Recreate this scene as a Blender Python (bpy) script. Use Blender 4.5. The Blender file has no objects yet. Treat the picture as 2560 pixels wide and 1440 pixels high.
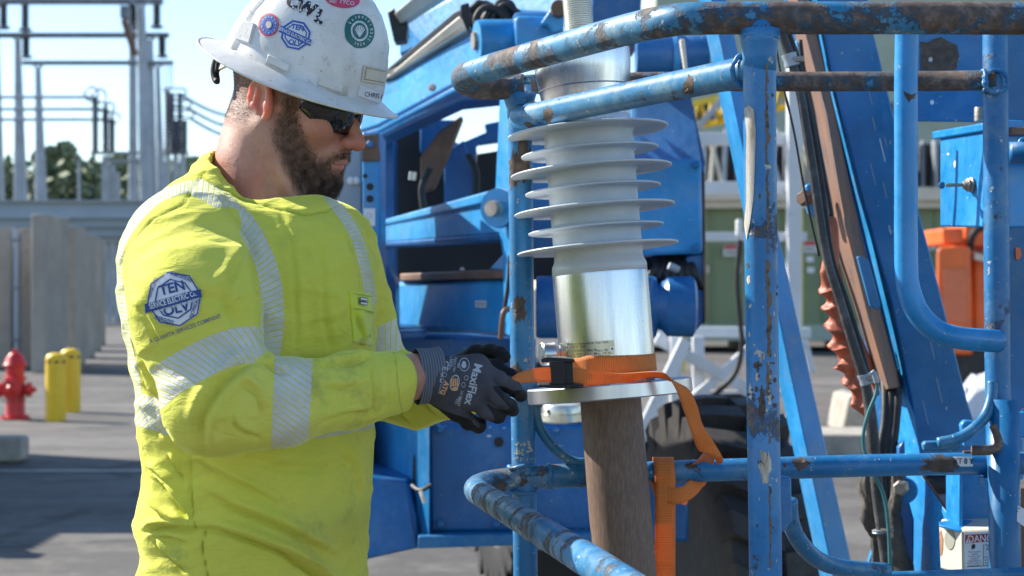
import bpy, bmesh, math, random
import numpy as np
from mathutils import Vector, Matrix
from mathutils.bvhtree import BVHTree
from mathutils.noise import noise as pnoise
R = math.radians
sc = bpy.context.scene
col = sc.collection

# ------------------------------------------------------------------ camera
F = 2560*60/36.0
CH = 1.5
cd = bpy.data.cameras.new('camera'); cam = bpy.data.objects.new('camera', cd); col.objects.link(cam)
cam.location = (0, 0, CH); cam.rotation_euler = (R(90), 0, 0)
cd.lens = 60; cd.sensor_width = 36; cd.clip_start = 0.05; cd.clip_end = 3000
cd.dof.use_dof = True; cd.dof.focus_distance = 2.42; cd.dof.aperture_fstop = 8.0
sc.camera = cam
# ------------------------------------------------------------------ sky, sun, exposure
SUN_EL = 37.0
SUN_AZ = Vector((-0.885, 0.465))            # towards the sun, on the ground plane
wd = bpy.data.worlds.new('World'); sc.world = wd; wd.use_nodes = True
nt = wd.node_tree; bg = nt.nodes['Background']
sky = nt.nodes.new('ShaderNodeTexSky'); sky.sky_type = 'NISHITA'; sky.sun_disc = False
sky.sun_elevation = R(SUN_EL); sky.sun_rotation = math.atan2(SUN_AZ.x, SUN_AZ.y)
sky.air_density = 1.0; sky.dust_density = 0.1; sky.ozone_density = 3.0
nt.links.new(sky.outputs[0], bg.inputs[0]); bg.inputs[1].default_value = 0.118
sl = bpy.data.lights.new('sun', 'SUN'); sun = bpy.data.objects.new('sun', sl); col.objects.link(sun)
sl.energy = 5.0; sl.angle = R(0.5); sl.color = (1.0, 0.93, 0.82)
sd = Vector((SUN_AZ.x*math.cos(R(SUN_EL)), SUN_AZ.y*math.cos(R(SUN_EL)), math.sin(R(SUN_EL))))
sun.rotation_euler = sd.to_track_quat('Z', 'Y').to_euler(); sun.location = (-30, 5, 25)
sc.view_settings.view_transform = 'Standard'; sc.view_settings.look = 'None'
sc.view_settings.exposure = 0.97; sc.view_settings.gamma = 1.0
sc.render.engine = 'CYCLES'

# ------------------------------------------------------------------ helpers
def P(x, y, d):
    return Vector(((x-1280)*d/F, d, CH-(y-720)*d/F))
def px(v):
    v = np.asarray(v, float)
    return 1280+v[..., 0]/v[..., 1]*F, 720-(v[..., 2]-CH)/v[..., 1]*F
ORG = {}
def tagit(o, label=None, cat=None, group=None, kind=None):
    if label: o['label'] = label
    if cat: o['category'] = cat
    if group: o['group'] = group
    if kind: o['kind'] = kind
    return o
def thing(name, label, cat, loc, group=None):
    o = bpy.data.objects.new(name, None); col.objects.link(o); o.empty_display_size = .1
    o.location = loc; ORG[o.name] = Vector(loc)
    return tagit(o, label, cat, group)
def mobj(name, verts, faces, mat, parent=None, smooth=False, org=None, bevel=0, auto=None, mats=None):
    me = bpy.data.meshes.new(name)
    O = ORG[parent.name] if parent is not None else (Vector(org) if org is not None else Vector((0, 0, 0)))
    V = np.asarray([tuple(v) for v in verts] if not isinstance(verts, np.ndarray) else verts, dtype=float) - np.array(O)
    me.from_pydata(V.tolist(), [], faces if not isinstance(faces, np.ndarray) else faces.tolist())
    me.update()
    o = bpy.data.objects.new(name, me); col.objects.link(o)
    if parent is not None: o.parent = parent
    else: o.location = O
    ORG[o.name] = O
    for m in (mats or [mat]): me.materials.append(m)
    if smooth: me.shade_smooth()
    if auto is not None: me.shade_smooth(); me.set_sharp_from_angle(angle=R(auto))
    if bevel:
        b = o.modifiers.new('bevel', 'BEVEL'); b.width = bevel; b.segments = 2; b.limit_method = 'ANGLE'; b.angle_limit = R(40)
    return o
class MB:
    def __init__(s): s.v = []; s.f = []; s.mi = []
    def add(s, v, f, mi=0):
        n = len(s.v); s.v += [tuple(a) for a in v]; s.f += [tuple(i+n for i in q) for q in f]; s.mi += [mi]*len(f); return s
    def box(s, a, b, mi=0):
        x0, y0, z0 = a; x1, y1, z1 = b
        v = [(x0,y0,z0),(x1,y0,z0),(x1,y1,z0),(x0,y1,z0),(x0,y0,z1),(x1,y0,z1),(x1,y1,z1),(x0,y1,z1)]
        return s.add(v, [(0,3,2,1),(4,5,6,7),(0,1,5,4),(1,2,6,5),(2,3,7,6),(3,0,4,7)], mi)
    def bar(s, a, b, w, h, up=(0, 0, 1), mi=0):
        a = Vector(a); b = Vector(b); t = (b-a).normalized(); u = Vector(up)
        sd_ = t.cross(u)
        if sd_.length < 1e-3: sd_ = t.cross(Vector((1, 0, 0)))
        sd_.normalize(); u = sd_.cross(t).normalized()
        c = [(-w/2, -h/2), (w/2, -h/2), (w/2, h/2), (-w/2, h/2)]
        v = [a+sd_*p+u*q for p, q in c]+[b+sd_*p+u*q for p, q in c]
        return s.add(v, [(0,1,2,3),(7,6,5,4),(0,4,5,1),(1,5,6,2),(2,6,7,3),(3,7,4,0)], mi)
    def tube(s, pts, r, n=16, smooth=0, cap=True, mi=0, sq=1.0):
        pts = [Vector(p) for p in pts]
        rr = list(r) if isinstance(r, (list, tuple)) else [r]*len(pts)
        if smooth:
            q = []; q2 = []
            m = len(pts)
            for i in range(m-1):
                p0 = pts[max(i-1, 0)]; p1 = pts[i]; p2 = pts[i+1]; p3 = pts[min(i+2, m-1)]
                for k in range(smooth):
                    t = k/smooth
                    q.append(.5*((2*p1)+(p2-p0)*t+(2*p0-5*p1+4*p2-p3)*t*t+(3*p1-p0-3*p2+p3)*t**3))
                    q2.append(rr[i]*(1-t)+rr[i+1]*t)
            q.append(pts[-1]); q2.append(rr[-1]); pts, rr = q, q2
        m = len(pts); T = []
        for i in range(m):
            T.append((pts[min(i+1, m-1)]-pts[max(i-1, 0)]).normalized())
        u = T[0].orthogonal().normalized(); V = []
        for i in range(m):
            u = (u-T[i]*u.dot(T[i])).normalized(); w = T[i].cross(u)
            for k in range(n):
                a = 2*math.pi*k/n
                V.append(pts[i]+(u*math.cos(a)+w*math.sin(a)*sq)*rr[i])
        f = []
        for i in range(m-1):
            for k in range(n):
                k2 = (k+1) % n
                f.append((i*n+k, i*n+k2, (i+1)*n+k2, (i+1)*n+k))
        if cap:
            f.append(tuple(reversed(range(n)))); f.append(tuple((m-1)*n+k for k in range(n)))
        return s.add(V, f, mi)
    def lathe(s, prof, org, axis=(0, 0, 1), n=32, mi=0):
        """prof: (r, h) list along axis"""
        org = Vector(org); ax = Vector(axis).normalized(); u = ax.orthogonal().normalized(); w = ax.cross(u)
        V = []; f = []; m = len(prof)
        for r, h in prof:
            for k in range(n):
                a = 2*math.pi*k/n
                V.append(org+ax*h+(u*math.cos(a)+w*math.sin(a))*max(r, 1e-5))
        for i in range(m-1):
            for k in range(n):
                k2 = (k+1) % n
                f.append((i*n+k, i*n+k2, (i+1)*n+k2, (i+1)*n+k))
        f.append(tuple(reversed(range(n)))); f.append(tuple((m-1)*n+k for k in range(n)))
        return s.add(V, f, mi)
    def prism(s, pts, ext, mi=0):
        """pts: front polygon (3-D points), ext: extrusion vector"""
        pts = [Vector(p) for p in pts]; e = Vector(ext); n = len(pts)
        nrm = Vector((0, 0, 0))
        for i in range(n): nrm += pts[i].cross(pts[(i+1) % n])
        if nrm.dot(e) > 0: pts.reverse()
        v = pts+[p+e for p in pts]
        f = [tuple(range(n)), tuple(reversed(range(n, 2*n)))]
        for i in range(n):
            j = (i+1) % n; f.append((i, n+i, n+j, j))
        return s.add(v, f, mi)
    def pp(s, poly, d, t, mi=0, dx=0):
        """polygon given as (x, y) or (x, y, depth) in photo pixels put at real depth d, t metres thick"""
        pts = [P(q[0], q[1], q[2] if len(q) > 2 else d) for q in poly]
        return s.prism(pts, (dx, t, 0), mi)
    def build(s, name, mat, parent=None, bevel=0, auto=35, org=None, mats=None, smooth=False):
        if org is None and parent is None:
            a = np.array([tuple(v) for v in s.v]); org = ((a[:, 0].min()+a[:, 0].max())/2, (a[:, 1].min()+a[:, 1].max())/2, a[:, 2].min())
        o = mobj(name, s.v, s.f, mat, parent, smooth, org, bevel, None if smooth else auto, mats)
        if mats:
            for p, i in zip(o.data.polygons, s.mi): p.material_index = i
        return o
def tagm(o, label=None, cat=None, group=None, kind=None): return tagit(o, label, cat, group, kind)

# ------------------------------------------------------------------ materials
class NT:
    def __init__(s, name):
        s.m = bpy.data.materials.new(name); s.m.use_nodes = True; s.t = s.m.node_tree
        s.b = s.t.nodes['Principled BSDF']; s.out = s.t.nodes['Material Output']
        s._oc = None
    def n(s, typ, **kw):
        o = s.t.nodes.new(typ)
        for k, v in kw.items(): setattr(o, k, v)
        return o
    def l(s, a, b): s.t.links.new(a, b)
    def oc(s):
        if s._oc is None: s._oc = s.n('ShaderNodeTexCoord').outputs['Object']
        return s._oc
    def map(s, sc_=(1, 1, 1), rot=(0, 0, 0), src=None):
        m = s.n('ShaderNodeMapping'); m.inputs['Scale'].default_value = sc_; m.inputs['Rotation'].default_value = rot
        s.l(src or s.oc(), m.inputs[0]); return m.outputs[0]
    def noise(s, scale, detail=4, rough=.55, dist=0, vec=None, out='Fac'):
        o = s.n('ShaderNodeTexNoise'); o.inputs['Scale'].default_value = scale; o.inputs['Detail'].default_value = detail
        o.inputs['Roughness'].default_value = rough; o.inputs['Distortion'].default_value = dist
        s.l(vec or s.oc(), o.inputs['Vector']); return o.outputs[out]
    def vor(s, scale, vec=None, feature='F1', out='Distance'):
        o = s.n('ShaderNodeTexVoronoi'); o.feature = feature; o.inputs['Scale'].default_value = scale
        s.l(vec or s.oc(), o.inputs['Vector']); return o.outputs[out]
    def ramp(s, fac, stops, interp='LINEAR'):
        r = s.n('ShaderNodeValToRGB'); r.color_ramp.interpolation = interp; e = r.color_ramp.elements
        while len(e) < len(stops): e.new(0.5)
        for i, (p, c) in enumerate(stops):
            e[i].position = p; e[i].color = c if len(c) == 4 else (*c, 1)
        s.l(fac, r.inputs[0]); return r.outputs[0]
    def step(s, fac, a, b):
        r = s.n('ShaderNodeMapRange'); r.inputs['From Min'].default_value = a; r.inputs['From Max'].default_value = b; r.clamp = True
        s.l(fac, r.inputs['Value']); return r.outputs[0]
    def mix(s, fac, a, b, mode='MIX'):
        m = s.n('ShaderNodeMix'); m.data_type = 'RGBA'; m.blend_type = mode
        ins = [i for i in m.inputs if i.name in ('Factor', 'A', 'B')]
        f = m.inputs[0]; A = m.inputs[6]; B = m.inputs[7]
        for sock, v in ((f, fac), (A, a), (B, b)):
            if hasattr(v, 'is_linked') or isinstance(v, bpy.types.NodeSocket): s.l(v, sock)
            elif isinstance(v, (int, float)): sock.default_value = v
            else: sock.default_value = v if len(v) == 4 else (*v, 1)
        return m.outputs[2]
    def math(s, op, a, b=0.0, c=None):
        m = s.n('ShaderNodeMath'); m.operation = op
        for i, v in enumerate((a, b) if c is None else (a, b, c)):
            if isinstance(v, bpy.types.NodeSocket): s.l(v, m.inputs[i])
            else: m.inputs[i].default_value = v
        return m.outputs[0]
    def bump(s, h, strength=.3, dist=.002, nrm=None):
        b = s.n('ShaderNodeBump'); b.inputs['Strength'].default_value = strength; b.inputs['Distance'].default_value = dist
        s.l(h, b.inputs['Height'])
        if nrm is not None: s.l(nrm, b.inputs['Normal'])
        return b.outputs[0]
    def attr(s, name):
        a = s.n('ShaderNodeAttribute'); a.attribute_name = name; return a.outputs['Fac']
    def set(s, color=None, rough=None, metal=None, normal=None, **kw):
        for k, v in (('Base Color', color), ('Roughness', rough), ('Metallic', metal), ('Normal', normal)):
            if v is None: continue
            i = s.b.inputs[k]
            if isinstance(v, bpy.types.NodeSocket): s.l(v, i)
            elif k == 'Base Color': i.default_value = (*v, 1)
            else: i.default_value = v
        for k, v in kw.items():
            i = s.b.inputs[k.replace('_', ' ')]
            if isinstance(v, bpy.types.NodeSocket): s.l(v, i)
            else: i.default_value = v
        return s.m
def srgb(r, g, b):
    f = lambda c: (c/255/12.92) if c/255 <= .04045 else ((c/255+.055)/1.055)**2.4
    return (f(r), f(g), f(b))
def dirty(name, c, var=.25, rough=.5, metal=0, scale=6, grime=.3, gcol=(.08, .07, .06), bs=.15, bscale=60, streak=False, spec=.5):
    """general weathered material: colour variation, grime patches, fine bump"""
    t = NT(name); n1 = t.noise(scale, 6); n2 = t.noise(scale*4.3, 5, .65)
    v = t.map((scale*2.5, scale*2.5, scale*.25)) if streak else None
    n3 = t.noise(1, 5, .6, 0, v) if streak else t.noise(scale*1.7, 8, .7)
    c1 = tuple(x*(1-var) for x in c); c2 = tuple(min(1, x*(1+var)) for x in c)
    base = t.ramp(n1, [(.3, c1), (.7, c2)])
    g = t.step(n3, .5, .8); g = t.math('MULTIPLY', g, grime)
    base = t.mix(g, base, gcol)
    sp = t.step(n2, .62, .7); sp = t.math('MULTIPLY', sp, grime*.7)
    base = t.mix(sp, base, tuple(x*.5 for x in gcol))
    rg = t.math('MULTIPLY_ADD', n2, .25, rough-.12)
    return t.set(base, rg, metal, t.bump(t.noise(bscale, 5), bs, .003))
def paint(name, blue=(.006, .10, .42), rust=.45, chips=.5, dust=.15, rscale=9, rough=.38, fade=.3, bumpy=.35):
    """worn enamel: rust-through patches with dark rims, chips, chalky fading, dirt"""
    t = NT(name)
    big = t.noise(3.1, 3); fine = t.noise(42, 6, .65)
    lite = tuple(min(1, x*1.5+.03) for x in blue); dark = tuple(x*.72 for x in blue)
    c = t.ramp(t.math('MULTIPLY_ADD', fine, .25, t.math('MULTIPLY', big, .75)), [(.3, dark), (.48, blue), (.72, lite)])
    # chalky faded film
    ch = t.math('MULTIPLY', t.step(t.noise(14, 7, .7), .48, .72), fade)
    c = t.mix(ch, c, (.17, .34, .44))
    # dust and grime
    du = t.math('MULTIPLY', t.step(t.noise(7, 8, .75), .5, .75), dust)
    c = t.mix(du, c, (.30, .27, .22))
    # small chips to primer / bare
    cp = t.step(t.noise(75, 4, .6), .70-.06*chips, .72-.06*chips)
    c = t.mix(cp, c, (.42, .42, .38))
    # scratches
    # rust patches
    rn = t.noise(rscale, 10, .74, .15)
    th = .76-.34*rust
    rm = t.math('MULTIPLY', t.step(rn, th, th+.05), t.step(t.noise(rscale*5, 6, .75), .30, .40))
    rim = t.math('MAXIMUM', t.math('SUBTRACT', t.step(rn, th-.02, th+.005), rm), 0.0)
    rc = t.ramp(t.noise(55, 6, .7), [(.3, (.045, .036, .032)), (.5, (.105, .075, .060)), (.72, (.25, .19, .155))])
    c = t.mix(rm, c, rc); c = t.mix(t.math('MULTIPLY', rim, .8), c, (.02, .02, .025))
    h = t.math('ADD', t.math('MULTIPLY', t.noise(30, 4), .5), t.math('MULTIPLY', rm, -.6))
    h = t.math('ADD', h, t.math('MULTIPLY', fine, .4)); h = t.math('ADD', h, t.math('MULTIPLY', cp, -.3))
    rg = t.mix(rm, t.ramp(fine, [(.3, (rough-.08,)*3), (.7, (rough+.15,)*3)]), (.75,)*3)
    return t.set(c, rg, 0, t.bump(h, bumpy, .0025))
M = {}
BLUE = (.007, .150, .37)
M['blue_tube'] = paint('worn_blue_tube_paint', BLUE, .42, .7, .25, 11, .36, .45, .5)
M['blue_rail'] = paint('heavily_worn_blue_rail_paint', (.018, .155, .30), .79, .9, .6, 10, .42, .8, .8)
M['blue_low'] = paint('scuffed_blue_rail_paint', (.012, .150, .33), .68, 1.0, .45, 16, .38, .75, .6)
M['blue_mid'] = paint('worn_blue_mid_rail_paint', (.011, .140, .30), .5, .6, .35, 12, .36, .6, .6)
M['blue_rust'] = paint('mostly_rusted_rail_paint', (.020, .165, .29), .95, .9, .5, 10, .5, .8, .7)
M['blue_post'] = paint('worn_blue_post_paint', (.008, .150, .37), .52, .75, .2, 10, .34, .3, .45)
M['blue_plate'] = paint('scratched_blue_plate_paint', (.006, .135, .33), .12, .35, .12, 5, .35, .12, .2)
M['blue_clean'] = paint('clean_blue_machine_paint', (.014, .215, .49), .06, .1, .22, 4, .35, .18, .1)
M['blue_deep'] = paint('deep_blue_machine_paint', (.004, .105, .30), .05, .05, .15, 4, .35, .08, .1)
M['blue_box'] = paint('blue_control_box_paint', (.011, .215, .51), .08, .2, .12, 7, .3, .1, .2)
M['rust'] = paint('rust_only', (.10, .05, .03), 1.2, .2, .3, 10, .7, .2, .6)
M['rusty_steel'] = dirty('weathered_brown_steel', (.17, .095, .062), .4, .6, .2, 5, .5, (.05, .035, .03), .3, 40, True)
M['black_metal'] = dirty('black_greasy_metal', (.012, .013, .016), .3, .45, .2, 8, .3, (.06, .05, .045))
M['tread'] = dirty('dusty_tread_rubber', (.028, .026, .025), .3, .7, 0, 11, .5, (.11, .10, .08), .4, 60)
M['rubber'] = dirty('black_rubber', (.018, .018, .02), .3, .62, 0, 7, .5, (.10, .09, .075), .4, 70)
M['hose'] = dirty('dusty_black_hose', (.035, .035, .037), .4, .55, 0, 14, .7, (.22, .20, .18), .4, 80)
M['grey_cover'] = dirty('grey_metal_cover', (.30, .36, .42), .12, .5, .0, 3, .2)
M['white_steel'] = dirty('white_painted_steel', (.62, .64, .66), .1, .5, 0, 2, .25, (.3, .25, .2))
M['cream'] = dirty('cream_beam', (.62, .56, .46), .12, .45, 0, 3, .4, (.25, .2, .15))
M['galv'] = dirty('galvanised_steel', (.34, .38, .43), .15, .5, .35, 1.2, .2, (.2, .2, .2))
M['galv_dark'] = dirty('dull_galvanised_steel', (.17, .19, .23), .2, .55, .3, 1.5, .2, (.1, .1, .1))
M['concrete'] = dirty('weathered_concrete', (.36, .325, .28), .2, .85, 0, .9, .5, (.15, .135, .12), .4, 12)
M['concrete2'] = dirty('rough_concrete_block', (.36, .33, .28), .25, .85, 0, 5, .5, (.10, .09, .08), .5, 30)
M['green'] = dirty('olive_green_enclosure', (.20, .25, .13), .1, .55, 0, 1, .2, (.07, .07, .05))
M['green_pale'] = dirty('pale_green_trim', (.36, .42, .34), .1, .6, 0, 1, .3, (.2, .2, .16))
M['red'] = dirty('hydrant_red_paint', (.55, .022, .025), .2, .4, 0, 12, .25, (.12, .03, .02))
M['yellow'] = dirty('bollard_yellow', (.80, .52, .012), .08, .42, 0, 5, .18, (.3, .2, .03))
M['yellow_steel'] = dirty('yellow_truss_paint', (.75, .55, .03), .1, .5, 0, 2, .2)
M['orange'] = dirty('orange_machine_paint', (.80, .14, .022), .12, .4, 0, 4, .15, (.3, .08, .03))
M['orange2'] = dirty('orange_machine_panel', (.70, .17, .07), .1, .5, 0, 4, .1)
M['black'] = dirty('flat_black', (.012, .012, .013), .2, .6, 0, 8, .1)
M['steel_bolt'] = dirty('dusty_bolt_steel', (.34, .30, .25), .3, .45, .6, 30, .4, (.1, .07, .05), .3, 200)
M['white_plastic'] = dirty('white_plastic', (.74, .74, .73), .05, .4, 0, 8, .12)
M['white_label'] = dirty('white_label', (.72, .73, .74), .04, .55, 0, 10, .1)
M['red_label'] = dirty('red_label', (.50, .03, .035), .08, .5, 0, 10, .1)
M['ink'] = dirty('black_ink', (.02, .02, .022), .1, .6, 0, 10, .05)
M['cable_teal'] = dirty('teal_cable', (.02, .16, .17), .2, .45, 0, 20, .35, (.2, .2, .18))
M['grease_box'] = dirty('cream_electric_box', (.60, .57, .47), .1, .5, 0, 9, .35, (.30, .14, .07))

def asphalt():
    t = NT('asphalt')
    n1 = t.noise(.45, 8, .6); n2 = t.noise(3, 8, .7); n3 = t.noise(60, 4, .7)
    c = t.ramp(n1, [(.3, (.058, .055, .051)), (.55, (.092, .085, .077)), (.75, (.155, .142, .124))])
    c = t.mix(t.math('MULTIPLY', t.step(n2, .48, .68), .5), c, (.21, .19, .165)); c = t.mix(t.math('MULTIPLY', t.step(t.noise(1.3, 7, .7, .8), .56, .70), .6), c, (.045, .042, .04))
    ag = t.vor(160)
    c = t.mix(t.math('MULTIPLY', t.step(ag, .25, .05), .35), c, (.26, .25, .24))
    # cracks
    cv = t.vor(.30, t.n('ShaderNodeMixRGB').outputs[0] if False else t.map((1, 1, 1)), 'DISTANCE_TO_EDGE')
    w = t.noise(2.0, 5, .6)
    cr = t.step(t.math('ADD', cv, t.math('MULTIPLY', t.math('SUBTRACT', w, .5), .12)), .012, .0)
    c = t.mix(t.math('MULTIPLY', cr, .8), c, (.03, .028, .026))
    # pale tyre dust bands
    b = t.noise(1, 4, .6, 0, t.map((.06, .9, 1)))
    c = t.mix(t.math('MULTIPLY', t.step(b, .5, .62), .35), c, (.21, .20, .185))
    return t.set(c, .85, 0, t.bump(t.math('ADD', n3, t.math('MULTIPLY', ag, .6)), .5, .006))
M['asphalt'] = asphalt()

def brushed(name, c=(.74, .75, .77), rough=.27, vert=True):
    t = NT(name)
    v = t.map((40, 40, 2.0) if vert else (4, 4, 90))
    n = t.noise(1, 6, .6, 0, v); n2 = t.noise(1, 5, .6, 0, t.map((300, 300, 8)))
    v2 = t.map((3, 3, 420)); n4 = t.noise(1, 3, .5, 0, v2)
    cc = t.ramp(n, [(.35, tuple(x*.82 for x in c)), (.65, c)])
    return t.set(cc, t.math('MULTIPLY_ADD', n2, .14, rough-.06), 1.0, t.bump(t.math('ADD', n4, t.math('MULTIPLY', n, .5)), .05, .0004), Anisotropic=.4)
M['alu'] = brushed('turned_aluminium')
M['alu_edge'] = brushed('machined_flange_aluminium', (.62, .64, .68), .30)
def shed():
    t = NT('grey_silicone_rubber'); n = t.noise(18, 6)
    c = t.ramp(n, [(.35, (.53, .57, .61)), (.7, (.61, .65, .68))])
    d = t.math('MULTIPLY', t.step(t.noise(90, 5, .7), .60, .72), .25)
    return t.set(t.mix(d, c, (.35, .33, .3)), .34, 0, t.bump(t.noise(60, 3), .05, .002), Subsurface_Weight=.05, Subsurface_Radius=(.01, .01, .012))
M['silicone'] = shed()
def brownpole():
    t = NT('brown_epoxy_tube')
    g = t.noise(1, 7, .7, 0, t.map((330, 330, 45))); n = t.noise(5, 6, .65)
    c = t.ramp(g, [(.28, (.115, .068, .046)), (.5, (.175, .112, .080)), (.75, (.28, .195, .140))])
    c = t.mix(t.math('MULTIPLY', t.step(n, .55, .7), .5), c, (.075, .05, .035))
    return t.set(c, .62, 0, t.bump(g, .35, .002))
M['brown_pole'] = brownpole()
def webbing():
    t = NT('orange_webbing')
    u = t.n('ShaderNodeUVMap').outputs[0]
    wv = t.n('ShaderNodeTexWave'); wv.bands_direction = 'X'; wv.inputs['Scale'].default_value = 11; wv.inputs['Distortion'].default_value = .3
    t.l(u, wv.inputs[0])
    w2 = t.n('ShaderNodeTexWave'); w2.bands_direction = 'Y'; w2.inputs['Scale'].default_value = 6; w2.inputs['Distortion'].default_value = .2
    t.l(u, w2.inputs[0])
    c = t.ramp(wv.outputs['Fac'], [(.1, (.85, .19, .030)), (.7, (1.0, .38, .085))])
    c = t.mix(t.math('MULTIPLY', t.step(t.noise(30, 6, .7), .55, .75), .45), c, (.50, .11, .03))
    m = t.set(c, .6, 0, t.bump(t.math('ADD', wv.outputs['Fac'], t.math('MULTIPLY', w2.outputs['Fac'], .4)), .6, .0012))
    tr = t.n('ShaderNodeBsdfTranslucent'); t.l(c, tr.inputs[0]); mx = t.n('ShaderNodeMixShader'); mx.inputs[0].default_value = .3
    t.l(t.b.outputs[0], mx.inputs[1]); t.l(tr.outputs[0], mx.inputs[2]); t.l(mx.outputs[0], t.out.inputs[0])
    return m
M['webbing'] = webbing()
def foliage():
    t = NT('foliage'); n = t.noise(.35, 5, .6); n2 = t.noise(4, 3)
    c = t.ramp(n, [(.3, (.13, .19, .13)), (.5, (.18, .23, .14)), (.72, (.25, .27, .15))])  # distance haze is put into the paler, bluish leaf colour
    c = t.mix(.35, c, t.ramp(n2, [(.3, (.07, .11, .045)), (.7, (.16, .18, .07))]))
    return t.set(c, .7)
M['foliage'] = foliage()
M['bark'] = dirty('bark', (.13, .10, .075), .3, .9, 0, 3, .3)
def clayfabric():
    t = NT('rust_orange_vinyl'); n = t.noise(14, 6, .65)
    c = t.ramp(n, [(.3, (.22, .050, .025)), (.55, (.42, .105, .050)), (.8, (.52, .19, .11))])
    return t.set(c, .55, 0, t.bump(t.noise(60, 5), .4, .003), Subsurface_Weight=0.0)
M['clay'] = clayfabric()
def bandage():
    t = NT('dark_felt_wrap'); n = t.noise(25, 6, .7)
    c = t.ramp(n, [(.3, (.03, .028, .025)), (.7, (.13, .115, .095))])
    return t.set(c, .9, 0, t.bump(n, .8, .006))
M['felt'] = bandage()
# ================================================================== SETTING
rnd = random.Random(7); nrs = np.random.RandomState(5)
g = MB().add([(-1500, -60, 0), (1500, -60, 0), (1500, 2600, 0), (-1500, 2600, 0)], [(0, 1, 2, 3)]).build('ground', M['asphalt'])
tagm(g, kind='structure')

# ---- trees far behind the substation
def crown_mesh(seed, w, h, n=9000):
    rs = np.random.RandomState(seed); clumps = []
    for i in range(34):
        a = rs.uniform(0, 6.28); z = rs.uniform(.22, 1.0); rr = w*math.sqrt(max(0.02, 1-((z-.5)/.62)**2))*rs.uniform(.15, .95)
        clumps.append((rr*math.cos(a), rr*math.sin(a), h*z*.93, rs.uniform(.13, .30)*w))
    V = []; Fc = []
    for i in range(n):
        c = clumps[rs.randint(len(clumps))]; d = rs.normal(size=3); d /= np.linalg.norm(d)
        p = np.array(c[:3])+d*c[3]*rs.uniform(.55, 1.12)*np.array([1, 1, .8])
        u = rs.normal(size=3); u /= np.linalg.norm(u); v = np.cross(u, d+rs.normal(size=3)*.5); v /= np.linalg.norm(v)+1e-6
        s = rs.uniform(.26, .60); k = len(V)
        V += [p-u*s, p-v*s*.6, p+u*s, p+v*s*.6]; Fc.append((k, k+1, k+2, k+3))
    return V, Fc
tree_pool = []
def tree(x, ytop, d, w, label, seed):
    base = P(x, 720, d); base.z = 0
    h = CH+(720-ytop)*d/F
    t = thing('broadleaf_tree', label, 'tree', base, 'trees beyond the substation')
    mb = MB(); mb.tube([(0, 0, 0), (.1, 0, h*.3), (0, .1, h*.62), (.1, 0, h*.85)], [.42, .33, .2, .05], 8)
    r2 = random.Random(seed)
    for k in range(6):
        a = r2.uniform(0, 6.28); z = h*r2.uniform(.3, .6); L = w*.7
        mb.tube([(0, 0, z), (math.cos(a)*L*.5, math.sin(a)*L*.5, z+L*.35), (math.cos(a)*L, math.sin(a)*L, z+L*.8)], [.15, .1, .04], 6)
    O = np.array(base)
    mobj('trunk', [np.array(v)+O for v in mb.v], mb.f, M['bark'], t, auto=60)
    V, Fc = crown_mesh(seed, w, h)
    mobj('crown', [v+O for v in V], Fc, M['foliage'], t)
TL = ['leftmost dark green tree at the photo edge behind the steel columns', 'low rounded tree between the two left steel columns',
      'tallest green tree just right of the second steel column', 'tree with a bulging crown right of the tallest tree',
      'shorter tree behind the thin light pole', 'rounded tree left of the corona ring posts', 'tree partly hidden behind the corona ring posts',
      'tree seen between the ring posts and the thick column cluster', 'small tree beyond the thick column cluster',
      'dark tree right of the thick column cluster', 'tree behind the cable terminal posts', 'tree just above the worker\'s shoulder',
      'tree hidden mostly behind the worker\'s neck']
for i, (x, yt, d, w) in enumerate([(-25, 372, 175, 4.2), (28, 392, 190, 3.8), (132, 345, 165, 3.6), (172, 372, 185, 4.0), (205, 378, 200, 3.6),
        (238, 380, 175, 3.4), (275, 398, 190, 4.0), (322, 372, 180, 3.4), (372, 385, 195, 4.0), (425, 392, 185, 3.8), (478, 380, 175, 3.2), (515, 402, 190, 4.2), (570, 395, 190, 4.5)]):
    tree(x, yt, d, w, TL[i], 20+i)
u_ = MB(); 
# dense undergrowth under the crowns
ug = []
uf = []
for i in range(22000):
    x = nrs.uniform(-8, 0) if False else nrs.uniform(-56, -24); y = nrs.uniform(158, 175); z = nrs.uniform(0, 14.5)*nrs.uniform(.55, 1)
    a = nrs.normal(size=3); a /= np.linalg.norm(a); b = np.cross(a, nrs.normal(size=3)); b /= np.linalg.norm(b); s = nrs.uniform(.3, .8); k = len(ug)
    p = np.array([x, y, z]); ug += [p-a*s, p-b*s*.6, p+a*s, p+b*s*.6]; uf.append((k, k+1, k+2, k+3))
tagm(mobj('undergrowth', ug, uf, M['foliage'], None, org=(-40, 166, 0)), kind='stuff')

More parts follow.
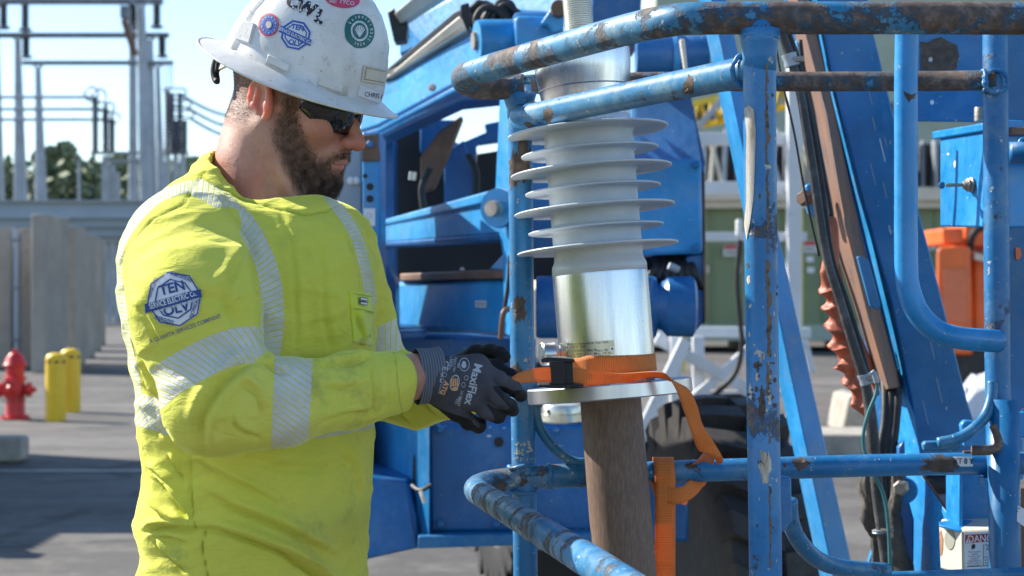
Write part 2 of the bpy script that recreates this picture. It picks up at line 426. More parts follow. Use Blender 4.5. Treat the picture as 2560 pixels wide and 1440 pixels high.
# ---- substation gantries
D1 = 110.0
gan = thing('steel_gantry', 'tall grey steel substation gantry with tapering columns and stacked crossbeams', 'gantry', (P(45, 720, D1).x, D1, 0))
def column(par, xt, yt, xb, wt, wb, d, mat='galv'):
    a = P(xt, yt, d); b = P(xb, 505, d); zt = a.z; s = (zt)/(zt-b.z)
    foot = Vector((a.x+(b.x-a.x)*s, d, 0)); rt = wt*d/F/2; rb = (wt+(wb-wt)*s)*d/F/2
    MB().tube([foot, a], [rb, rt], 8, cap=True).build('column', M[mat], par, auto=20)
    for sg in (-1, 1):
        MB().bar(a+Vector((sg*rt*.4, 0, 0)), a+Vector((sg*rt*2.2, 0, 12*d/F)), .14, .14).build('bracket', M[mat], par)
column(gan, 44, 100, 52, 15, 36, D1); column(gan, 95, 170, 103, 14, 32, D1-4)
column(gan, -12, 20, -2, 15, 30, D1); column(gan, 331, 12, 333, 18, 24, D1, ); column(gan, 352, 15, 365, 22, 32, D1-6); column(gan, 374, 100, 380, 18, 28, D1-3); column(gan, 394, 170, 404, 12, 22, D1)
def hbeam(par, x0, x1, y, h, d, name='crossbeam', mat='galv_dark'):
    MB().pp([(x0, y-h/2), (x1, y-h/2), (x1, y+h/2), (x0, y+h/2)], d, .4).build(name, M[mat], par)
    MB().pp([(x0, y-h/2-2), (x1, y-h/2-2), (x1, y-h/2+1), (x0, y-h/2+1)], d-.12, .7).build('flange_plate', M['galv'], par)
hbeam(gan, -120, 405, 3, 13, D1-1); hbeam(gan, -120, 420, 88, 10, D1-1); hbeam(gan, 55, 430, 157, 8, D1-4)
def hanging_insulator(par, x, y0, y1, d):
    a = P(x, y0, d); b = P(x, y1, d); L = (a-b).length; prof = []; n = 16
    for i in range(n):
        prof += [(.16, i/n*L*.85), (.27, (i+.3)/n*L*.85)]
    prof += [(.12, L*.86), (.40, L*.88), (.44, L*.95), (.2, L)]
    MB().lathe(prof, a, (0, 0, -1), 10).build('insulator_stack', M['galv_dark'], par, auto=30)
for x, y0, y1 in ((9, 8, 74), (63, 10, 80), (65, 92, 146), (330, 10, 62), (392, 10, 72), (405, 92, 145), (343, 20, 74)):
    hanging_insulator(gan, x, y0, y1, D1-2)
MB().bar(P(310, 50, D1-7), P(338, 138, D1-7), .35, .35).build('switch_arm', M['rusty_steel'], gan)
MB().pp([(300, 14), (318, 14), (318, 44), (300, 44)], D1-7, 1.0).build('switch_box', M['galv_dark'], gan)

bus = thing('bus_support', 'low grey bus support with three ring ended tubes on stacked post insulators', 'bus support', (P(250, 720, 100).x, 100, 0))
for (y, x1, xr, rr, d) in ((243, 225, 228, 17, 100), (273, 246, 254, 13, 104), (299, 262, 270, 12, 108)):
    MB().tube([P(-150, y, d), P(x1+8, y, d)], 4.0*d/F, 8).build('bus_tube', M['galv'], bus)
    c = P(xr, y-8, d); r = rr*d/F; pts = [c+Vector((r*math.cos(a), 0, r*math.sin(a))) for a in np.linspace(0, 6.2832, 19)]
    MB().tube(pts, .07, 6).build('corona_ring', M['galv'], bus)
    MB().tube([p+Vector((.25, .9, 0)) for p in pts], .07, 6).build('corona_ring', M['galv'], bus)
    xx = xr+10; a = P(xx, y-2, d); b = P(xx, 385, d); L = (a-b).length; prof = []
    for i in range(22): prof += [(.13, i/22*L), (.24, (i+.35)/22*L)]
    MB().lathe(prof+[(.13, L)], a, (0, 0, -1), 8).build('insulator_stack', M['galv_dark'], bus, auto=30)
hbeam(bus, 226, 350, 383, 5, 102, 'crossbeam', 'galv'); hbeam(bus, 262, 350, 404, 5, 106, 'crossbeam', 'galv')
for x, w, yt in ((261, 13, 390), (280, 9, 412), (293, 8, 430), (272, 8, 410)):
    MB().pp([(x-w/2, yt), (x+w/2, yt), (x+w/2+2, 720+CH*F/104), (x-w/2-2, 720+CH*F/104)], 104, .4).build('post', M['galv'], bus)
term = thing('cable_terminal', 'cluster of grey terminal posts with sagging lines behind the worker\'s neck', 'terminal', (P(440, 720, 96).x, 96, 0))
for x, yt in ((418, 225), (430, 232), (450, 232), (440, 300), (462, 300)):
    d = 96; a = P(x, yt, d); b = P(x+3, 385, d); L = (a-b).length; prof = []
    for i in range(18): prof += [(.10, i/18*L), (.2, (i+.35)/18*L)]
    MB().lathe(prof+[(.1, L)], a, (0, 0, -1), 8).build('insulator_stack', M['galv_dark'], term, auto=30)
for x in (418, 437, 455):
    MB().pp([(x-5, 385), (x+5, 385), (x+6, 720+CH*F/96), (x-6, 720+CH*F/96)], 96, .4).build('post', M['galv'], term)
MB().pp([(405, 380), (470, 380), (470, 385), (405, 385)], 96, .5).build('crossbeam', M['galv'], term)
for k, (x, y) in enumerate(((440, 236), (452, 266), (458, 292))):
    pts = [P(x-30, y-6, 96), P(x-28, y-15, 96), P(x, y-15, 96), P(x+20, y-14, 96), P(x+26, y-4, 96), P(x+16, y+3, 96), P(x-8, y-1, 96), P(x-30, y+3, 96)]
    MB().tube(pts, .06, 6, smooth=3).build('jumper_loop', M['galv'], term)
    for dy in (0, 5):
        MB().tube([P(x+16, y+dy, 96), P(x+60, y+26+dy, 98), P(x+110, y+46+dy, 100), P(x+190, y+62+dy, 104)], .05, 5, smooth=4).build('line_cable', M['galv'], term)
for x in (410, 418, 425, 431): MB().tube([P(x, 150, 97), P(x, 225, 97)], .03, 5).build('drop_wire', M['galv'], term)
lp = thing('light_pole', 'thin pale light pole in front of the distant trees', 'pole', (P(198, 720, 120).x, 120, 0))
MB().tube([(P(201, 720, 120).x, 120, 0), P(197, 400, 120)], [.14, .09], 8).build('pole', M['galv'], lp)
MB().box((P(186, 398, 120).x, 119.8, P(190, 403, 120).z), (P(199, 398, 120).x, 120.2, P(190, 398, 120).z)).build('lamp_head', M['galv_dark'], lp)

# ---- long pale girder over the yard wall
gd = thing('steel_girder', 'long pale blue-grey steel girder running level behind the concrete wall', 'girder', (P(300, 720, 70).x, 70, 0))
t_ = NT('pale_blue_girder'); gm = t_.set(t_.ramp(t_.noise(.8, 5), [(.3, (.27, .36, .46)), (.7, (.34, .43, .52))]), .5)
MB().pp([(-300, 503), (900, 503), (900, 545), (-300, 545)], 70, .8).build('girder_web', gm, gd)
MB().pp([(-300, 500), (900, 500), (900, 504), (-300, 504)], 69.6, 1.6).build('top_flange', M['galv'], gd)
MB().pp([(-300, 545), (900, 545), (900, 568), (-300, 566)], 70.5, .8).build('lower_web', gm, gd)
MB().pp([(-300, 567), (900, 569), (900, 592), (-300, 590)], 71, .8).build('bottom_web', gm, gd)
for x, w in ((257, 7), (272, 12), (291, 14), (309, 14), (330, 16), (352, 16), (640, 20)):
    MB().pp([(x-w/2, 592), (x+w/2, 592), (x+w/2, 720+CH*F/72), (x-w/2, 720+CH*F/72)], 72, .3).build('column', M['galv'], gd)
MB().pp([(235, 590), (420, 590), (420, 606), (235, 606)], 71.6, .4).build('base_channel', M['galv'], gd)
bx_ = MB().pp([(276, 765), (292, 762), (297, 790), (274, 790)], 88, .5).build('cable_drum', M['black'], None); tagm(bx_, 'small dark bundle lying at the foot of the distant steel columns', 'bundle')

# ---- concrete wall
cw = thing('concrete_wall', 'weathered concrete fire wall with a tall corner post and stepped fins', 'wall', (P(80, 720, 31).x, 31, 0))
def cbox(x0, x1, yt, d, dep, name, slope=0):
    a = P(x0, yt, d); b = P(x1, yt, d); return MB().box((a.x, d, 0), (b.x, d+dep, a.z)).build(name, M['concrete'], cw, bevel=.02)
cbox(-300, 29, 568, 32, .35, 'wall_panel'); cbox(50, 80, 570, 32.1, .35, 'wall_panel'); cbox(28.5, 50.5, 574, 32.2, .1, 'joint_panel')
cbox(78, 112, 535, 30, 1.1, 'corner_post')
for (x0, x1, yt, d) in ((113, 141, 541, 31.3), (144, 185, 566, 32.4), (188, 213, 584, 36), (215, 231, 592, 40), (233, 244, 603, 44)):
    cbox(x0, x1, yt, d, .9, 'wall_fin')
cbox(112, 190, 572, 34, .2, 'wall_panel'); cbox(186, 240, 600, 41, .2, 'wall_panel')
dp = thing('conduit', 'blue-grey vertical conduit against the left concrete wall panels', 'conduit', (P(42, 720, 31.8).x, 31.8, 0))
MB().tube([(P(42, 720, 31.8).x, 31.8, 0), P(40, 570, 31.8)], .05, 10).build('conduit_pipe', gm, dp)
for yy in (600, 720, 850):
    c = P(41, yy, 31.8); MB().box((c.x-.08, 31.74, c.z-.02), (c.x+.08, 31.9, c.z+.02)).build('pipe_clamp', M['galv_dark'], dp)
cb = MB().pp([(-90, 1092), (52, 1092), (57, 1100), (57, 1150), (40, 1157), (-90, 1157)], 14.6, .22).build('concrete_block', M['concrete2'], None, bevel=.03)
tagm(cb, 'low weathered concrete block at the left photo edge', 'concrete block')

# ---- fire hydrant
def hydrant(x, yb):
    d = CH*F/(yb-720); o = Vector((P(x, 720, d).x, d, 0)); s = d/F
    t = thing('fire_hydrant', 'red fire hydrant with side caps standing on the asphalt', 'fire hydrant', o)
    H = 176*s
    MB().lathe([(.0, 0), (.16, 0), (.16, .03), (.115, .035), (.11, .05), (.105, H*.55), (.125, H*.56), (.125, H*.6), (.10, H*.61), (.105, H*.74), (.13, H*.75), (.135, H*.78), (.12, H*.8), (.10, H*.88), (.06, H*.94), (.03, H*.95), (.03, H), (0, H)], o, n=24).build('barrel', M['red'], t, auto=35)
    for sg in (-1, 1):
        c = o+Vector((sg*.08, 0, H*.42))
        MB().lathe([(.06, 0), (.06, .06), (.085, .065), (.085, .10), (.05, .105), (.03, .13), (.025, .16), (0, .16)], c, (sg, 0, 0), 16).build('side_cap', M['red'], t, auto=35)
        MB().tube([c+Vector((sg*.08, -.07, 0)), c+Vector((sg*.07, -.09, -.08)), c+Vector((sg*.02, -.11, -.13)), c+Vector((0, -.1, -.04))], .006, 5, smooth=4).build('cap_chain', M['black'], t)
    MB().lathe([(.08, 0), (.08, .07), (.11, .075), (.11, .11), (.06, .12), (.03, .16), (0, .16)], o+Vector((0, -.06, H*.44)), (0, -1, 0), 18).build('front_cap', M['red'], t, auto=35)
    for k in range(8):
        a = k*math.pi/4; p = o+Vector((.14*math.cos(a), .14*math.sin(a), .03)); MB().lathe([(.014, 0), (.014, .02), (0, .02)], p, n=6).build('flange_bolt', M['red'], t)
hydrant(38, 1048)
blk = M['ink']
for x, yb, lab in ((139, 1052, 'front yellow bollard with black dashes round its domed cap'), (176, 1030, 'rear yellow bollard with black dashes, half hidden by the front bollard')):
    d = CH*F/(yb-720); o = Vector((P(x, 720, d).x, d, 0)); s = d/F; r = 25*s; H = (yb-(882 if x < 150 else 871))*s
    t = thing('bollard', lab, 'bollard', o, 'yellow bollards by the hydrant')
    MB().lathe([(0, 0), (r, 0), (r, H-.075), (r*.97, H-.05), (r*.8, H-.02), (r*.4, H-.003), (0, H)], o, n=32).build('sleeve', M['yellow'], t, auto=50)
    for k in range(8):
        v = []; f = []
        for i in range(5):
            a = (k+.15+i*.13)*math.pi/4; q = r+.002
            for j, z in enumerate((H-.115, H-.085)):
                aa = a+j*.10; v.append(o+Vector((q*math.cos(aa), q*math.sin(aa), z)))
        for i in range(4): f.append((2*i, 2*i+2, 2*i+3, 2*i+1))
        mobj('black_dash', v, f, blk, t)
# thin pale line lying on the asphalt
pl = MB().add([(-14, 13.85, .004), (-1.2, 13.95, .004), (-1.2, 14.07, .004), (-14, 13.99, .004)], [(0, 1, 2, 3)]).build('pale_line', dirty('pale_line_tone', (.42, .40, .36), .2, .8, 0, 3, .6, (.12, .11, .1)), None)
tagm(pl, kind='structure')

# ---- added unseen containers left of the frame, shaped to shade the asphalt
def container(lab, X0, X1, Y0, Y1, Hc):
    sc1 = thing('shade_container', lab, 'container', ((X0+X1)/2, (Y0+Y1)/2, 0)); mb = MB()
    n = 40; prof = []
    for i in range(n): prof.append((X1+(.04 if i % 4 < 2 else 0), Y0+(Y1-Y0)*i/(n-1)))
    for i in range(n-1):
        a, b = prof[i], prof[i+1]; k = len(mb.v); mb.v += [(a[0], a[1], .15), (b[0], b[1], .15), (b[0], b[1], Hc), (a[0], a[1], Hc)]; mb.f.append((k, k+1, k+2, k+3)); mb.mi.append(0)
    mb.box((X0, Y0, .15), (X1-.05, Y1, Hc)); mb.build('container_shell', M['grey_cover'], sc1)
    for a in ((X0, Y0), (X1, Y0), (X0, Y1), (X1, Y1)):
        MB().box((a[0]-.09, a[1]-.09, 0), (a[0]+.09, a[1]+.09, Hc+.05)).build('corner_post', M['galv_dark'], sc1)
container('tall corrugated grey container added out of view to shade the asphalt', -9.6, -5.5, 12.4, 15.9, 3.2)
container('low corrugated grey container added out of view beside the tall one for shade', -8.6, -5.3, 10.9, 12.1, 2.15)

# ================================================================== right background
gb = thing('equipment_building', 'olive green metal enclosure with closed doors and warning signs', 'building', (P(1950, 720, 40).x, 40, 0))
D2 = 40
MB().pp([(1560, 520), (2420, 520), (2420, 812), (1560, 812)], D2, 4).build('wall', M['green'], gb)
MB().pp([(1550, 812), (2430, 812), (2430, 852), (1550, 852)], D2-.15, 4.3).build('skid_base', M['green_pale'], gb)
MB().pp([(1550, 500), (2430, 500), (2430, 520), (1550, 520)], D2-.3, 4.6).build('soffit', M['cream'], gb)
MB().pp([(1550, 468), (2430, 468), (2430, 500), (1550, 500)], D2-.5, 5).build('roof_edge', M['cream'], gb)
for x in (1590, 1690, 1780, 1862, 1960, 2060, 2150, 2250, 2340):
    MB().pp([(x-2, 522), (x+2, 522), (x+2, 810), (x-2, 810)], D2-.06, .1).build('door_seam', M['green_pale'] if x % 4 else M['green'], gb)
for x in (1770, 1850, 1955, 2140, 2260):
    MB().pp([(x-3, 664), (x+3, 664), (x+3, 684), (x-3, 684)], D2-.14, .1).build('door_handle', M['cream'], gb)
for k in range(7):
    MB().pp([(1600+k*130, 852), (1615+k*130, 852), (1615+k*130, 880), (1600+k*130, 880)], D2+.1, 3).build('skid_foot', M['black'], gb)
def sign(x, y, w, h, lab, d=D2-.2):
    s = MB().pp([(x-w/2, y-h/2), (x+w/2, y-h/2), (x+w/2, y+h/2), (x-w/2, y+h/2)], d, .02).build('sign', M['white_label'], gb)
    MB().pp([(x-w/2+1, y-h/2+1), (x+w/2-1, y-h/2+1), (x+w/2-1, y-h/2+h*.38), (x-w/2+1, y-h/2+h*.38)], d-.01, .008).build('red_header', M['red_label'], s)
    for k in range(3):
        yy = y+h*(.02+k*.14); MB().pp([(x-w*.4, yy), (x+w*(.4-.1*(k % 2)), yy), (x+w*(.4-.1*(k % 2)), yy+1.6), (x-w*.4, yy+1.6)], d-.01, .008).build('text_line', M['ink'], s)
sign(1829, 626, 40, 28, ''); sign(2026, 617, 32, 30, ''); sign(2325, 612, 26, 26, '')
for (x, y) in ((2025, 648), (2027, 675)): MB().pp([(x-9, y-7), (x+9, y-7), (x+9, y+7), (x-9, y+7)], D2-.2, .02).build('small_plate', M['white_label'], gb)

pb = thing('control_house', 'pale green-grey control house rising behind the olive enclosure', 'building', (P(2000, 720, 62).x, 62, 0))
MB().pp([(1640, -260), (3000, -260), (3000, 720+CH*F/62), (1640, 720+CH*F/62)], 62, 8).build('wall', M['green_pale'], pb)
MB().pp([(1630, -290), (3010, -290), (3010, -258), (1630, -258)], 61.5, 9).build('roof_edge', M['galv'], pb)
for x in range(1700, 2900, 150):
    f_ = MB().pp([(x, 255), (x+85, 255), (x+85, 300), (x, 300)], 61.95, .06).build('window', M['galv_dark'], pb)
    MB().pp([(x+4, 259), (x+81, 259), (x+81, 296), (x+4, 296)], 61.9, .04).build('pane', M['black_metal'], f_)
# grey switchgear in front of the control house
sg_ = thing('switchgear', 'tangle of grey pipes, radiators and dark equipment above the enclosure roof', 'switchgear', (P(1950, 720, 48).x, 48, 0))
MB().pp([(1700, 360), (2460, 360), (2460, 720+CH*F/50), (1700, 720+CH*F/50)], 50, 2).build('dark_tank', M['black_metal'], sg_)
for i in range(26):
    x = 1700+i*29+rnd.uniform(-6, 6); MB().pp([(x, 350+rnd.uniform(-12, 20)), (x+rnd.uniform(5, 14), 350), (x+9, 470), (x, 470)], 48.5+rnd.uniform(0, 1), .4).build('radiator_fin', M[rnd.choice(['galv', 'galv_dark', 'galv_dark', 'black_metal'])], sg_)
for i in range(12):
    x = 1700+rnd.uniform(0, 740); MB().tube([P(x, 470, 47.5), P(x+rnd.uniform(-80, 80), 340+rnd.uniform(-20, 20), 47.8)], .06, 6).build('pipe', M[rnd.choice(['galv', 'cream', 'galv'])], sg_)
yl = thing('yellow_lattice', 'yellow painted lattice truss beyond the white steel frame', 'lattice', (P(1800, 720, 30).x, 30, 0))
for k in range(2):
    y0 = 222+k*60
    MB().bar(P(1700, y0+45, 30+k), P(2010, y0-25, 30+k), .10, .10).build('chord', M['yellow_steel'], yl)
for i in range(9):
    x = 1715+i*34
    MB().bar(P(x, 262-i*7, 30), P(x+17, 318-i*7, 31), .06, .06).build('lattice_brace', M['yellow_steel'], yl)
    MB().bar(P(x+17, 318-i*7, 31), P(x+34, 255-i*7, 30), .06, .06).build('lattice_brace', M['yellow_steel'], yl)
for x in (1706, 2000):
    MB().bar(P(x, 250, 30.5), Vector((P(x, 720, 30.5).x, 30.5, 0)), .09, .09).build('leg', M['yellow_steel'], yl)
MB().bar(P(1745, 320, 29), P(1850, 190, 29), .10, .10).build('chord', M['galv'], yl)

# ---- white steel frame
wf = thing('white_steel_frame', 'white painted steel frame with crossed braces standing in front of the enclosure', 'steel frame', (P(1900, 720, 15).x, 15, 0))
def wbar(a, b, w=.1, d=15, name='frame_bar', h=None):
    MB().bar(P(a[0], a[1], d), P(b[0], b[1], d), w, h or w).build(name, M['white_steel'], wf, bevel=.006)
G15 = 720+CH*F/15
wbar((1985, 40), (1985, G15), .12, 15, 'post')
wbar((1600, 348), (2010, 348), .12, 15.1, 'beam', .11); wbar((1600, 470), (2000, 470), .12, 15.15, 'beam', .11); wbar((1600, 592), (2015, 592), .10, 15.1, 'beam', .08); wbar((1600, 828), (2025, 832), .12, 15.1, 'beam', .09)
wbar((1690, 840), (1690, G15), .10, 14.6, 'post'); wbar((1745, 840), (1745, G15), .10, 14.8, 'post'); wbar((1640, 845), (1900, 990), .10, 14.7, 'brace'); wbar((1630, 1060), (1715, 850), .08, 14.5, 'brace'); wbar((1740, 990), (1900, 850), .08, 14.7, 'brace')
wbar((1715, 850), (1600, 1090), .1, 14.3, 'brace'); wbar((1600, 985), (2030, 985), .06, 14.9, 'beam')
wbar((2010, 850), (2030, 930), .06, 14.6, 'brace')
hc = MB().tube([P(1850, 600, 14.2), P(1843, 700, 14.2), P(1850, 800, 14.2), P(1855, 860, 14.2), P(1840, 930, 14.2), P(1790, 985, 14.2), P(1755, 1010, 14.2)], .022, 8, smooth=5).build('black_cable', M['black'], None)
tagm(hc, 'black cable drooping across the white steel frame', 'cable')
cbx = MB().pp([(1842, 548), (1856, 548), (1856, 590), (1842, 590)], 14.1, .08).build('junction_box', M['white_plastic'], None, bevel=.01); tagm(cbx, 'small white junction box at the top of the drooping black cable', 'box')

# ---- kerb, wheel stop
kb = MB().pp([(1500, 1060), (2700, 1060), (2700, 1142), (1500, 1142)], 15.1-.0, 0.01)
kb = MB().box((1.0, 15.15, 0), (9, 16.0, .2)).build('kerb', M['concrete2'], None, bevel=.02); tagm(kb, kind='structure')
ws = MB().pp([(2106, 1082), (2122, 992), (2150, 985), (2172, 1082)], 16.1, .8).build('wheel_chock', M['concrete2'], None, bevel=.02); tagm(ws, 'pale concrete wedge on the kerb beyond the boom hoses', 'concrete wedge')

# ---- orange machine
om = thing('orange_lift', 'orange lift machine with a vented cover parked in the distance', 'machine', (P(2450, 720, 21).x, 21, 0))
MB().pp([(2342, 625), (2352, 616), (2425, 616), (2432, 888), (2345, 886), (2340, 800)], 21, 1.6, dx=.5).build('engine_cover', M['orange'], om, bevel=.05)
MB().pp([(2358, 672), (2418, 672), (2418, 808), (2358, 800)], 20.97, .02).build('vent_panel', M['orange2'], om)
MB().pp([(2434, 630), (2700, 640), (2700, 888), (2434, 888)], 21.3, 1.6).build('turntable_body', M['orange'], om, bevel=.05)
MB().pp([(2354, 570), (2410, 570), (2410, 612), (2360, 612)], 21.2, 1).build('counterweight_top', M['orange'], om, bevel=.03)
MB().pp([(2412, 560), (2700, 540), (2700, 625), (2412, 618)], 21.6, 1).build('boom_base', M['orange'], om, bevel=.03)
MB().tube([P(2425, 625, 21.2), P(2430, 590, 21.1), P(2450, 570, 21.1), P(2490, 562, 21.2)], .05, 8, smooth=4).build('hose', M['black'], om)
MB().bar(P(2435, 640, 21.1), P(2520, 662, 21.1), .1, .08).build('grab_bar', M['cream'], om)
MB().pp([(2380, 888), (2600, 888), (2600, 925), (2400, 925)], 21.5, 1.2).build('chassis', M['black'], om)
for x in (2430, 2620):
    c = P(x, 960, 21.1); MB().lathe([(.1, 0), (.36, 0), (.42, .05), (.42, .3), (.36, .35), (.1, .35)], (c.x, 21.1, .42), (0, 1, 0), 28).build('wheel', M['rubber'], om, auto=30)
# crumpled plastic sheet
v = []; f = []; nx, ny = 26, 18
d_ = 19.5
for j in range(ny):
    for i in range(nx):
        u = i/(nx-1); w = j/(ny-1); h = .36*math.sin(math.pi*min(1, .1+w))*(.6+.6*math.sin(math.pi*u)) 
        p = Vector((P(2395, 720, d_).x+u*.85, d_-.3+w*.8, 0)); q = pnoise(Vector((u*7, w*6, 2)))*.12+pnoise(Vector((u*15, w*13, 5)))*.05
        v.append((p.x+q*.5, p.y+q*.4, max(.003, .12+h+q if 0 < j < ny-1 and 0 < i < nx-1 else .003)))
for j in range(ny-1):
    for i in range(nx-1): f.append((j*nx+i, j*nx+i+1, (j+1)*nx+i+1, (j+1)*nx+i))
t = NT('glossy_plastic_film'); t.set((.62, .64, .68), .12)
ps = mobj('plastic_sheet', v, f, t.m, None, org=(P(2430, 720, d_).x, d_, 0)); tagm(ps, 'crumpled shiny white plastic sheet on the ground below the orange machine', 'plastic sheet')
# ================================================================== decals laid on real surfaces
CAMV = Vector((0, 0, CH))
def bvh_of(*objs):
    V = []; Fc = []
    for o in objs:
        k = len(V); O = ORG[o.name]
        V += [v.co+O for v in o.data.vertices]; Fc += [tuple(i+k for i in p.vertices) for p in o.data.polygons]
    return BVHTree.FromPolygons(V, Fc)
def hit(b, x, y, off=.0006):
    d = P(x, y, 1)-CAMV; d.normalize()
    h, n, i, ds = b.ray_cast(CAMV, d, 20)
    if h is None: return None
    if n.dot(d) > 0: n = -n
    return h+n*off
def decal_mesh(name, pts, faces, b, mat, parent, off=.0006, uv=None, smooth=True):
    H = [hit(b, x, y, off) for x, y in pts]
    keep = [f for f in faces if all(H[i] is not None for i in f)]
    keep = [f for f in keep if max((H[i]-H[f[0]]).length for i in f) < .05]
    if not keep: return None
    use = sorted({i for f in keep for i in f}); mp = {j: k for k, j in enumerate(use)}
    o = mobj(name, [H[i] for i in use], [tuple(mp[i] for i in f) for f in keep], mat, parent, smooth=smooth)
    if uv:
        L = o.data.uv_layers.new(name='UVMap'); uu = [uv[i] for i in use]
        for lp in o.data.loops: L.data[lp.index].uv = uu[lp.vertex_index]
    return o
def quad_decal(name, c, b, mat, parent, n=8, m=8, off=.0006):
    """c: four px corners, order tl, tr, br, bl"""
    pts = []; uv = []
    for j in range(m+1):
        for i in range(n+1):
            u = i/n; v = j/m
            x = (c[0][0]*(1-u)+c[1][0]*u)*(1-v)+(c[3][0]*(1-u)+c[2][0]*u)*v
            y = (c[0][1]*(1-u)+c[1][1]*u)*(1-v)+(c[3][1]*(1-u)+c[2][1]*u)*v
            pts.append((x, y)); uv.append((u, 1-v))
    f = [(j*(n+1)+i, j*(n+1)+i+1, (j+1)*(n+1)+i+1, (j+1)*(n+1)+i) for j in range(m) for i in range(n)]
    return decal_mesh(name, pts, f, b, mat, parent, off, uv)
def ring_decal(name, cx, cy, rx, ry, r0, b, mat, parent, n=28, rot=0, off=.0006, a0=0, a1=360):
    pts = []; f = []
    K = 4
    for k in range(n+1):
        a = R(a0+(a1-a0)*k/n)
        for j in range(K+1):
            q = r0+(1-r0)*j/K; x = q*rx*math.cos(a); y = q*ry*math.sin(a)
            pts.append((cx+x*math.cos(rot)-y*math.sin(rot), cy+x*math.sin(rot)+y*math.cos(rot)))
    for k in range(n):
        for j in range(K):
            i = k*(K+1)+j; f.append((i, i+1, i+K+2, i+K+1))
    return decal_mesh(name, pts, f, b, mat, parent, off)
_tc = {}
def text_mesh(s, bold=.0, spacing=1.0):
    key = (s, bold, spacing)
    if key in _tc: return _tc[key]
    c = bpy.data.curves.new('txt', 'FONT'); c.body = s; c.align_x = 'CENTER'; c.align_y = 'CENTER'; c.offset = bold; c.resolution_u = 3; c.space_character = spacing
    o = bpy.data.objects.new('txt', c); col.objects.link(o)
    dg = bpy.context.evaluated_depsgraph_get(); me = o.evaluated_get(dg).to_mesh()
    V = [(v.co.x, v.co.y) for v in me.vertices]; Fc = [tuple(p.vertices) for p in me.polygons]
    bpy.data.objects.remove(o); bpy.data.curves.remove(c)
    _tc[key] = (V, Fc); return V, Fc
def text_decal(name, s, cx, cy, size, b, mat, parent, rot=0, xs=1.0, bold=.012, off=.0012, arc=None, spacing=1.0, shear=0):
    V, Fc = text_mesh(s, bold, spacing)
    r = R(rot); pts = []
    for x, y in V:
        x = x*size*xs; y = -y*size
        x -= shear*y
        if arc:      # arc = radius in px, baseline bent round centre below (+) or above (-)
            a = x/arc; rr = arc-y if arc > 0 else arc-y
            x, y = rr*math.sin(a), arc-rr*math.cos(a)
        pts.append((cx+x*math.cos(r)-y*math.sin(r), cy+x*math.sin(r)+y*math.cos(r)))
    return decal_mesh(name, pts, Fc, b, mat, parent, off, smooth=False)
def poly_decal(name, pts, b, mat, parent, off=.0007, center=None):
    n = len(pts); cx = sum(p[0] for p in pts)/n; cy = sum(p[1] for p in pts)/n
    if center: cx, cy = center
    K = 5; P_ = [(cx, cy)]; f = []
    for j in range(1, K+1):
        for x, y in pts: P_.append((cx+(x-cx)*j/K, cy+(y-cy)*j/K))
    for i in range(n):
        f.append((0, 1+i, 1+(i+1) % n))
        for j in range(K-1):
            a = 1+j*n; f.append((a+i, a+n+i, a+n+(i+1) % n, a+(i+1) % n))
    return decal_mesh(name, P_, f, b, mat, parent, off)
def blob(cx, cy, rx, ry, seed=0, n=22, j=.3):
    rs = random.Random(seed); return [(cx+rx*math.cos(2*math.pi*k/n)*(1+rs.uniform(-j, j)), cy+ry*math.sin(2*math.pi*k/n)*(1+rs.uniform(-j, j))) for k in range(n)]

# ================================================================== platform basket
bk = thing('platform_basket', 'blue tubular work platform basket with chipped and rusted rails around the insulator', 'lift basket', (P(1900, 720, 2.6).x, 2.6, .7))
ZB = .66
def rail(name, pts, r, mat, smooth=6, n=20): return MB().tube([P(*p) for p in pts], r, n, smooth=smooth).build(name, M[mat], bk, smooth=True)
rail_top = rail('top_rail', [(1310, 216, 2.87), (1230, 218, 2.87), (1185, 214, 2.855), (1160, 201, 2.82), (1168, 187, 2.765), (1215, 172, 2.70), (1300, 148, 2.60), (1400, 120, 2.49), (1500, 92, 2.38), (1600, 66, 2.28), (1680, 51, 2.22), (1760, 46, 2.20), (1900, 45, 2.2), (2100, 45, 2.2), (2300, 45, 2.2), (2700, 47, 2.2)], .0212, 'blue_rail')
rail_back = rail('back_rail', [(1300, 214, 2.885), (1380, 209, 2.965), (1700, 204, 2.97), (2000, 204, 2.96), (2300, 203, 2.93), (2440, 201, 2.89), (2490, 198, 2.88)], .0172, 'blue_rust')
rail_mid = rail('second_rail', [(1300, 296, 2.87), (1500, 254, 2.62), (1700, 212, 2.41), (1900, 172, 2.215)], .0208, 'blue_mid', smooth=4)
post_b = MB().tube([P(1898, 55, 2.2), P(1900, 400, 2.2), P(1906, 900, 2.2), P(1914, 1440, 2.2), P(1920, 2000, 2.2)], .0213, 24, smooth=6).build('post', M['blue_post'], bk, smooth=True)
post_a = MB().tube([P(1298, 214, 2.88), P(1303, 600, 2.88), P(1307, 1000, 2.88), P(1314, 1440, 2.88), P(1318, 1900, 2.88)], .0205, 24, smooth=6).build('post', M['blue_tube'], bk, smooth=True)
post_c = MB().tube([P(2488, 60, 2.9), P(2490, 400, 2.88), P(2494, 900, 2.86), P(2500, 1180, 2.84), P(2508, 1420, 2.82), P(2512, 1900, 2.8)], .0212, 24, smooth=6).build('post', M['blue_tube'], bk, smooth=True)
MB().tube([P(2508, 1000, 2.835), P(2513, 1420, 2.81), P(2516, 1600, 2.80)], .026, 24).build('post_sleeve', M['blue_plate'], bk, smooth=True)
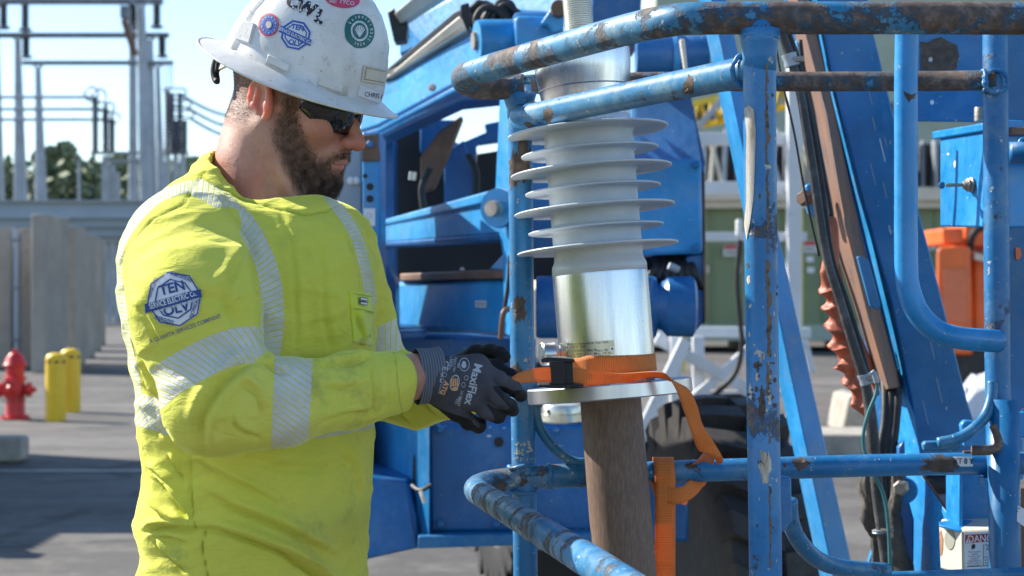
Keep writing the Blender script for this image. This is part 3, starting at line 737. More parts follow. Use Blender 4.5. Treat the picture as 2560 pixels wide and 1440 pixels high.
rail('lower_rail', [(1480, 1188, 2.88), (1400, 1190, 2.88), (1303, 1196, 2.88), (1245, 1203, 2.875), (1205, 1212, 2.85), (1190, 1225, 2.79), (1215, 1243, 2.68), (1300, 1295, 2.40), (1400, 1357, 2.15), (1500, 1420, 1.95), (1620, 1500, 1.75), (1800, 1600, 1.6)], .0202, 'blue_low')
rail('lower_back_rail', [(1303, 1196, 2.88), (1640, 1181, 2.88), (1900, 1172, 2.88), (2200, 1163, 2.88), (2500, 1158, 2.86), (2700, 1156, 2.86)], .0188, 'blue_tube')
# weld beads and fillets where tubes meet
def weld(x, y, d, r, ax=(0, 0, 1), name='weld_bead', wob=.12, mat='blue_tube', rt=.0035):
    c = P(x, y, d); A = Vector(ax).normalized(); u = A.orthogonal().normalized(); w = A.cross(u); pts = []
    for k in range(33):
        a = k*math.pi/16; q = r*(1+pnoise(Vector((math.cos(a)*2, math.sin(a)*2, x*.1)))*wob)
        pts.append(c+u*math.cos(a)*q+w*math.sin(a)*q+A*pnoise(Vector((math.cos(a), math.sin(a), y*.3)))*.004)
    MB().tube(pts, [rt*(1+.5*pnoise(Vector((k*.9, x, y)))) for k in range(33)], 8, smooth=3).build(name, M[mat], bk, smooth=True)
weld(1899, 92, 2.2, .0225); weld(1299, 262, 2.88, .0215); weld(1305, 1165, 2.88, .022); weld(1307, 1228, 2.88, .022)
weld(1866, 178, 2.235, .0215, (.41, -.91, 0)); weld(1335, 290, 2.83, .0212, (.41, -.91, 0)); weld(2458, 203, 2.875, .0185, (1, 0, 0)); weld(2490, 203, 2.86, .02, (0, -1, .2)); weld(2462, 1158, 2.87, .020, (1, 0, 0)); weld(1375, 1192, 2.88, .0205, (1, 0, 0))
# fillet blob where post meets top rail
MB().lathe([(.0213, -.05), (.022, -.03), (.0245, -.012), (.028, .004)], P(1899, 82, 2.2), n=24).build('weld_fillet', M['blue_tube'], bk, smooth=True)
MB().lathe([(.0205, -.04), (.0222, -.024), (.026, -.008), (.029, .004)], P(1299, 238, 2.88), n=24).build('weld_fillet', M['blue_tube'], bk, smooth=True)
rail('corner_brace', [(1338, 1010, 2.88), (1343, 1050, 2.88), (1362, 1092, 2.88), (1398, 1132, 2.88), (1438, 1155, 2.88), (1490, 1160, 2.88)], .0085, 'blue_mid', 6, 12)
MB().pp([(1334, 960), (1352, 960), (1352, 1078), (1334, 1068)], 2.875, .012).build('gusset_plate', M['blue_tube'], bk, bevel=.002)
MB().pp([(1418, 1163), (1428, 1146), (1478, 1146), (1478, 1176), (1412, 1176)], 2.875, .012).build('gusset_plate', M['blue_tube'], bk, bevel=.002)
rail('corner_brace', [(1972, 1250, 2.26), (1978, 1310, 2.27), (2005, 1362, 2.30), (2050, 1402, 2.33), (2110, 1420, 2.36), (2215, 1428, 2.4)], .0118, 'blue_mid', 6, 14)
MB().pp([(1950, 1190), (1978, 1194), (1981, 1300), (1962, 1330), (1950, 1330)], 2.23, .012).build('gusset_plate', M['blue_tube'], bk, bevel=.002)
rail('toe_rail', [(2185, 1446, 2.45), (2300, 1443, 2.45), (2450, 1438, 2.45), (2700, 1430, 2.45)], .0095, 'blue_mid', 3, 14)
rail('bent_tube', [(2268, 40, 2.75), (2265, 200, 2.75), (2265, 420, 2.75), (2265, 640, 2.75), (2270, 715, 2.75), (2294, 780, 2.75), (2340, 826, 2.75), (2400, 845, 2.755), (2495, 853, 2.8)], .0187, 'blue_box', 8)
rail('torn_brace', [(2481, 955, 2.84), (2478, 1000, 2.83), (2462, 1042, 2.82), (2430, 1076, 2.81), (2390, 1098, 2.81), (2345, 1108, 2.81)], .0098, 'blue_mid', 6, 12)
MB().pp([(2308, 1110), (2316, 1104), (2400, 1102), (2404, 1118), (2398, 1128), (2312, 1128)], 2.83, .02).build('brace_foot', M['blue_mid'], bk, bevel=.003)
rail('broken_brace', [(2485, 1062, 2.82), (2494, 1085, 2.815), (2497, 1110, 2.81), (2480, 1124, 2.81), (2430, 1126, 2.81)], .0085, 'rust', 5, 12)
MB().lathe([(.0335, 0), (.0335, .009)], P(2497, 1206, 2.85), n=32).build('clamp_ring', M['blue_box'], bk, auto=30)
MB().pp([(2410, 1128), (2462, 1128), (2462, 1140), (2410, 1136)], 2.86, .01).build('ledge', M['rusty_steel'], bk)
# rust-through patches and peeled spots at their places on the tubes
ba = bvh_of(post_a, post_b, post_c); brl = bvh_of(rail_top, rail_mid, rail_back)
def patch(cx, cy, rx, ry, sd_, mat, b=ba, off=.0003): return poly_decal('bare_patch', blob(cx, cy, rx, ry, sd_), b, M[mat], bk, off)
t = NT('bare_rust_patch'); n_ = t.noise(60, 6, .7)
M['barerust'] = t.set(t.ramp(n_, [(.3, (.040, .030, .026)), (.5, (.085, .060, .048)), (.75, (.16, .115, .088))]), .8, 0, t.bump(n_, .5, .002))
patch(1297, 772, 19, 36, 1, 'barerust'); patch(1284, 425, 14, 45, 2, 'barerust'); patch(1310, 400, 16, 60, 3, 'barerust'); patch(1290, 935, 16, 18, 5, 'barerust'); patch(1300, 1205, 18, 10, 6, 'barerust')
patch(1905, 1010, 9, 40, 10, 'barerust')
t = NT('seam_rust_streak'); n_ = t.noise(90, 6, .7)
M['seamrust'] = t.set(t.ramp(n_, [(.35, (.06, .035, .022)), (.55, (.20, .13, .07)), (.75, (.05, .08, .11))]), .75, 0, t.bump(n_, .5, .002))
t = NT('peeled_sticker'); n_ = t.noise(1, 6, .7, 0, t.map((60, 60, 12)))
M['peel'] = t.set(t.ramp(n_, [(.30, (.16, .13, .10)), (.42, (.40, .34, .26)), (.58, (.60, .56, .48)), (.72, (.34, .27, .2))]), .7, 0, t.bump(n_, .5, .002))
poly_decal('peeling_strip', [(1862, 272), (1873, 262), (1886, 275), (1890, 330), (1888, 420), (1884, 500), (1876, 560), (1868, 600), (1862, 560), (1861, 400)], ba, M['peel'], bk, .0012)
patch(1913, 1165, 15, 42, 12, 'peel'); patch(1872, 700, 4, 12, 13, 'peel'); patch(1876, 980, 4, 18, 15, 'peel')
for i in range(46):
    rs = random.Random(i+70); patch(1308+rs.uniform(-22, 22), 1128+rs.uniform(-26, 26), rs.uniform(1, 3.4), rs.uniform(1, 3.6), i, 'peel')
for i in range(26):
    rs = random.Random(i+170); patch(1905+rs.uniform(-36, 34), rs.uniform(880, 1020), rs.uniform(1.5, 6), rs.uniform(2, 9), i, rs.choice(['peel', 'barerust']))
rs = random.Random(41)
for (y0, y1, w) in ((60, 230, 5), (232, 420, 7), (425, 640, 5), (650, 900, 8), (905, 1010, 9), (1060, 1110, 4), (1215, 1420, 4)):
    L_ = [(1916+(y-60)*.008+rs.uniform(-w*.5, w*.2)-w*.5, y) for y in range(y0, y1, 12)]; R_ = [(x+rs.uniform(w*.5, w*1.6), y) for x, y in L_]
    poly_strip = []; F_ = []
    for a_, b_ in zip(L_, R_): poly_strip += [a_, b_]
    for i in range(len(L_)-1): F_.append((2*i, 2*i+1, 2*i+3, 2*i+2))
    decal_mesh('seam_rust', poly_strip, F_, ba, M['seamrust'], bk, .0004)
for i in range(26):
    rs = random.Random(i+370); y = rs.uniform(70, 1420); patch(1905+rs.uniform(-38, 40), y, rs.uniform(.8, 3.5), rs.uniform(1, 7), i, rs.choice(['barerust', 'barerust', 'peel']))
for i in range(10):
    rs = random.Random(i+270); patch(1323, 800+i*19+rs.uniform(-6, 6), rs.uniform(1, 2), rs.uniform(2, 5), i, 'peel')
blow = bvh_of(*[o for o in col.objects if o.name.startswith('lower_back_rail')])
def lpatch(*a): return patch(*a[:-1], a[-1], b=blow)
lpatch(2352, 1160, 46, 26, 21, 'barerust'); lpatch(2004, 1158, 20, 17, 22, 'barerust'); lpatch(1728, 1165, 14, 9, 23, 'barerust'); lpatch(1962, 1163, 5, 5, 24, 'barerust')
poly_decal('torn_label', [(2382, 1142), (2430, 1142), (2432, 1166), (2400, 1166), (2392, 1158)], blow, M['white_label'], bk, .0012)
text_decal('label_lettering', 'XT 8 Y', 2408, 1154, 17, blow, M['ink'], bk, rot=2, off=.0022)
patch(1370, 290, 14, 20, 31, 'barerust', brl); patch(1722, 216, 15, 25, 32, 'barerust', brl); patch(1320, 312, 12, 8, 33, 'barerust', brl)

# plates and boxes carried by the basket
MB().pp([(2290, 60), (2520, 60), (2520, 306), (2290, 303)], 3.3, .008).build('upper_plate', M['blue_plate'], bk, bevel=.002)
up = [o for o in col.objects if o.name.startswith('upper_plate')][0]; bu = bvh_of(up)
poly_decal('bare_patch', [(2300, 104), (2320, 106), (2332, 98), (2352, 92), (2372, 104), (2392, 112), (2398, 140), (2390, 175), (2360, 178), (2300, 176)], bu, M['barerust'], bk, .0006)
poly_decal('bare_patch', [(2258, 226), (2305, 226), (2290, 246), (2272, 256), (2262, 240)], bvh_of(up, [o for o in col.objects if o.name.startswith('bent_tube')][0]), M['barerust'], bk, .0006)
for (x, y) in ((2326, 149), (2330, 256)): ring_decal('bolt_hole', x, y, 5, 6, 0, bu, M['white_plastic'], bk)
MB().pp([(2516, 60), (2720, 60), (2720, 1034), (2516, 1030)], 2.99, .006).build('side_plate', M['blue_plate'], bk, bevel=.001)
MB().pp([(2528, 318), (2720, 316), (2720, 336), (2528, 338)], 2.965, .02).build('angle_strip', M['rusty_steel'], bk, bevel=.002)
MB().tube([P(2524, 382, 2.93), P(2700, 380, 2.93)], .019, 18).build('stub_tube', M['blue_tube'], bk, smooth=True)
MB().tube([P(2548, 362, 2.93), P(2553, 350, 2.93), P(2564, 348, 2.93)], .004, 8, smooth=4).build('hook_ring', M['blue_box'], bk, smooth=True)
MB().pp([(2540, 618), (2552, 622), (2554, 640), (2545, 650), (2540, 646)], 2.984, .002).build('notch', M['orange'], bk)
MB().pp([(2520, 1030), (2720, 1030), (2720, 1095), (2520, 1095)], 2.96, .05).build('lower_bracket', M['blue_box'], bk, bevel=.003)
cbx = thing('control_box', 'blue steel control box with one toggle switch fixed between the basket posts', 'control box', P(2410, 570, 3.15))
A, B = P(2349, 567, 3.24), P(2500, 569, 2.98); At, Bt = P(2349, 345, 3.24), P(2500, 322, 2.98); nn = (B-A).cross(Vector((0, 0, 1))).normalized(); bk_ = -nn*.16 if nn.y < 0 else nn*.16
cbody = MB().prism([At, Bt, B, A], bk_).build('box_body', M['blue_box'], cbx, bevel=.004)
o1 = -bk_.normalized()*.006
MB().prism([P(2336, 329, 3.26)+o1, P(2505, 300, 2.97)+o1, P(2505, 322, 2.97)+o1, P(2338, 349, 3.26)+o1], bk_*1.08).build('box_lid', M['blue_box'], cbx, bevel=.003)
bb = bvh_of(cbody)
c = hit(bb, 2432, 462, 0); nb = -bk_.normalized()
MB().lathe([(.0135, 0), (.0145, .004), (.011, .007), (.013, .010), (.009, .014), (.007, .018), (0, .02)], c, nb+Vector((-.35, 0, -.05)), 16).build('switch_boot', M['steel_bolt'], cbx, auto=40)
e = c+nb*.016; e2 = e+nb*.012+Vector((-.022, 0, -.001)); MB().tube([e, e2], [.0032, .0036], 10).build('switch_lever', M['steel_bolt'], cbx)
MB().lathe([(0, 0), (.006, .001), (.007, .005), (.004, .009), (0, .01)], e2+Vector((-.004, 0, 0)), (-1, -.3, 0), 12).build('switch_tip', M['blue_plate'], cbx, auto=60)
poly_decal('paint_chip', blob(2388, 410, 3, 9, 4), bb, M['white_label'], cbx, .0005); ring_decal('paint_chip', 2371, 385, 3, 3, 0, bb, M['white_label'], cbx)
MB().lathe([(.0, 0), (.0105, 0), (.0105, .022), (.0095, .025), (.0, .026)], P(2450, 303, 3.10), n=18).build('knob', M['steel_bolt'], cbx, auto=40)
# bracket + electric box with the danger label
eb = thing('electric_box', 'cream electric box with a red and white DANGER label under a blue bracket', 'electric box', P(2420, 1440, 2.9))
MB().pp([(2398, 1190), (2404, 1182), (2424, 1182), (2480, 1186), (2480, 1326), (2400, 1326)], 2.98, .006).build('bracket_plate', M['blue_box'], eb, bevel=.002)
MB().prism([P(2347, 1304, 2.93), P(2400, 1297, 2.99), P(2480, 1300, 2.97), P(2480, 1322, 2.91), P(2402, 1326, 2.86), P(2348, 1312, 2.89)], (0, 0, -.004)).build('bracket_foot', M['blue_box'], eb, bevel=.001)
MB().pp([(2398, 1184), (2405, 1182), (2408, 1316), (2398, 1320)], 2.90, .09).build('bracket_flange', M['blue_box'], eb, bevel=.002)
el, er_ = 2.95, 2.85
mbx = MB().prism([P(2404, 1325, 2.86), P(2540, 1322, 2.84), P(2540, 1434, 2.84), P(2406, 1436, 2.86)], (0, .14, 0))
ebody = mbx.build('box_body', M['grease_box'], eb, bevel=.004)
MB().prism([P(2348, 1314, 2.93), P(2405, 1326, 2.857), P(2407, 1437, 2.857), P(2352, 1422, 2.93)], (.03, .07, 0)).build('box_side', M['grease_box'], eb, bevel=.003)
side = [o for o in col.objects if o.name.startswith('box_side')][0]; bs_ = bvh_of(side); be = bvh_of(ebody)
ring_decal('knockout_hole', 2375, 1348, 13, 26, 0, bs_, dirty('hole_shade', (.30, .30, .25), .2, .6), eb, off=.0008)
poly_decal('rust_stain', blob(2353, 1360, 5, 30, 3, j=.2), bs_, dirty('rust_stain', (.42, .20, .09), .3, .8), eb, .0006)
quad_decal('danger_label', [(2410, 1332), (2482, 1328), (2482, 1420), (2412, 1426)], be, M['white_label'], eb, off=.001)
quad_decal('red_band', [(2413, 1337), (2482, 1333), (2482, 1353), (2413, 1358)], be, M['red_label'], eb, off=.0016)
text_decal('danger_lettering', 'DANGER', 2462, 1346, 25, be, M['white_label'], eb, rot=-3, off=.0024, xs=.85)
poly_decal('warning_triangle', [(2421, 1340), (2428, 1356), (2414, 1357)], be, M['white_label'], eb, off=.0024)
text_decal('mark', '!', 2421, 1351, 13, be, M['red_label'], eb, off=.0032)
quad_decal('divider', [(2458, 1360), (2459, 1360), (2459, 1415), (2458, 1415)], be, M['ink'], eb, 1, 6, off=.002)
quad_decal('divider', [(2416, 1416), (2482, 1412), (2482, 1413.5), (2416, 1417.5)], be, M['ink'], eb, 4, 1, off=.002)
for k, s_ in enumerate(('Electrocution', 'Hazard', 'Contact with', 'energized', 'equipment can', 'result in death or', 'serious injury')):
    text_decal('fine_print', s_, 2436, 1379+k*5.6, 5.6, be, M['ink'], eb, rot=-2, off=.002, bold=0)
for k, s_ in enumerate(('Avoid contact', 'with other', 'equipment')):
    text_decal('fine_print', s_, 2473, 1392+k*7, 5.6, be, M['ink'], eb, rot=-2, off=.002, bold=0)
MB().tube([P(2462, 1362, 2.842), P(2472, 1364, 2.842), P(2466, 1372, 2.842), P(2475, 1374, 2.842)], .0008, 6, smooth=3).build('pictogram', M['ink'], eb)
poly_decal('pictogram', blob(2433, 1366, 5, 6, 2, j=.4), be, M['ink'], eb, off=.002)
tg = MB().prism([P(2540, 1262, 2.8), P(2620, 1300, 2.78), P(2600, 1345, 2.78), P(2524, 1290, 2.8)], (0, .002, 0)).build('paper_tag', M['white_label'], None); tagm(tg, 'white written tag hanging at the right photo edge', 'tag')
for k in range(4):
    a = P(2545+k*-4, 1270+k*7, 2.797); tg2 = MB().bar(a, a+Vector((.035, 0, -.0165)), .0012, .0004, up=(0, 1, 0)).build('handwriting', M['ink'], tg)
dk = MB().pp([(2540, 1226), (2546, 1220), (2720, 1220), (2720, 1500), (2542, 1500)], 2.95, .02).build('dark_panel', M['rusty_steel'], None, bevel=.002); tagm(dk, 'dark scuffed steel panel behind the white tag at the photo edge', 'panel')
# ================================================================== insulator bushing
BF = P(1524, 972, 2.812); BA = Vector((-.082, .045, 1)).normalized()
def sy(y):
    lo, hi = -1.5, 1.5
    for _ in range(50):
        m = (lo+hi)/2; p = BF+BA*m
        if 720-(p.z-CH)/p.y*F > y: lo = m
        else: hi = m
    return lo
def K(y): p = BF+BA*sy(y); return p.y/F     # metres per pixel at that height
bu_ = thing('insulator_bushing', 'grey shedded insulator bushing with aluminium ends standing on a brown tube', 'insulator', BF+BA*sy(1700))
def ly(name, prof, mat, n=64, auto=30, smooth=False):
    """prof: (radius px, y px) top to bottom"""
    return MB().lathe([(r*K(y), sy(y)) for r, y in reversed(prof)], BF, BA, n).build(name, M[mat], bu_, auto=None if smooth else auto, smooth=smooth)
# threaded stud
pr = []; y = -60
while y < 130:
    pr += [(33, y), (36.5, y+1.6), (36.5, y+3), (33, y+4.6)]; y += 5.4
M['stud'] = dirty('silver_plated_thread', (.70, .66, .56), .1, .35, .9, 20, .25, (.25, .2, .12), .1, 100)
ly('threaded_stud', pr, 'stud', 40, 50)
ly('top_terminal', [(0, 104), (112, 104), (118, 108), (120, 114), (121, 135), (121, 165), (119, 185), (114, 215), (111, 240), (109, 262), (108.5, 264), (108, 300), (108, 318), (0, 318)], 'alu', 72)
ly('terminal_seam', [(121.4, 128), (121.8, 129), (121.8, 130.5), (121.4, 131)], 'galv_dark')
ly('terminal_seam', [(114.6, 222), (114.8, 223), (114.8, 224.5), (114.4, 225)], 'galv_dark')
# shed stack: one continuous moulded body
prof = [(0, 296), (109, 297), (111, 306), (111, 322)]
sheds = [(326, 201), (377, 172), (424, 202), (471, 170), (520, 201), (569, 170), (617, 202)]
for i, (yy, r) in enumerate(sheds):
    prof += [(111, yy-10), (112.5, yy-5), (117, yy-2.5), (r-12, yy+.5), (r-4, yy+.8), (r-.5, yy+2.2), (r, yy+4), (r-.8, yy+6), (r-4, yy+7), (r-14, yy+6.5), (118, yy+5), (113, yy+7.5), (111, yy+12)]
prof += [(111, 640), (112, 650), (118, 662), (119, 668), (119, 684), (0, 684)]
ly('shed_body', prof, 'silicone', 96, None, True)
ly('housing', [(0, 682), (116, 682), (118.5, 684), (119, 690), (119, 900), (118, 925), (119, 940), (122, 955), (0, 957)], 'alu', 96)
ly('housing_foot', [(0, 930), (120, 932), (124, 944), (131, 952), (145, 957), (145, 960), (0, 960)], 'alu_edge', 72)
ly('flange', [(0, 957), (196, 957), (203, 958), (206, 961), (206, 992), (204, 995), (0, 995)], 'alu_edge', 96)
ly('support_tube', [(76, 990), (77, 1100), (78, 1300), (78.5, 1500), (79, 1800)], 'brown_pole', 64)
hs = [o for o in bu_.children if o.name.startswith('housing')]; bh = bvh_of(hs[0]); bft = bvh_of(*[o for o in bu_.children if o.name.startswith(('flange', 'housing'))])
t = NT('etched_nameplate'); M['plate'] = t.set(t.ramp(t.noise(30, 4), [(.3, (.50, .47, .36)), (.7, (.68, .64, .50))]), .32, .85)
quad_decal('nameplate', [(1400, 857), (1535, 850), (1537, 886), (1403, 905)], bh, M['plate'], bu_, 16, 4, off=.0008)
for k, (s_, x, y, sz) in enumerate((('Made in Switzerland, Year 2024', 1470, 858, 8), ('GOH 350 F 100', 1432, 868, 10), ('Ident 1ZCD252953, Rev A', 1442, 877, 9), ('C1: 1043 pF', 1447, 885, 8), ('C2: 159 pF', 1447, 892, 8), ('Vert: 90', 1505, 876, 9), ('Mass: 106 lbs', 1507, 883, 8), ('Lu: 960 mm', 1505, 890, 8))):
    text_decal('plate_lettering', s_, x, y, sz, bh, M['ink'], bu_, rot=-3, off=.0014, bold=.004)
def screw(x, y, r, b, name='screw'):
    ring_decal(name, x, y, r, r, 0, b, M['alu_edge'], bu_, off=.002); ring_decal('socket', x, y, r*.5, r*.55, 0, b, M['black'], bu_, off=.003)
screw(1530, 872, 5, bh)
c = hit(bft, 1626, 944, 0)
MB().lathe([(.0, -.004), (.0075, -.003), (.0075, .004), (.006, .006), (.0035, .006), (.003, .001), (0, .001)], P(1626, 945, 2.715), (.2, -.6, .8), 18).build('screw', M['galv_dark'], bu_, auto=40)
# test tap on the left of the housing
tc = P(1398, 884, 2.785); ax = Vector((-1, -.25, -.02)).normalized()
MB().lathe([(.016, -.02), (.016, .0), (.0135, .001), (.0135, .012), (.0165, .0125), (.0165, .024), (.015, .026), (.0, .026)], tc, ax, 6).build('tap_hex', M['alu_edge'], bu_, auto=25)
MB().lathe([(.0165, .009), (.0195, .0095), (.0195, .029), (.0175, .031), (.0, .031)], tc, ax, 28).build('tap_cap', M['alu_edge'], bu_, auto=25)
# ---- second connector seen behind the tube: clamp ring on the lift
# ================================================================== orange strap
def ribbon(name, rows, mat, parent, sub=6, thick=.0016, label=None):
    """rows: (centre, half width vector)"""
    c = [Vector(r[0]) for r in rows]; w = [Vector(r[1]) for r in rows]; m = len(c); C_ = []; W_ = []
    def cr(a, i, t):
        p0 = a[max(i-1, 0)]; p1 = a[i]; p2 = a[i+1]; p3 = a[min(i+2, m-1)]
        return .5*((2*p1)+(p2-p0)*t+(2*p0-5*p1+4*p2-p3)*t*t+(3*p1-p0-3*p2+p3)*t**3)
    for i in range(m-1):
        for k in range(sub): C_.append(cr(c, i, k/sub)); W_.append(cr(w, i, k/sub))
    C_.append(c[-1]); W_.append(w[-1]); V = []; f = []; uv = []; L = 0; nn = 5
    for i in range(len(C_)):
        if i: L += (C_[i]-C_[i-1]).length
        for j in range(nn):
            q = -1+2*j/(nn-1); V.append(C_[i]+W_[i]*q); uv.append((L*10, (q+1)/2))
    for i in range(len(C_)-1):
        for j in range(nn-1): a = i*nn+j; f.append((a, a+1, a+nn+1, a+nn))
    o = mobj(name, V, f, M[mat], parent, smooth=True)
    Lr = o.data.uv_layers.new(name='UVMap')
    for lp in o.data.loops: Lr.data[lp.index].uv = uv[lp.vertex_index]
    s = o.modifiers.new('thickness', 'SOLIDIFY'); s.thickness = thick; s.offset = 0
    return o
st = thing('ratchet_strap', 'orange webbing strap pulled round the insulator base through a black buckle', 'strap', P(1520, 940, 2.64))
def cylp(ang, y, extra=.0012):   # point on the housing; ang 0 = towards camera, + = right
    s = sy(y); p = BF+BA*s; r = 119*K(y)+extra
    return p+Vector((math.sin(R(ang))*r, -math.cos(R(ang))*r, 0))
rows = []
for a in range(-62, 266, 12):
    y = 905+min(a, 90)*-.03 if a < 90 else 902
    up_ = (cylp(a, y-21)-cylp(a, y+21))/2; rows.append((cylp(a, y+(6 if a < -30 else 0)), up_))
ribbon('wrap_band', rows, 'webbing', st, 2)
W = lambda dx, dy, d, dz=0: Vector((dx*d/F, dz, -dy*d/F))
ribbon('tail', [(P(1282, 950, 2.50), W(4, 6, 2.5)), (P(1300, 945, 2.515), W(3, 13, 2.5)), (P(1340, 938, 2.57), W(2, 18, 2.5)), (P(1385, 937, 2.645), W(1, 20, 2.6)), (P(1440, 941, 2.68), W(0, 21, 2.65)), (P(1500, 948, 2.695), W(-1, 19, 2.7)),
    (P(1550, 948, 2.695), W(-2, 15, 2.7, .004)), (P(1600, 940, 2.69), W(-2, 10, 2.7, .010)), (P(1640, 937, 2.68), W(2, 8, 2.7, .013)), (P(1675, 946, 2.67), W(10, 10, 2.7, .008)), (P(1705, 972, 2.665), W(17, 2, 2.7, .006)), (P(1726, 1020, 2.67), W(17, -6, 2.7)), (P(1742, 1070, 2.68), W(15, -8, 2.7, .005)), (P(1765, 1115, 2.71), W(22, -8, 2.6)), (P(1783, 1140, 2.72), W(25, 10, 2.7)), (P(1790, 1150, 2.78), W(6, 14, 2.7, .01))], 'webbing', st, 7)
ribbon('knot_fold', [(P(1785, 1148, 2.74), W(-4, 14, 2.7)), (P(1760, 1140, 2.80), W(-8, 12, 2.7)), (P(1745, 1150, 2.84), W(-10, 10, 2.7)), (P(1740, 1172, 2.90), W(-22, 0, 2.7)), (P(1742, 1215, 2.92), W(-24, 4, 2.7)), (P(1722, 1240, 2.90), W(-8, 22, 2.7)), (P(1690, 1236, 2.86), W(0, 20, 2.7)), (P(1650, 1228, 2.87), W(2, 20, 2.7)), (P(1634, 1205, 2.90), W(10, 14, 2.7))], 'webbing', st, 7)
ribbon('loop_band', [(P(1628, 1192, 2.88), W(10, 12, 2.8)), (P(1636, 1226, 2.86), W(4, 19, 2.8)), (P(1685, 1240, 2.850), W(0, 21, 2.8)), (P(1722, 1228, 2.855), W(6, 20, 2.8)), (P(1746, 1198, 2.88), W(17, 10, 2.8)), (P(1754, 1168, 2.91), W(20, 0, 2.8))], 'webbing', st, 6)
rws = []
for k in range(9):
    a = R(-90+k*27); rws.append((P(1660, 1176, 2.88)+Vector((0, -math.cos(a)*.0205*(1) if False else math.sin(a)*.0215, math.cos(a)*.0215)), Vector((26*2.88/F, 0, 0))))
hang = [(P(1663, y, 2.852), Vector(((25+(.6 if y % 80 else 0))*2.85/F, 0, 0))) for y in (1600, 1500, 1400, 1300, 1230, 1195)]
top = [(P(1658, 1177, 2.88)+Vector((0, -.0225*math.cos(R(a)), .0225*math.sin(R(a)))), Vector((25.5*2.88/F, 0, 0))) for a in (15, 40, 65, 90, 115, 140, 180, 215)]
ribbon('hanging_band', hang+top, 'webbing', st, 5)
# black buckle
bb_ = MB()
bb_.prism([P(1352, 897, 2.640), P(1366, 893, 2.640), P(1420, 896, 2.640), P(1437, 899, 2.640), P(1437, 906, 2.640), P(1354, 906, 2.640)], (0, .070, 0))
bb_.prism([P(1374, 904, 2.633), P(1410, 904, 2.633), P(1412, 962, 2.633), P(1374, 962, 2.633)], (0, .050, 0))
bb_.prism([P(1408, 904, 2.645), P(1432, 906, 2.645), P(1434, 960, 2.645), P(1410, 962, 2.645)], (0, .05, 0))
bb_.prism([P(1345, 962, 2.630), P(1440, 960, 2.630), P(1462, 965, 2.630), P(1400, 972, 2.630), P(1346, 968, 2.630)], (0, .075, 0))
bb_.build('buckle', M['black_metal'], st, bevel=.0012)
# ================================================================== blue boom lift behind the bushing
bl = thing('boom_lift', 'large blue boom lift with folded arms, turntable and black treaded tyre behind the insulator', 'boom lift', (P(1300, 720, 5.2).x, 5.2, 0))
def pb_(name, poly, d, t, mat, bevel=.006, par=None, dx=0): return MB().pp(poly, d, t, dx=dx).build(name, M[mat], par or bl, bevel=bevel)
# grey cabinet and blue upright beside the face
pb_('cabinet_cover', [(700, 322), (905, 322), (905, 1300), (700, 1300)], 5.0, .5, 'grey_cover')
pb_('cabinet_trim', [(868, 560), (902, 560), (902, 930), (868, 930)], 4.99, .02, 'grey_cover', .003)
for x in (878, 893): 
    c = P(x, 452, 4.995); MB().lathe([(.012, 0), (.012, .006), (.006, .012), (0, .012)], c, (0, -1, 0), 12).build('rivet', M['white_plastic'], bl)
pb_('upright', [(905, 330), (950, 330), (952, 860), (907, 860)], 4.9, .22, 'blue_clean')
pb_('upright_cap', [(903, 338), (945, 334), (950, 402), (905, 404)], 4.89, .02, 'rusty_steel', .003)
ups = bvh_of([o for o in bl.children if o.name == 'upright'][0]) if any(o.name == 'upright' for o in bl.children) else bvh_of([o for o in bl.children if o.name.startswith('upright')][0])
for (x, y, r) in ((913, 440, 6), (925, 467, 9), (925, 497, 9)): ring_decal('hole', x, y, r, r, 0, ups, M['black'], bl, off=.002)
quad_decal('paper_label', [(909, 521), (938, 521), (938, 565), (909, 565)], ups, M['white_label'], bl, off=.002)
ring_decal('label_mark', 923, 540, 7, 7, .75, ups, M['galv'], bl, off=.003, n=12)
# dark machine interior
pb_('inner_back', [(930, 300), (1135, 300), (1130, 420), (1300, 420), (1300, 1000), (930, 1000)], 6.6, .1, 'black_metal', 0)
pb_('inner_frame', [(950, 350), (985, 345), (985, 700), (955, 700)], 6.2, .2, 'blue_deep')
pb_('inner_link', [(1050, 395), (1095, 330), (1150, 290), (1158, 292), (1120, 390), (1085, 470), (1052, 480)], 5.9, .1, 'rusty_steel')
pb_('inner_plate', [(1110, 380), (1160, 350), (1185, 420), (1185, 520), (1110, 520)], 6.2, .1, 'blue_deep')
pb_('inner_plate', [(1190, 385), (1255, 375), (1255, 480), (1190, 490)], 6.1, .1, 'black_metal')
pb_('inner_web', [(1050, 300), (1140, 300), (1145, 330), (1132, 352), (1150, 360), (1165, 352), (1215, 330), (1210, 310), (1262, 300), (1262, 352), (1190, 362), (1192, 385), (1255, 378), (1255, 400), (1100, 420), (1050, 380)], 6.4, .08, 'blue_deep')
MB().tube([P(1075, 420, 5.7), P(1055, 470, 5.7), P(1062, 540, 5.7)], .012, 8, smooth=6).build('inner_hose', M['rubber'], bl)
MB().tube([P(1170, 385, 5.8), P(1190, 430, 5.8), P(1190, 500, 5.8)], .012, 8, smooth=6).build('inner_hose', M['rubber'], bl)
MB().tube([P(1032, 430, 5.6), P(1030, 450, 5.6)], .012, 8).build('fitting', M['stud'], bl)
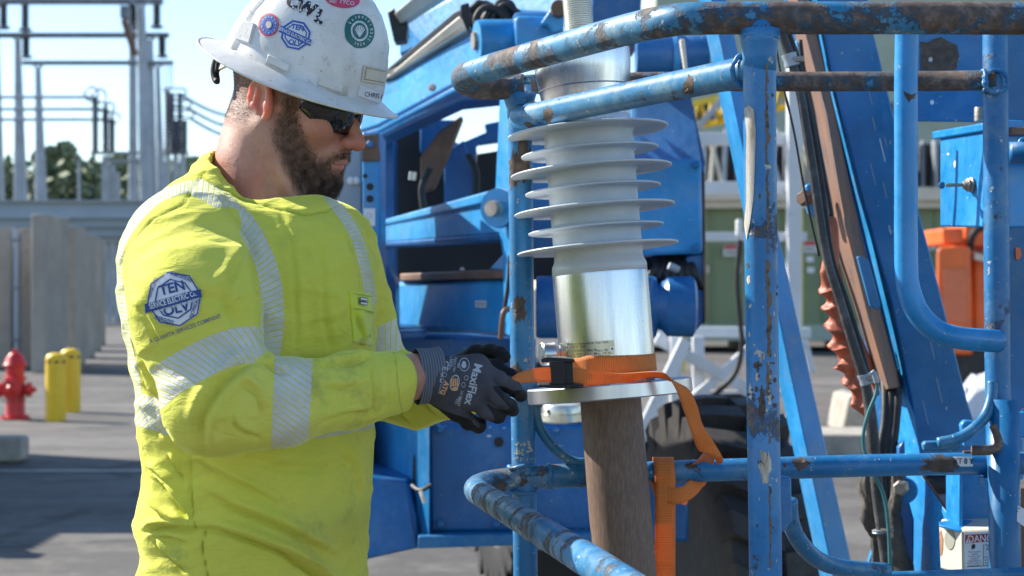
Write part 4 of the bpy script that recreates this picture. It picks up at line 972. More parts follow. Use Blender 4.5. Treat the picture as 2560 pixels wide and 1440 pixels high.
# main boom: long lit box leaning up to the right
a = [(905, 250, 5.9), (980, 190, 5.75), (1190, 76, 5.0), (1262, 62, 4.85), (1290, 120, 4.8), (1290, 175, 4.8), (1135, 212, 5.1), (940, 318, 5.75), (900, 330, 5.9)]
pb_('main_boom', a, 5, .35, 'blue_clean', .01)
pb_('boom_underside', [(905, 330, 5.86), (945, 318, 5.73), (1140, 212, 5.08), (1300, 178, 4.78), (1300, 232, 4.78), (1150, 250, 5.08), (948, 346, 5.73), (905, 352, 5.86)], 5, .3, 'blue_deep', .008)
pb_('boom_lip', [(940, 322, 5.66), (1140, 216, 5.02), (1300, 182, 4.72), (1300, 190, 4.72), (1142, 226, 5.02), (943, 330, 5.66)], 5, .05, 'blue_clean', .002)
c = P(1085, 220, 5.2)
ring = MB().lathe([(.012, 0), (.012, .01), (0, .012)], P(1083, 219, 5.12), (-.5, -.8, 0), 10).build('bolt', M['steel_bolt'], bl)
# hydraulic rod guards above the boom
pb_('cylinder_guard', [(955, 200, 5.7), (1148, 38, 5.0), (1162, 60, 5.0), (1180, 66, 4.98), (975, 190, 5.6), (958, 186, 5.7)], 5, .12, 'cream', .006)
pb_('guard_track', [(960, 178, 5.72), (1135, 30, 5.05), (1150, 22, 5.0), (1158, 52, 5.0), (1148, 42, 5.02), (962, 190, 5.72)], 5, .1, 'black_metal', .004)
pb_('upper_guard', [(985, 32, 5.8), (1060, -30, 5.5), (1135, -30, 5.5), (1000, 58, 5.8)], 5, .12, 'cream', .006)
pb_('guard_track', [(968, 30, 5.82), (985, 18, 5.8), (990, 34, 5.8), (1004, 60, 5.8), (1020, 56, 5.8), (1015, 100, 5.8), (985, 105, 5.8), (975, 60, 5.8)], 5, .1, 'black_metal', .004)
pb_('upper_boom', [(1020, 55, 6.1), (1130, -10, 5.8), (1400, -60, 5.3), (1440, -20, 5.2), (1400, 38, 5.2), (1290, 30, 5.4), (1180, 50, 5.6), (1050, 110, 6.1), (1000, 140, 6.1), (1000, 80, 6.1)], 5, .3, 'blue_clean', .01)
# hoses in a loose bundle
rs = random.Random(3)
for k in range(11):
    x0 = 1170+k*7; y0 = 62+rs.uniform(-6, 6); d = 4.95+rs.uniform(0, .2)
    MB().tube([P(x0, y0+20, d), P(x0-4+rs.uniform(-6, 6), y0-18, d), P(x0+12+rs.uniform(-6, 10), 14+rs.uniform(-6, 8), d), P(x0+40+rs.uniform(-8, 10), 16+rs.uniform(-8, 14), d), P(x0+62+rs.uniform(-10, 20), 44+rs.uniform(-8, 10), d), P(x0+60, 66, d+.05)], .010, 8, smooth=5).build('hydraulic_hose', M['rubber'], bl, smooth=True)
pb_('hose_bracket', [(1150, 12), (1172, 6), (1178, 40), (1170, 80), (1152, 40)], 4.9, .05, 'black_metal', .004)
# knuckle pivots
def barrel(name, x, y, d, r, l0, l1, ax, mat, prof=None):
    return MB().lathe(prof or [(0, l0), (r*.96, l0), (r, l0+.01), (r, l1-.01), (r*.96, l1), (0, l1)], P(x, y, d), ax, 40).build(name, M[mat], bl, auto=35)
barrel('pivot_boss', 1218, 105, 4.75, .062, -.03, .14, (1, .25, .05), 'blue_clean')
barrel('pivot_pin', 1190, 102, 4.75, .026, -.01, .03, (1, .25, .05), 'steel_bolt')
barrel('pivot_boss', 1290, 92, 4.75, .068, 0, .12, (1, .25, .05), 'blue_deep')
pb_('pivot_cheek', [(1285, 50), (1292, 38), (1372, 40), (1390, 62), (1392, 105), (1340, 130), (1290, 128)], 4.66, .12, 'blue_clean', .01)
pb_('pivot_gusset', [(1350, 60), (1385, 10), (1400, 0), (1412, 12), (1410, 70), (1385, 84), (1372, 62)], 4.6, .06, 'blue_clean', .006)
barrel('pivot_bolt', 1397, 22, 4.58, .022, -.03, .02, (0, -1, 0), 'rusty_steel')
# vertical link plate edge on
pb_('link_plate', [(1250, 236, 4.7), (1270, 232, 4.62), (1280, 470, 4.6), (1300, 540, 4.55), (1305, 850, 4.55), (1262, 838, 4.66), (1257, 640, 4.7), (1246, 560, 4.72), (1238, 490, 4.74)], 4.7, .06, 'blue_clean', .006, dx=.02)
barrel('link_bolt', 1243, 522, 4.62, .022, 0, .03, (-.6, -.8, 0), 'steel_bolt')
ringb = barrel('link_boss', 1252, 520, 4.66, .055, -.01, .02, (-.5, -.85, 0), 'blue_clean')
# middle arm, lower arm
pb_('middle_arm', [(948, 552, 6.0), (1252, 468, 4.75), (1252, 500, 4.75), (948, 566, 6.0)], 5, .1, 'blue_clean', .006)
pb_('middle_arm', [(948, 560, 6.02), (1256, 492, 4.78), (1256, 584, 4.78), (1040, 601, 5.6), (948, 607, 6.02)], 5, .25, 'blue_clean', .006)
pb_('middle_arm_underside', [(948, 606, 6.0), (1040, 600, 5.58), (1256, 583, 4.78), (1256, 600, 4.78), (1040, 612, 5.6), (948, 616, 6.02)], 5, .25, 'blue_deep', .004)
pb_('wear_strip', [(1000, 684, 5.6), (1264, 672, 4.78), (1264, 697, 4.78), (1000, 703, 5.6)], 5, .12, 'rusty_steel', .005)
pb_('strip_end', [(1256, 671), (1266, 671), (1266, 696), (1256, 696)], 4.74, .05, 'black_metal', .004)
pb_('wear_block', [(1148, 676, 5.1), (1152, 668, 5.1), (1158, 667, 5.1), (1162, 676, 5.08)], 5, .05, 'cream', .003)
pb_('lower_arm', [(985, 704, 5.7), (1272, 697, 4.8), (1278, 842, 4.8), (1052, 824, 5.4), (985, 818, 5.7)], 5, .3, 'blue_clean', .015)
la = bvh_of(*[o for o in bl.children if o.name.startswith('lower_arm')])
quad_decal('arm_label', [(1190, 752), (1217, 752), (1217, 769), (1190, 768)], la, M['white_label'], bl, off=.002)
for k in range(4): quad_decal('label_bar', [(1194+k*6, 755), (1197+k*6, 755), (1197+k*6, 766), (1194+k*6, 766)], la, M['galv'], bl, 1, 1, off=.004)
pb_('arm_gusset', [(1225, 672, 4.9), (1262, 632, 4.74), (1262, 676, 4.74)], 5, .04, 'blue_clean', .004)
pb_('inner_post', [(955, 640), (988, 700), (990, 850), (958, 850)], 5.2, .2, 'blue_deep')
pb_('inner_shelf', [(930, 840), (1340, 845), (1340, 1000), (930, 1000)], 5.5, .5, 'blue_deep', .01)
pb_('inner_step', [(948, 828), (1060, 826), (1060, 846), (948, 850)], 5.1, .2, 'blue_deep')
barrel('hinge_barrel', 975, 815, 5.0, .022, -.02, .04, (0, 0, 1), 'rusty_steel')
MB().tube([P(1262, 770, 4.5), P(1272, 700, 4.5), P(1275, 640, 4.5)], .006, 8, smooth=5).build('cable', M['rubber'], bl)
MB().tube([P(1280, 770, 4.5), P(1262, 778, 4.48), P(1256, 800, 4.48), P(1252, 845, 4.5)], .008, 8, smooth=5).build('rusty_hook', M['rusty_steel'], bl)
# chassis / turntable block
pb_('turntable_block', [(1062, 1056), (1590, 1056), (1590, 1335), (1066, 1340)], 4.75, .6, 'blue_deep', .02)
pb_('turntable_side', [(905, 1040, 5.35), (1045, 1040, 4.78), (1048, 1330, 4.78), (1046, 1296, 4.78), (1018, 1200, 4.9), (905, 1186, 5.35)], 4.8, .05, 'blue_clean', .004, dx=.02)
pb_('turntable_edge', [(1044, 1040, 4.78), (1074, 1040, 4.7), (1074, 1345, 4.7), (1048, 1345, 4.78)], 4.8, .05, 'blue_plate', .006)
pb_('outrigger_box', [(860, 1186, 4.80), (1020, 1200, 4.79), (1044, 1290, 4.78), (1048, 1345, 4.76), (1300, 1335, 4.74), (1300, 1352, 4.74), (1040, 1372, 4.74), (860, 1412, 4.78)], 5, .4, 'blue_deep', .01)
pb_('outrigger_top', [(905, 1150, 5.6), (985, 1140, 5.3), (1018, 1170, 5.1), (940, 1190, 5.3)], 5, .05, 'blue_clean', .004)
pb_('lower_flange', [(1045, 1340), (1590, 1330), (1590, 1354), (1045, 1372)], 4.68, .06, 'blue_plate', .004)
tb = bvh_of([o for o in bl.children if o.name.startswith('turntable_block')][0])
ring_decal('bolt_hole', 1247, 1105, 12, 13, 0, tb, M['black'], bl, off=.002)
for (x, y, s) in ((1222, 1090, 6), (1260, 1070, 3), (1225, 1068, 3)): poly_decal('scuff', blob(x, y, s, s*.4, x), tb, M['white_label'], bl, .001)
pb_('block_panel', [(1500, 1195), (1722, 1195), (1722, 1355), (1500, 1355)], 4.95, .12, 'blue_deep', .01)
ring_decal('slot', 1036, 1180, 3, 45, 0, bvh_of([o for o in bl.children if o.name.startswith('turntable_side')][0]), M['black'], bl, off=.002)
MB().tube([P(1030, 1214, 4.66), P(1050, 1226, 4.62), P(1078, 1212, 4.62)], .006, 6, smooth=5).build('tie_wire', M['black'], bl)
MB().tube([P(1052, 1228, 4.61), P(1058, 1245, 4.60), P(1062, 1256, 4.60)], .006, 6, smooth=3).build('wire_end', M['cream'], bl)
barrel('hub_collar', 1404, 1056, 4.4, .054, 0, .045, (0, 0, 1), 'stud', [(0, 0), (.052, 0), (.055, .004), (.055, .022), (.050, .024), (.050, .040), (.046, .046), (0, .046)])
ring_decal('collar_hole', 1372, 1032, 4, 8, 0, bvh_of([o for o in bl.children if o.name.startswith('hub_collar')][0]), M['black'], bl, off=.001)
for (x, y, dd) in ((1600, 415, 4.69), (1740, 412, 4.69), (1600, 620, 4.69), (1742, 618, 4.69), (1100, 1075, 4.74), (1180, 1075, 4.74), (1390, 1075, 4.74), (1100, 1310, 4.74), (1240, 1310, 4.74), (1390, 1310, 4.74), (925, 360, 4.88), (930, 620, 4.89), (930, 800, 4.89)):
    MB().lathe([(.011, -.004), (.011, .006), (.007, .009), (0, .009)], P(x, y, dd), (0, -1, 0), 6).build('bolt_head', M['blue_plate'], bl)
# right hand turret seen past the insulator
pb_('turret_column', [(1580, 180, 5.0), (1700, 110, 4.9), (1722, 215, 4.85), (1768, 420, 4.85), (1580, 440, 5.0)], 5, .4, 'blue_deep', .015)
pb_('turret_panel', [(1575, 400), (1754, 396), (1758, 634), (1575, 640)], 4.7, .35, 'blue_clean', .012)
pb_('turret_rear', [(1752, 396), (1762, 420), (1764, 800), (1740, 828), (1720, 815), (1715, 640), (1752, 634)], 4.74, .3, 'blue_deep', .01)
pb_('turret_rust_edge', [(1756, 430), (1762, 430), (1766, 800), (1760, 812)], 4.73, .02, 'rusty_steel', .001)
pb_('turret_column', [(1478, -40), (1605, -40), (1600, 110), (1478, 110)], 5.0, .3, 'blue_deep', .01)
pb_('turret_web', [(1320, 300), (1600, 300), (1600, 700), (1320, 700)], 5.3, .1, 'blue_clean', .01)
barrel('upper_barrel', 1590, 138, 4.75, .058, 0, .10, (1, 0, 0), 'blue_deep'); barrel('upper_barrel', 1690, 136, 4.75, .052, 0, .09, (1, 0, 0), 'blue_deep')
barrel('upper_collar', 1680, 136, 4.75, .064, 0, .02, (1, 0, 0), 'blue_clean')
pb_('upper_web', [(1700, 98), (1712, 96), (1722, 200), (1716, 205)], 4.6, .03, 'cream', .003)
barrel('slew_barrel', 1340, 768, 4.7, .086, 0, .33, (1, 0, 0), 'blue_deep')
barrel('slew_barrel', 1640, 766, 4.68, .080, 0, .10, (1, 0, 0), 'blue_deep', [(0, 0), (.062, 0), (.066, .015), (.082, .03), (.084, .10), (.07, .108), (0, .11)])
pb_('barrel_band', [(1590, 694), (1634, 690), (1640, 850), (1600, 850)], 4.62, .1, 'blue_deep', .01)
for k in range(7):
    x0 = 1625+k*14; MB().tube([P(x0, 600, 4.9), P(x0+18, 660, 4.75), P(x0+2+k*5, 690, 4.72), P(x0+20+k*4, 720, 4.75), P(x0+40, 745, 4.8)], .012, 8, smooth=5).build('hydraulic_hose', M['rubber'], bl, smooth=True)
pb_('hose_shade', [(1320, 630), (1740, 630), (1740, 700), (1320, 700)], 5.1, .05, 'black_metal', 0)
barrel('grey_fitting', 1672, 664, 4.6, .010, 0, .03, (1, .2, -.4), 'galv')
# rear chassis & tyre
pb_('chassis_beam', [(1290, 1372), (1790, 1372), (1790, 1500), (1290, 1500)], 6.2, .3, 'black_metal', .01)
def wheel(x, D, Rr, W_, ax, par, name='wheel'):
    ax = Vector(ax).normalized(); c = Vector((P(x, 720, D).x, D, Rr)); u = Vector((0, 0, 1)); w = ax.cross(u).normalized()
    tyre = MB(); prof = [(Rr*.52, -W_*.36), (Rr*.56, -W_*.46), (Rr*.74, -W_*.53), (Rr*.88, -W_*.50), (Rr*.90, -W_*.40), (Rr*.905, 0), (Rr*.90, W_*.40), (Rr*.88, W_*.50), (Rr*.74, W_*.53), (Rr*.56, W_*.46), (Rr*.52, W_*.36)]
    tyre.lathe(prof, c, ax, 64)
    for k in range(22):          # chevron lugs
        for sg in (-1, 1):
            a0 = 2*math.pi*(k+(.5 if sg > 0 else 0))/22
            V = []
            for (t_, aa) in ((.0, 0), (.26, .02), (.53, .11)):
                for rr in (Rr*.86 if t_ < .45 else Rr*.76, Rr*1.0 if t_ < .45 else Rr*.965):
                    for da in (0, .13):
                        an = a0+aa+da; V.append(c+ax*(sg*t_*W_)+(u*math.cos(an)+w*math.sin(an))*rr)
            f = [(0, 1, 3, 2), (8, 10, 11, 9)]
            for i in (0, 4): f += [(i+2, i+3, i+7, i+6), (i, i+2, i+6, i+4), (i+1, i+5, i+7, i+3)]
            tyre.add(V, f, 1)
    wh = tyre.build(name, None, par, auto=30, mats=[M['rubber'], M['tread']])
    sgn = -1 if ax.x > 0 else 1
    MB().lathe([(0, W_*.10), (Rr*.2, W_*.10), (Rr*.22, W_*.24), (Rr*.30, W_*.24), (Rr*.32, W_*.12), (Rr*.46, W_*.14), (Rr*.50, W_*.36), (Rr*.53, W_*.40), (Rr*.54, W_*.34), (0, W_*.0)], c, ax, 40).build('rim', M['blue_deep'], wh, auto=30)
wheel(1800, 5.45, .580, .27, (-.975, -.22, 0), bl)
wheel(1300, 8.2, .585, .27, (-.975, -.22, 0), bl)
# ================================================================== leaning boom with hoses on the right
jb = thing('jib_boom', 'leaning blue jib boom with rusty wear bars, black hoses and an orange brown sleeve', 'boom', (P(2300, 720, 3.6).x, 3.6, 0))
def jp(name, poly, d, t, mat, bevel=.003, dx=0): return MB().pp(poly, d, t, dx=dx).build(name, M[mat], jb, bevel=bevel)
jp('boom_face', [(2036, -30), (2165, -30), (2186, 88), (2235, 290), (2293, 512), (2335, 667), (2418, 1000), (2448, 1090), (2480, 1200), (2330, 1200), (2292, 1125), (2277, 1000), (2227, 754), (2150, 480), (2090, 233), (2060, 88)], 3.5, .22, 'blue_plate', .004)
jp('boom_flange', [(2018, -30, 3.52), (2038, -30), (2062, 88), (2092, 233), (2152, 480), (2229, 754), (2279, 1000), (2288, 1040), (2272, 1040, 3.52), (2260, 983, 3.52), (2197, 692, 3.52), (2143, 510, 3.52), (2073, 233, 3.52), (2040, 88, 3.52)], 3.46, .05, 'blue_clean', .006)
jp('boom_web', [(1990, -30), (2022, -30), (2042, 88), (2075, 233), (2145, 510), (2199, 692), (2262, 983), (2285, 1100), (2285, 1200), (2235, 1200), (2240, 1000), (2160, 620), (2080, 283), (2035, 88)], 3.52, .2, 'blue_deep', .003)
# brown wear bar, lit face and shaded face at an angle
V = [P(1966, -10, 3.56), P(1990, -10, 3.46), P(2020, -10, 3.52)]
Lm = [(1966, -10), (1988, 88), (2027, 283), (2062, 470), (2083, 600), (2140, 780), (2203, 985)]
Mm = [(1992, -10), (2015, 88), (2067, 283), (2098, 470), (2122, 600), (2170, 790), (2222, 972)]
Rm = [(2020, -10), (2042, 88), (2087, 283), (2126, 470), (2156, 600), (2204, 790), (2252, 968)]
mb = MB(); v = []; f = []
for l, m, r in zip(Lm, Mm, Rm): v += [P(*l, 3.52), P(*m, 3.42), P(*r, 3.46), P(r[0], r[1], 3.50)]
for i in range(len(Lm)-1):
    a = i*4
    for j in range(4): f.append((a+j, a+(j+1) % 4, a+4+(j+1) % 4, a+4+j))
f += [(0, 3, 2, 1), tuple(4*(len(Lm)-1)+k for k in (0, 1, 2, 3))]
t = NT('rust_streaked_bar'); n_ = t.noise(1, 7, .65, .8, t.map((38, 38, 5), (0, R(13), 0)))
M['wearbar'] = t.set(t.ramp(n_, [(.28, (.10, .062, .048)), (.45, (.19, .125, .10)), (.6, (.27, .13, .07)), (.75, (.22, .18, .16))]), .6, 0, t.bump(n_, .3, .002))
mb.add(v, f).build('wear_bar', M['wearbar'], jb, bevel=.002)
jp('blue_clip', [(2143, 642), (2152, 640), (2172, 650), (2202, 762), (2196, 776), (2176, 766)], 3.40, .012, 'blue_plate', .002)
jp('edge_strip', [(2078, 600), (2096, 650), (2130, 790), (2180, 900), (2200, 985), (2196, 992), (2150, 900), (2110, 790), (2084, 700)], 3.50, .02, 'clay', .003)
# light blue bracket with bolt
jp('side_bracket', [(1990, 100), (2003, 100), (2030, 283), (2062, 430), (2085, 575), (2078, 572), (2062, 556), (2048, 500), (2025, 340), (2004, 240)], 3.50, .03, 'blue_clean', .003)
jp('bolt_lug', [(2014, 462), (2030, 456), (2046, 480), (2050, 525), (2040, 545), (2022, 536), (2012, 505)], 3.47, .02, 'blue_clean', .004)
MB().lathe([(.016, 0), (.016, .018), (.012, .022), (0, .022)], P(2020, 496, 3.46), (-.75, -.65, 0), 6).build('bolt', M['rusty_steel'], jb, auto=30)
# hoses
def hose(name, pts, r, mat='hose', n=12): return MB().tube([P(*p) for p in pts], r, n, smooth=8).build(name, M[mat], jb, smooth=True)
H1 = [(1940, 20, 3.2), (1957, 88, 3.2), (1978, 150, 3.2), (2000, 230, 3.2), (2020, 350, 3.2), (2040, 480, 3.2), (2066, 640, 3.2), (2100, 752, 3.2), (2136, 870, 3.2), (2164, 960, 3.2), (2178, 1050, 3.2), (2186, 1150, 3.2), (2196, 1250, 3.2), (2208, 1340, 3.2), (2226, 1480, 3.2)]
hose('main_hose', H1, [.0085]*8+[.0095, .0098]+[.0115]*5)
hose('thin_hose', [(x+12+(4 if i % 3 else 0), y, 3.22) for i, (x, y, d) in enumerate(H1[:10])], .006, 'rubber')
hose('pale_wire', [(1935, 88, 3.21), (1955, 200, 3.21), (1985, 330, 3.21), (2012, 480, 3.21), (2048, 640, 3.21)], .0022, 'rubber')
hose('thin_hose', [(2000, 100, 3.3), (2016, 230, 3.3), (2040, 330, 3.3), (2062, 450, 3.3), (2078, 540, 3.3)], .0045, 'rubber')
for dx, r in ((0, .0075), (14, .0085), (30, .0105)):
    hose('short_hose', [(2207+dx, 930, 3.5), (2212+dx, 990, 3.45), (2210+dx*.9, 1060, 3.42), (2200+dx*1.0, 1130, 3.4), (2205+dx*.8, 1230, 3.4), (2230+dx*.6, 1340, 3.4), (2245+dx*.5, 1480, 3.4)], r, 'rubber')
def clamp(x, y, d, r, ax, w=.010):
    MB().lathe([(r, -w), (r*1.18, -w), (r*1.2, -w*.6), (r*1.08, 0), (r*1.2, w*.6), (r*1.18, w), (r, w)], P(x, y, d), ax, 24).build('hose_clamp', M['galv'], jb, auto=40)
    MB().lathe([(.004, -.01), (.0055, 0), (.0055, .012), (0, .013)], P(x+16, y-2, d-.012), (1, -.3, 0), 8).build('clamp_screw', M['steel_bolt'], jb)
clamp(2163, 948, 3.2, .0105, (.35, 0, -1)); clamp(1976, 150, 3.2, .012, (.3, 0, -1), .012); clamp(2200, 1328, 3.2, .0125, (.1, 0, -1), .003)
hose('ground_wire', [(2184, 935, 3.17), (2192, 960, 3.17), (2190, 985, 3.17), (2172, 1030, 3.17), (2160, 1075, 3.17), (2160, 1120, 3.17), (2182, 1180, 3.17), (2210, 1240, 3.17), (2222, 1330, 3.17), (2226, 1480, 3.17)], .0034, 'cable_teal')
hose('wire_lug', [(2180, 928, 3.168), (2186, 936, 3.168), (2192, 958, 3.168)], .0052, 'galv')
# crinkled sleeve: a tube with accordion folds
cen = [(2074, 545), (2080, 580), (2078, 640), (2072, 690), (2082, 745), (2092, 800), (2104, 858), (2120, 915), (2138, 965), (2158, 1010), (2168, 1040)]
rad = [15, 17, 20, 23, 26, 28, 28, 28, 26, 22, 8]
def crs(a, i, t, m):
    p0 = a[max(i-1, 0)]; p1 = a[i]; p2 = a[i+1]; p3 = a[min(i+2, m-1)]
    return .5*((2*p1)+(p2-p0)*t+(2*p0-5*p1+4*p2-p3)*t*t+(3*p1-p0-3*p2+p3)*t**3)
cx = np.array([c[0] for c in cen], float); cy = np.array([c[1] for c in cen], float); cr_ = np.array(rad, float)
V = []; Fq = []; nseg = 0; N = 28
for i in range(len(cen)-1):
    for k in range(12):
        t = k/12; X = crs(cx, i, t, len(cen)); Y = crs(cy, i, t, len(cen)); Q = crs(cr_, i, t, len(cen)); s = Y/48.0
        tt = min(1, max(0, (Y-670)/60))
        for j in range(N):
            a = 2*math.pi*j/N
            ph = s*2*math.pi+1.5*math.sin(a+.5)+2.0*pnoise(Vector((math.cos(a), math.sin(a), s*.7)))
            rr = Q*(1+tt*(.85*(1-abs(math.sin(ph*.5))**.75)-.42)+.10*pnoise(Vector((math.cos(a)*1.4, math.sin(a)*1.4, s*2.2))))
            V.append(P(X+rr*math.cos(a), Y+tt*7*math.sin(a*1+s*2)+rr*.15*math.sin(a), 3.36)+Vector((0, math.sin(a)*rr*3.3/F, 0)))
        nseg += 1
for i in range(nseg-1):
    for j in range(N): j2 = (j+1) % N; Fq.append((i*N+j, i*N+j2, (i+1)*N+j2, (i+1)*N+j))
mobj('crinkled_sleeve', V, Fq, M['clay'], jb, smooth=True)
# felt wrap
def wrap(cen, rad, name, d=3.24, seed=0):
    V = []; Fq = []; n = 24; K_ = 40
    cx = np.array([c[0] for c in cen], float); cy = np.array([c[1] for c in cen], float); q_ = np.array(rad, float); m = len(cen)
    for i in range(m-1):
        for k in range(8):
            t = k/8; X = crs(cx, i, t, m); Y = crs(cy, i, t, m); Q = crs(q_, i, t, m)
            for j in range(n):
                a = 2*math.pi*j/n; rr = Q*(1+.35*pnoise(Vector((math.cos(a)*1.8+seed, math.sin(a)*1.8, Y*.03)))+.15*pnoise(Vector((math.cos(a)*4, math.sin(a)*4, Y*.08))))
                V.append(P(X+rr*math.cos(a), Y, d)+Vector((0, math.sin(a)*rr*3.3/F, 0)))
    ns = (m-1)*8
    for i in range(ns-1):
        for j in range(n): j2 = (j+1) % n; Fq.append((i*n+j, i*n+j2, (i+1)*n+j2, (i+1)*n+j))
    mobj(name, V, Fq, M['felt'], jb, smooth=True)
wrap([(2168, 1180), (2166, 1215), (2176, 1260), (2174, 1300), (2186, 1335), (2190, 1350)], [14, 20, 22, 22, 16, 4], 'felt_wrap')
wrap([(2240, 1150), (2244, 1220), (2236, 1290), (2240, 1360), (2255, 1420), (2262, 1500)], [14, 15, 18, 24, 26, 24], 'felt_wrap', 3.36, 5)
wrap([(2186, 1330), (2192, 1380), (2196, 1440), (2200, 1500)], [8, 13, 14, 12], 'felt_wrap', 3.3, 9)
# foot plates and pivots
jp('pivot_plate', [(2260, 935, 3.46), (2272, 1000, 3.44), (2288, 1040, 3.42), (2300, 1125, 3.40), (2306, 1190, 3.39), (2378, 1295, 3.27), (2400, 1330, 3.235), (2405, 1500, 3.23), (2262, 1500, 3.46), (2236, 1290, 3.50), (2240, 1180, 3.49), (2236, 1060, 3.50), (2255, 1000, 3.47)], 3.40, .03, 'blue_box', .004)
jp('pivot_rib', [(2246, 1120), (2262, 1100), (2270, 1240), (2286, 1300), (2284, 1500), (2250, 1500), (2240, 1290)], 3.37, .03, 'blue_deep', .004)
MB().lathe([(0, 0), (.026, 0), (.026, .012), (.0, .012)], P(2262, 1225, 3.38), (-.35, -.9, 0), 32).build('washer', M['blue_box'], jb, auto=30)
MB().lathe([(.016, 0), (.0165, .016), (.013, .022), (0, .022)], P(2256, 1218, 3.36), (-.45, -.9, 0), 6).build('pivot_bolt', M['steel_bolt'], jb, auto=30, bevel=.002)
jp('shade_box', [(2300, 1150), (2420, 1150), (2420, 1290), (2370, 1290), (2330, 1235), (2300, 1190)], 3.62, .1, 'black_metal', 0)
MB().tube([P(2320, 1215, 3.5), P(2420, 1208, 3.5)], .021, 20).build('roller', M['rubber'], jb)
MB().tube([P(2338, 1246, 3.5), P(2420, 1244, 3.5)], .017, 18).build('grey_pipe', M['galv_dark'], jb)
jp('pivot_trim', [(2305, 1190), (2312, 1190), (2388, 1296), (2380, 1298)], 3.385, .006, 'rusty_steel', .001)
wrap([(2374, 1262), (2384, 1272), (2392, 1282), (2398, 1300)], [8, 12, 14, 8], 'cloth_scrap', 3.3, 3)
jb.children[-1].data.materials[0] = M['clay'] if jb.children[-1].name.startswith('cloth') else jb.children[-1].data.materials[0]
for o in jb.children:
    if o.name.startswith('cloth_scrap'): o.data.materials[0] = M['clay']
jp('rear_bracket', [(2402, 1062), (2412, 1050), (2470, 1056), (2480, 1120), (2412, 1118)], 3.2, .02, 'blue_box', .004)
jp('rear_gusset', [(2516, 1040), (2540, 1075), (2560, 1100), (2560, 1200), (2500, 1200)], 3.2, .02, 'blue_clean', .004)
jp('low_gusset', [(2160, 1440), (2186, 1360), (2190, 1500), (2150, 1500)], 3.6, .02, 'blue_clean', .003)
bf = bvh_of([o for o in jb.children if o.name.startswith('boom_face')][0])
for i in range(16):
    rs = random.Random(i+5); y = rs.uniform(150, 1080); x = 2060+(y-88)*.235+rs.uniform(20, 90)
    L = rs.uniform(10, 60)
    poly_decal('scratch', [(x-1.2, y-L), (x+1.2, y-L), (x+L*.3+1.6, y+L*.3), (x+L*.3-.6, y+L*.3)], bf, M['white_label' if i % 4 == 0 else 'grey_cover'], jb, .0008)
# ---- diagonal square strut
stt = thing('square_strut', 'long blue square steel strut leaning behind the near basket post', 'strut', (P(2100, 720, 3.9).x, 3.9, 0))
v = []; f = []
for (l, m, r), y in zip(((1736, 1768, 1806), (2048, 2083, 2137), (2230, 2270, 2330)), (-50, 1440, 2300)):
    v += [P(l, y, 3.95), P(m, y, 3.86), P(r, y, 3.90), P(r-28, y, 3.99)]
for i in range(2):
    a = i*4
    for j in range(4): f.append((a+j, a+(j+1) % 4, a+4+(j+1) % 4, a+4+j))
f += [(0, 3, 2, 1), (8, 9, 10, 11)]
MB().add(v, f).build('strut_tube', M['blue_clean'], stt, bevel=.004)
# ================================================================== signed distance modelling
def grid(lo, hi, h):
    ax = [np.arange(l, u+h, h, dtype=np.float32) for l, u in zip(lo, hi)]
    return np.meshgrid(*ax, indexing='ij'), np.array(lo, float), h
def rc(G, a, b, ra, rb):
    a = np.array(a, np.float32); b = np.array(b, np.float32); ab = b-a; L = float(ab@ab)+1e-12
    px_, py_, pz_ = G[0]-a[0], G[1]-a[1], G[2]-a[2]
    t = np.clip((px_*ab[0]+py_*ab[1]+pz_*ab[2])/L, 0, 1)
    return np.sqrt((px_-t*ab[0])**2+(py_-t*ab[1])**2+(pz_-t*ab[2])**2)-(ra+(rb-ra)*t)
def el(G, c, r, rot=None):
    q = [G[i]-c[i] for i in range(3)]
    if rot is not None:
        Mx = np.array(rot, np.float32)          # rows = local axes
        q = [q[0]*Mx[i][0]+q[1]*Mx[i][1]+q[2]*Mx[i][2] for i in range(3)]
    k0 = np.sqrt((q[0]/r[0])**2+(q[1]/r[1])**2+(q[2]/r[2])**2)+1e-6
    k1 = np.sqrt((q[0]/r[0]**2)**2+(q[1]/r[1]**2)**2+(q[2]/r[2]**2)**2)+1e-6
    return k0*(k0-1)/k1
def smin(a, b, k):
    h = np.maximum(k-np.abs(a-b), 0)/k
    return np.minimum(a, b)-h*h*k*.25
def smax(a, b, k): return -smin(-a, -b, k)
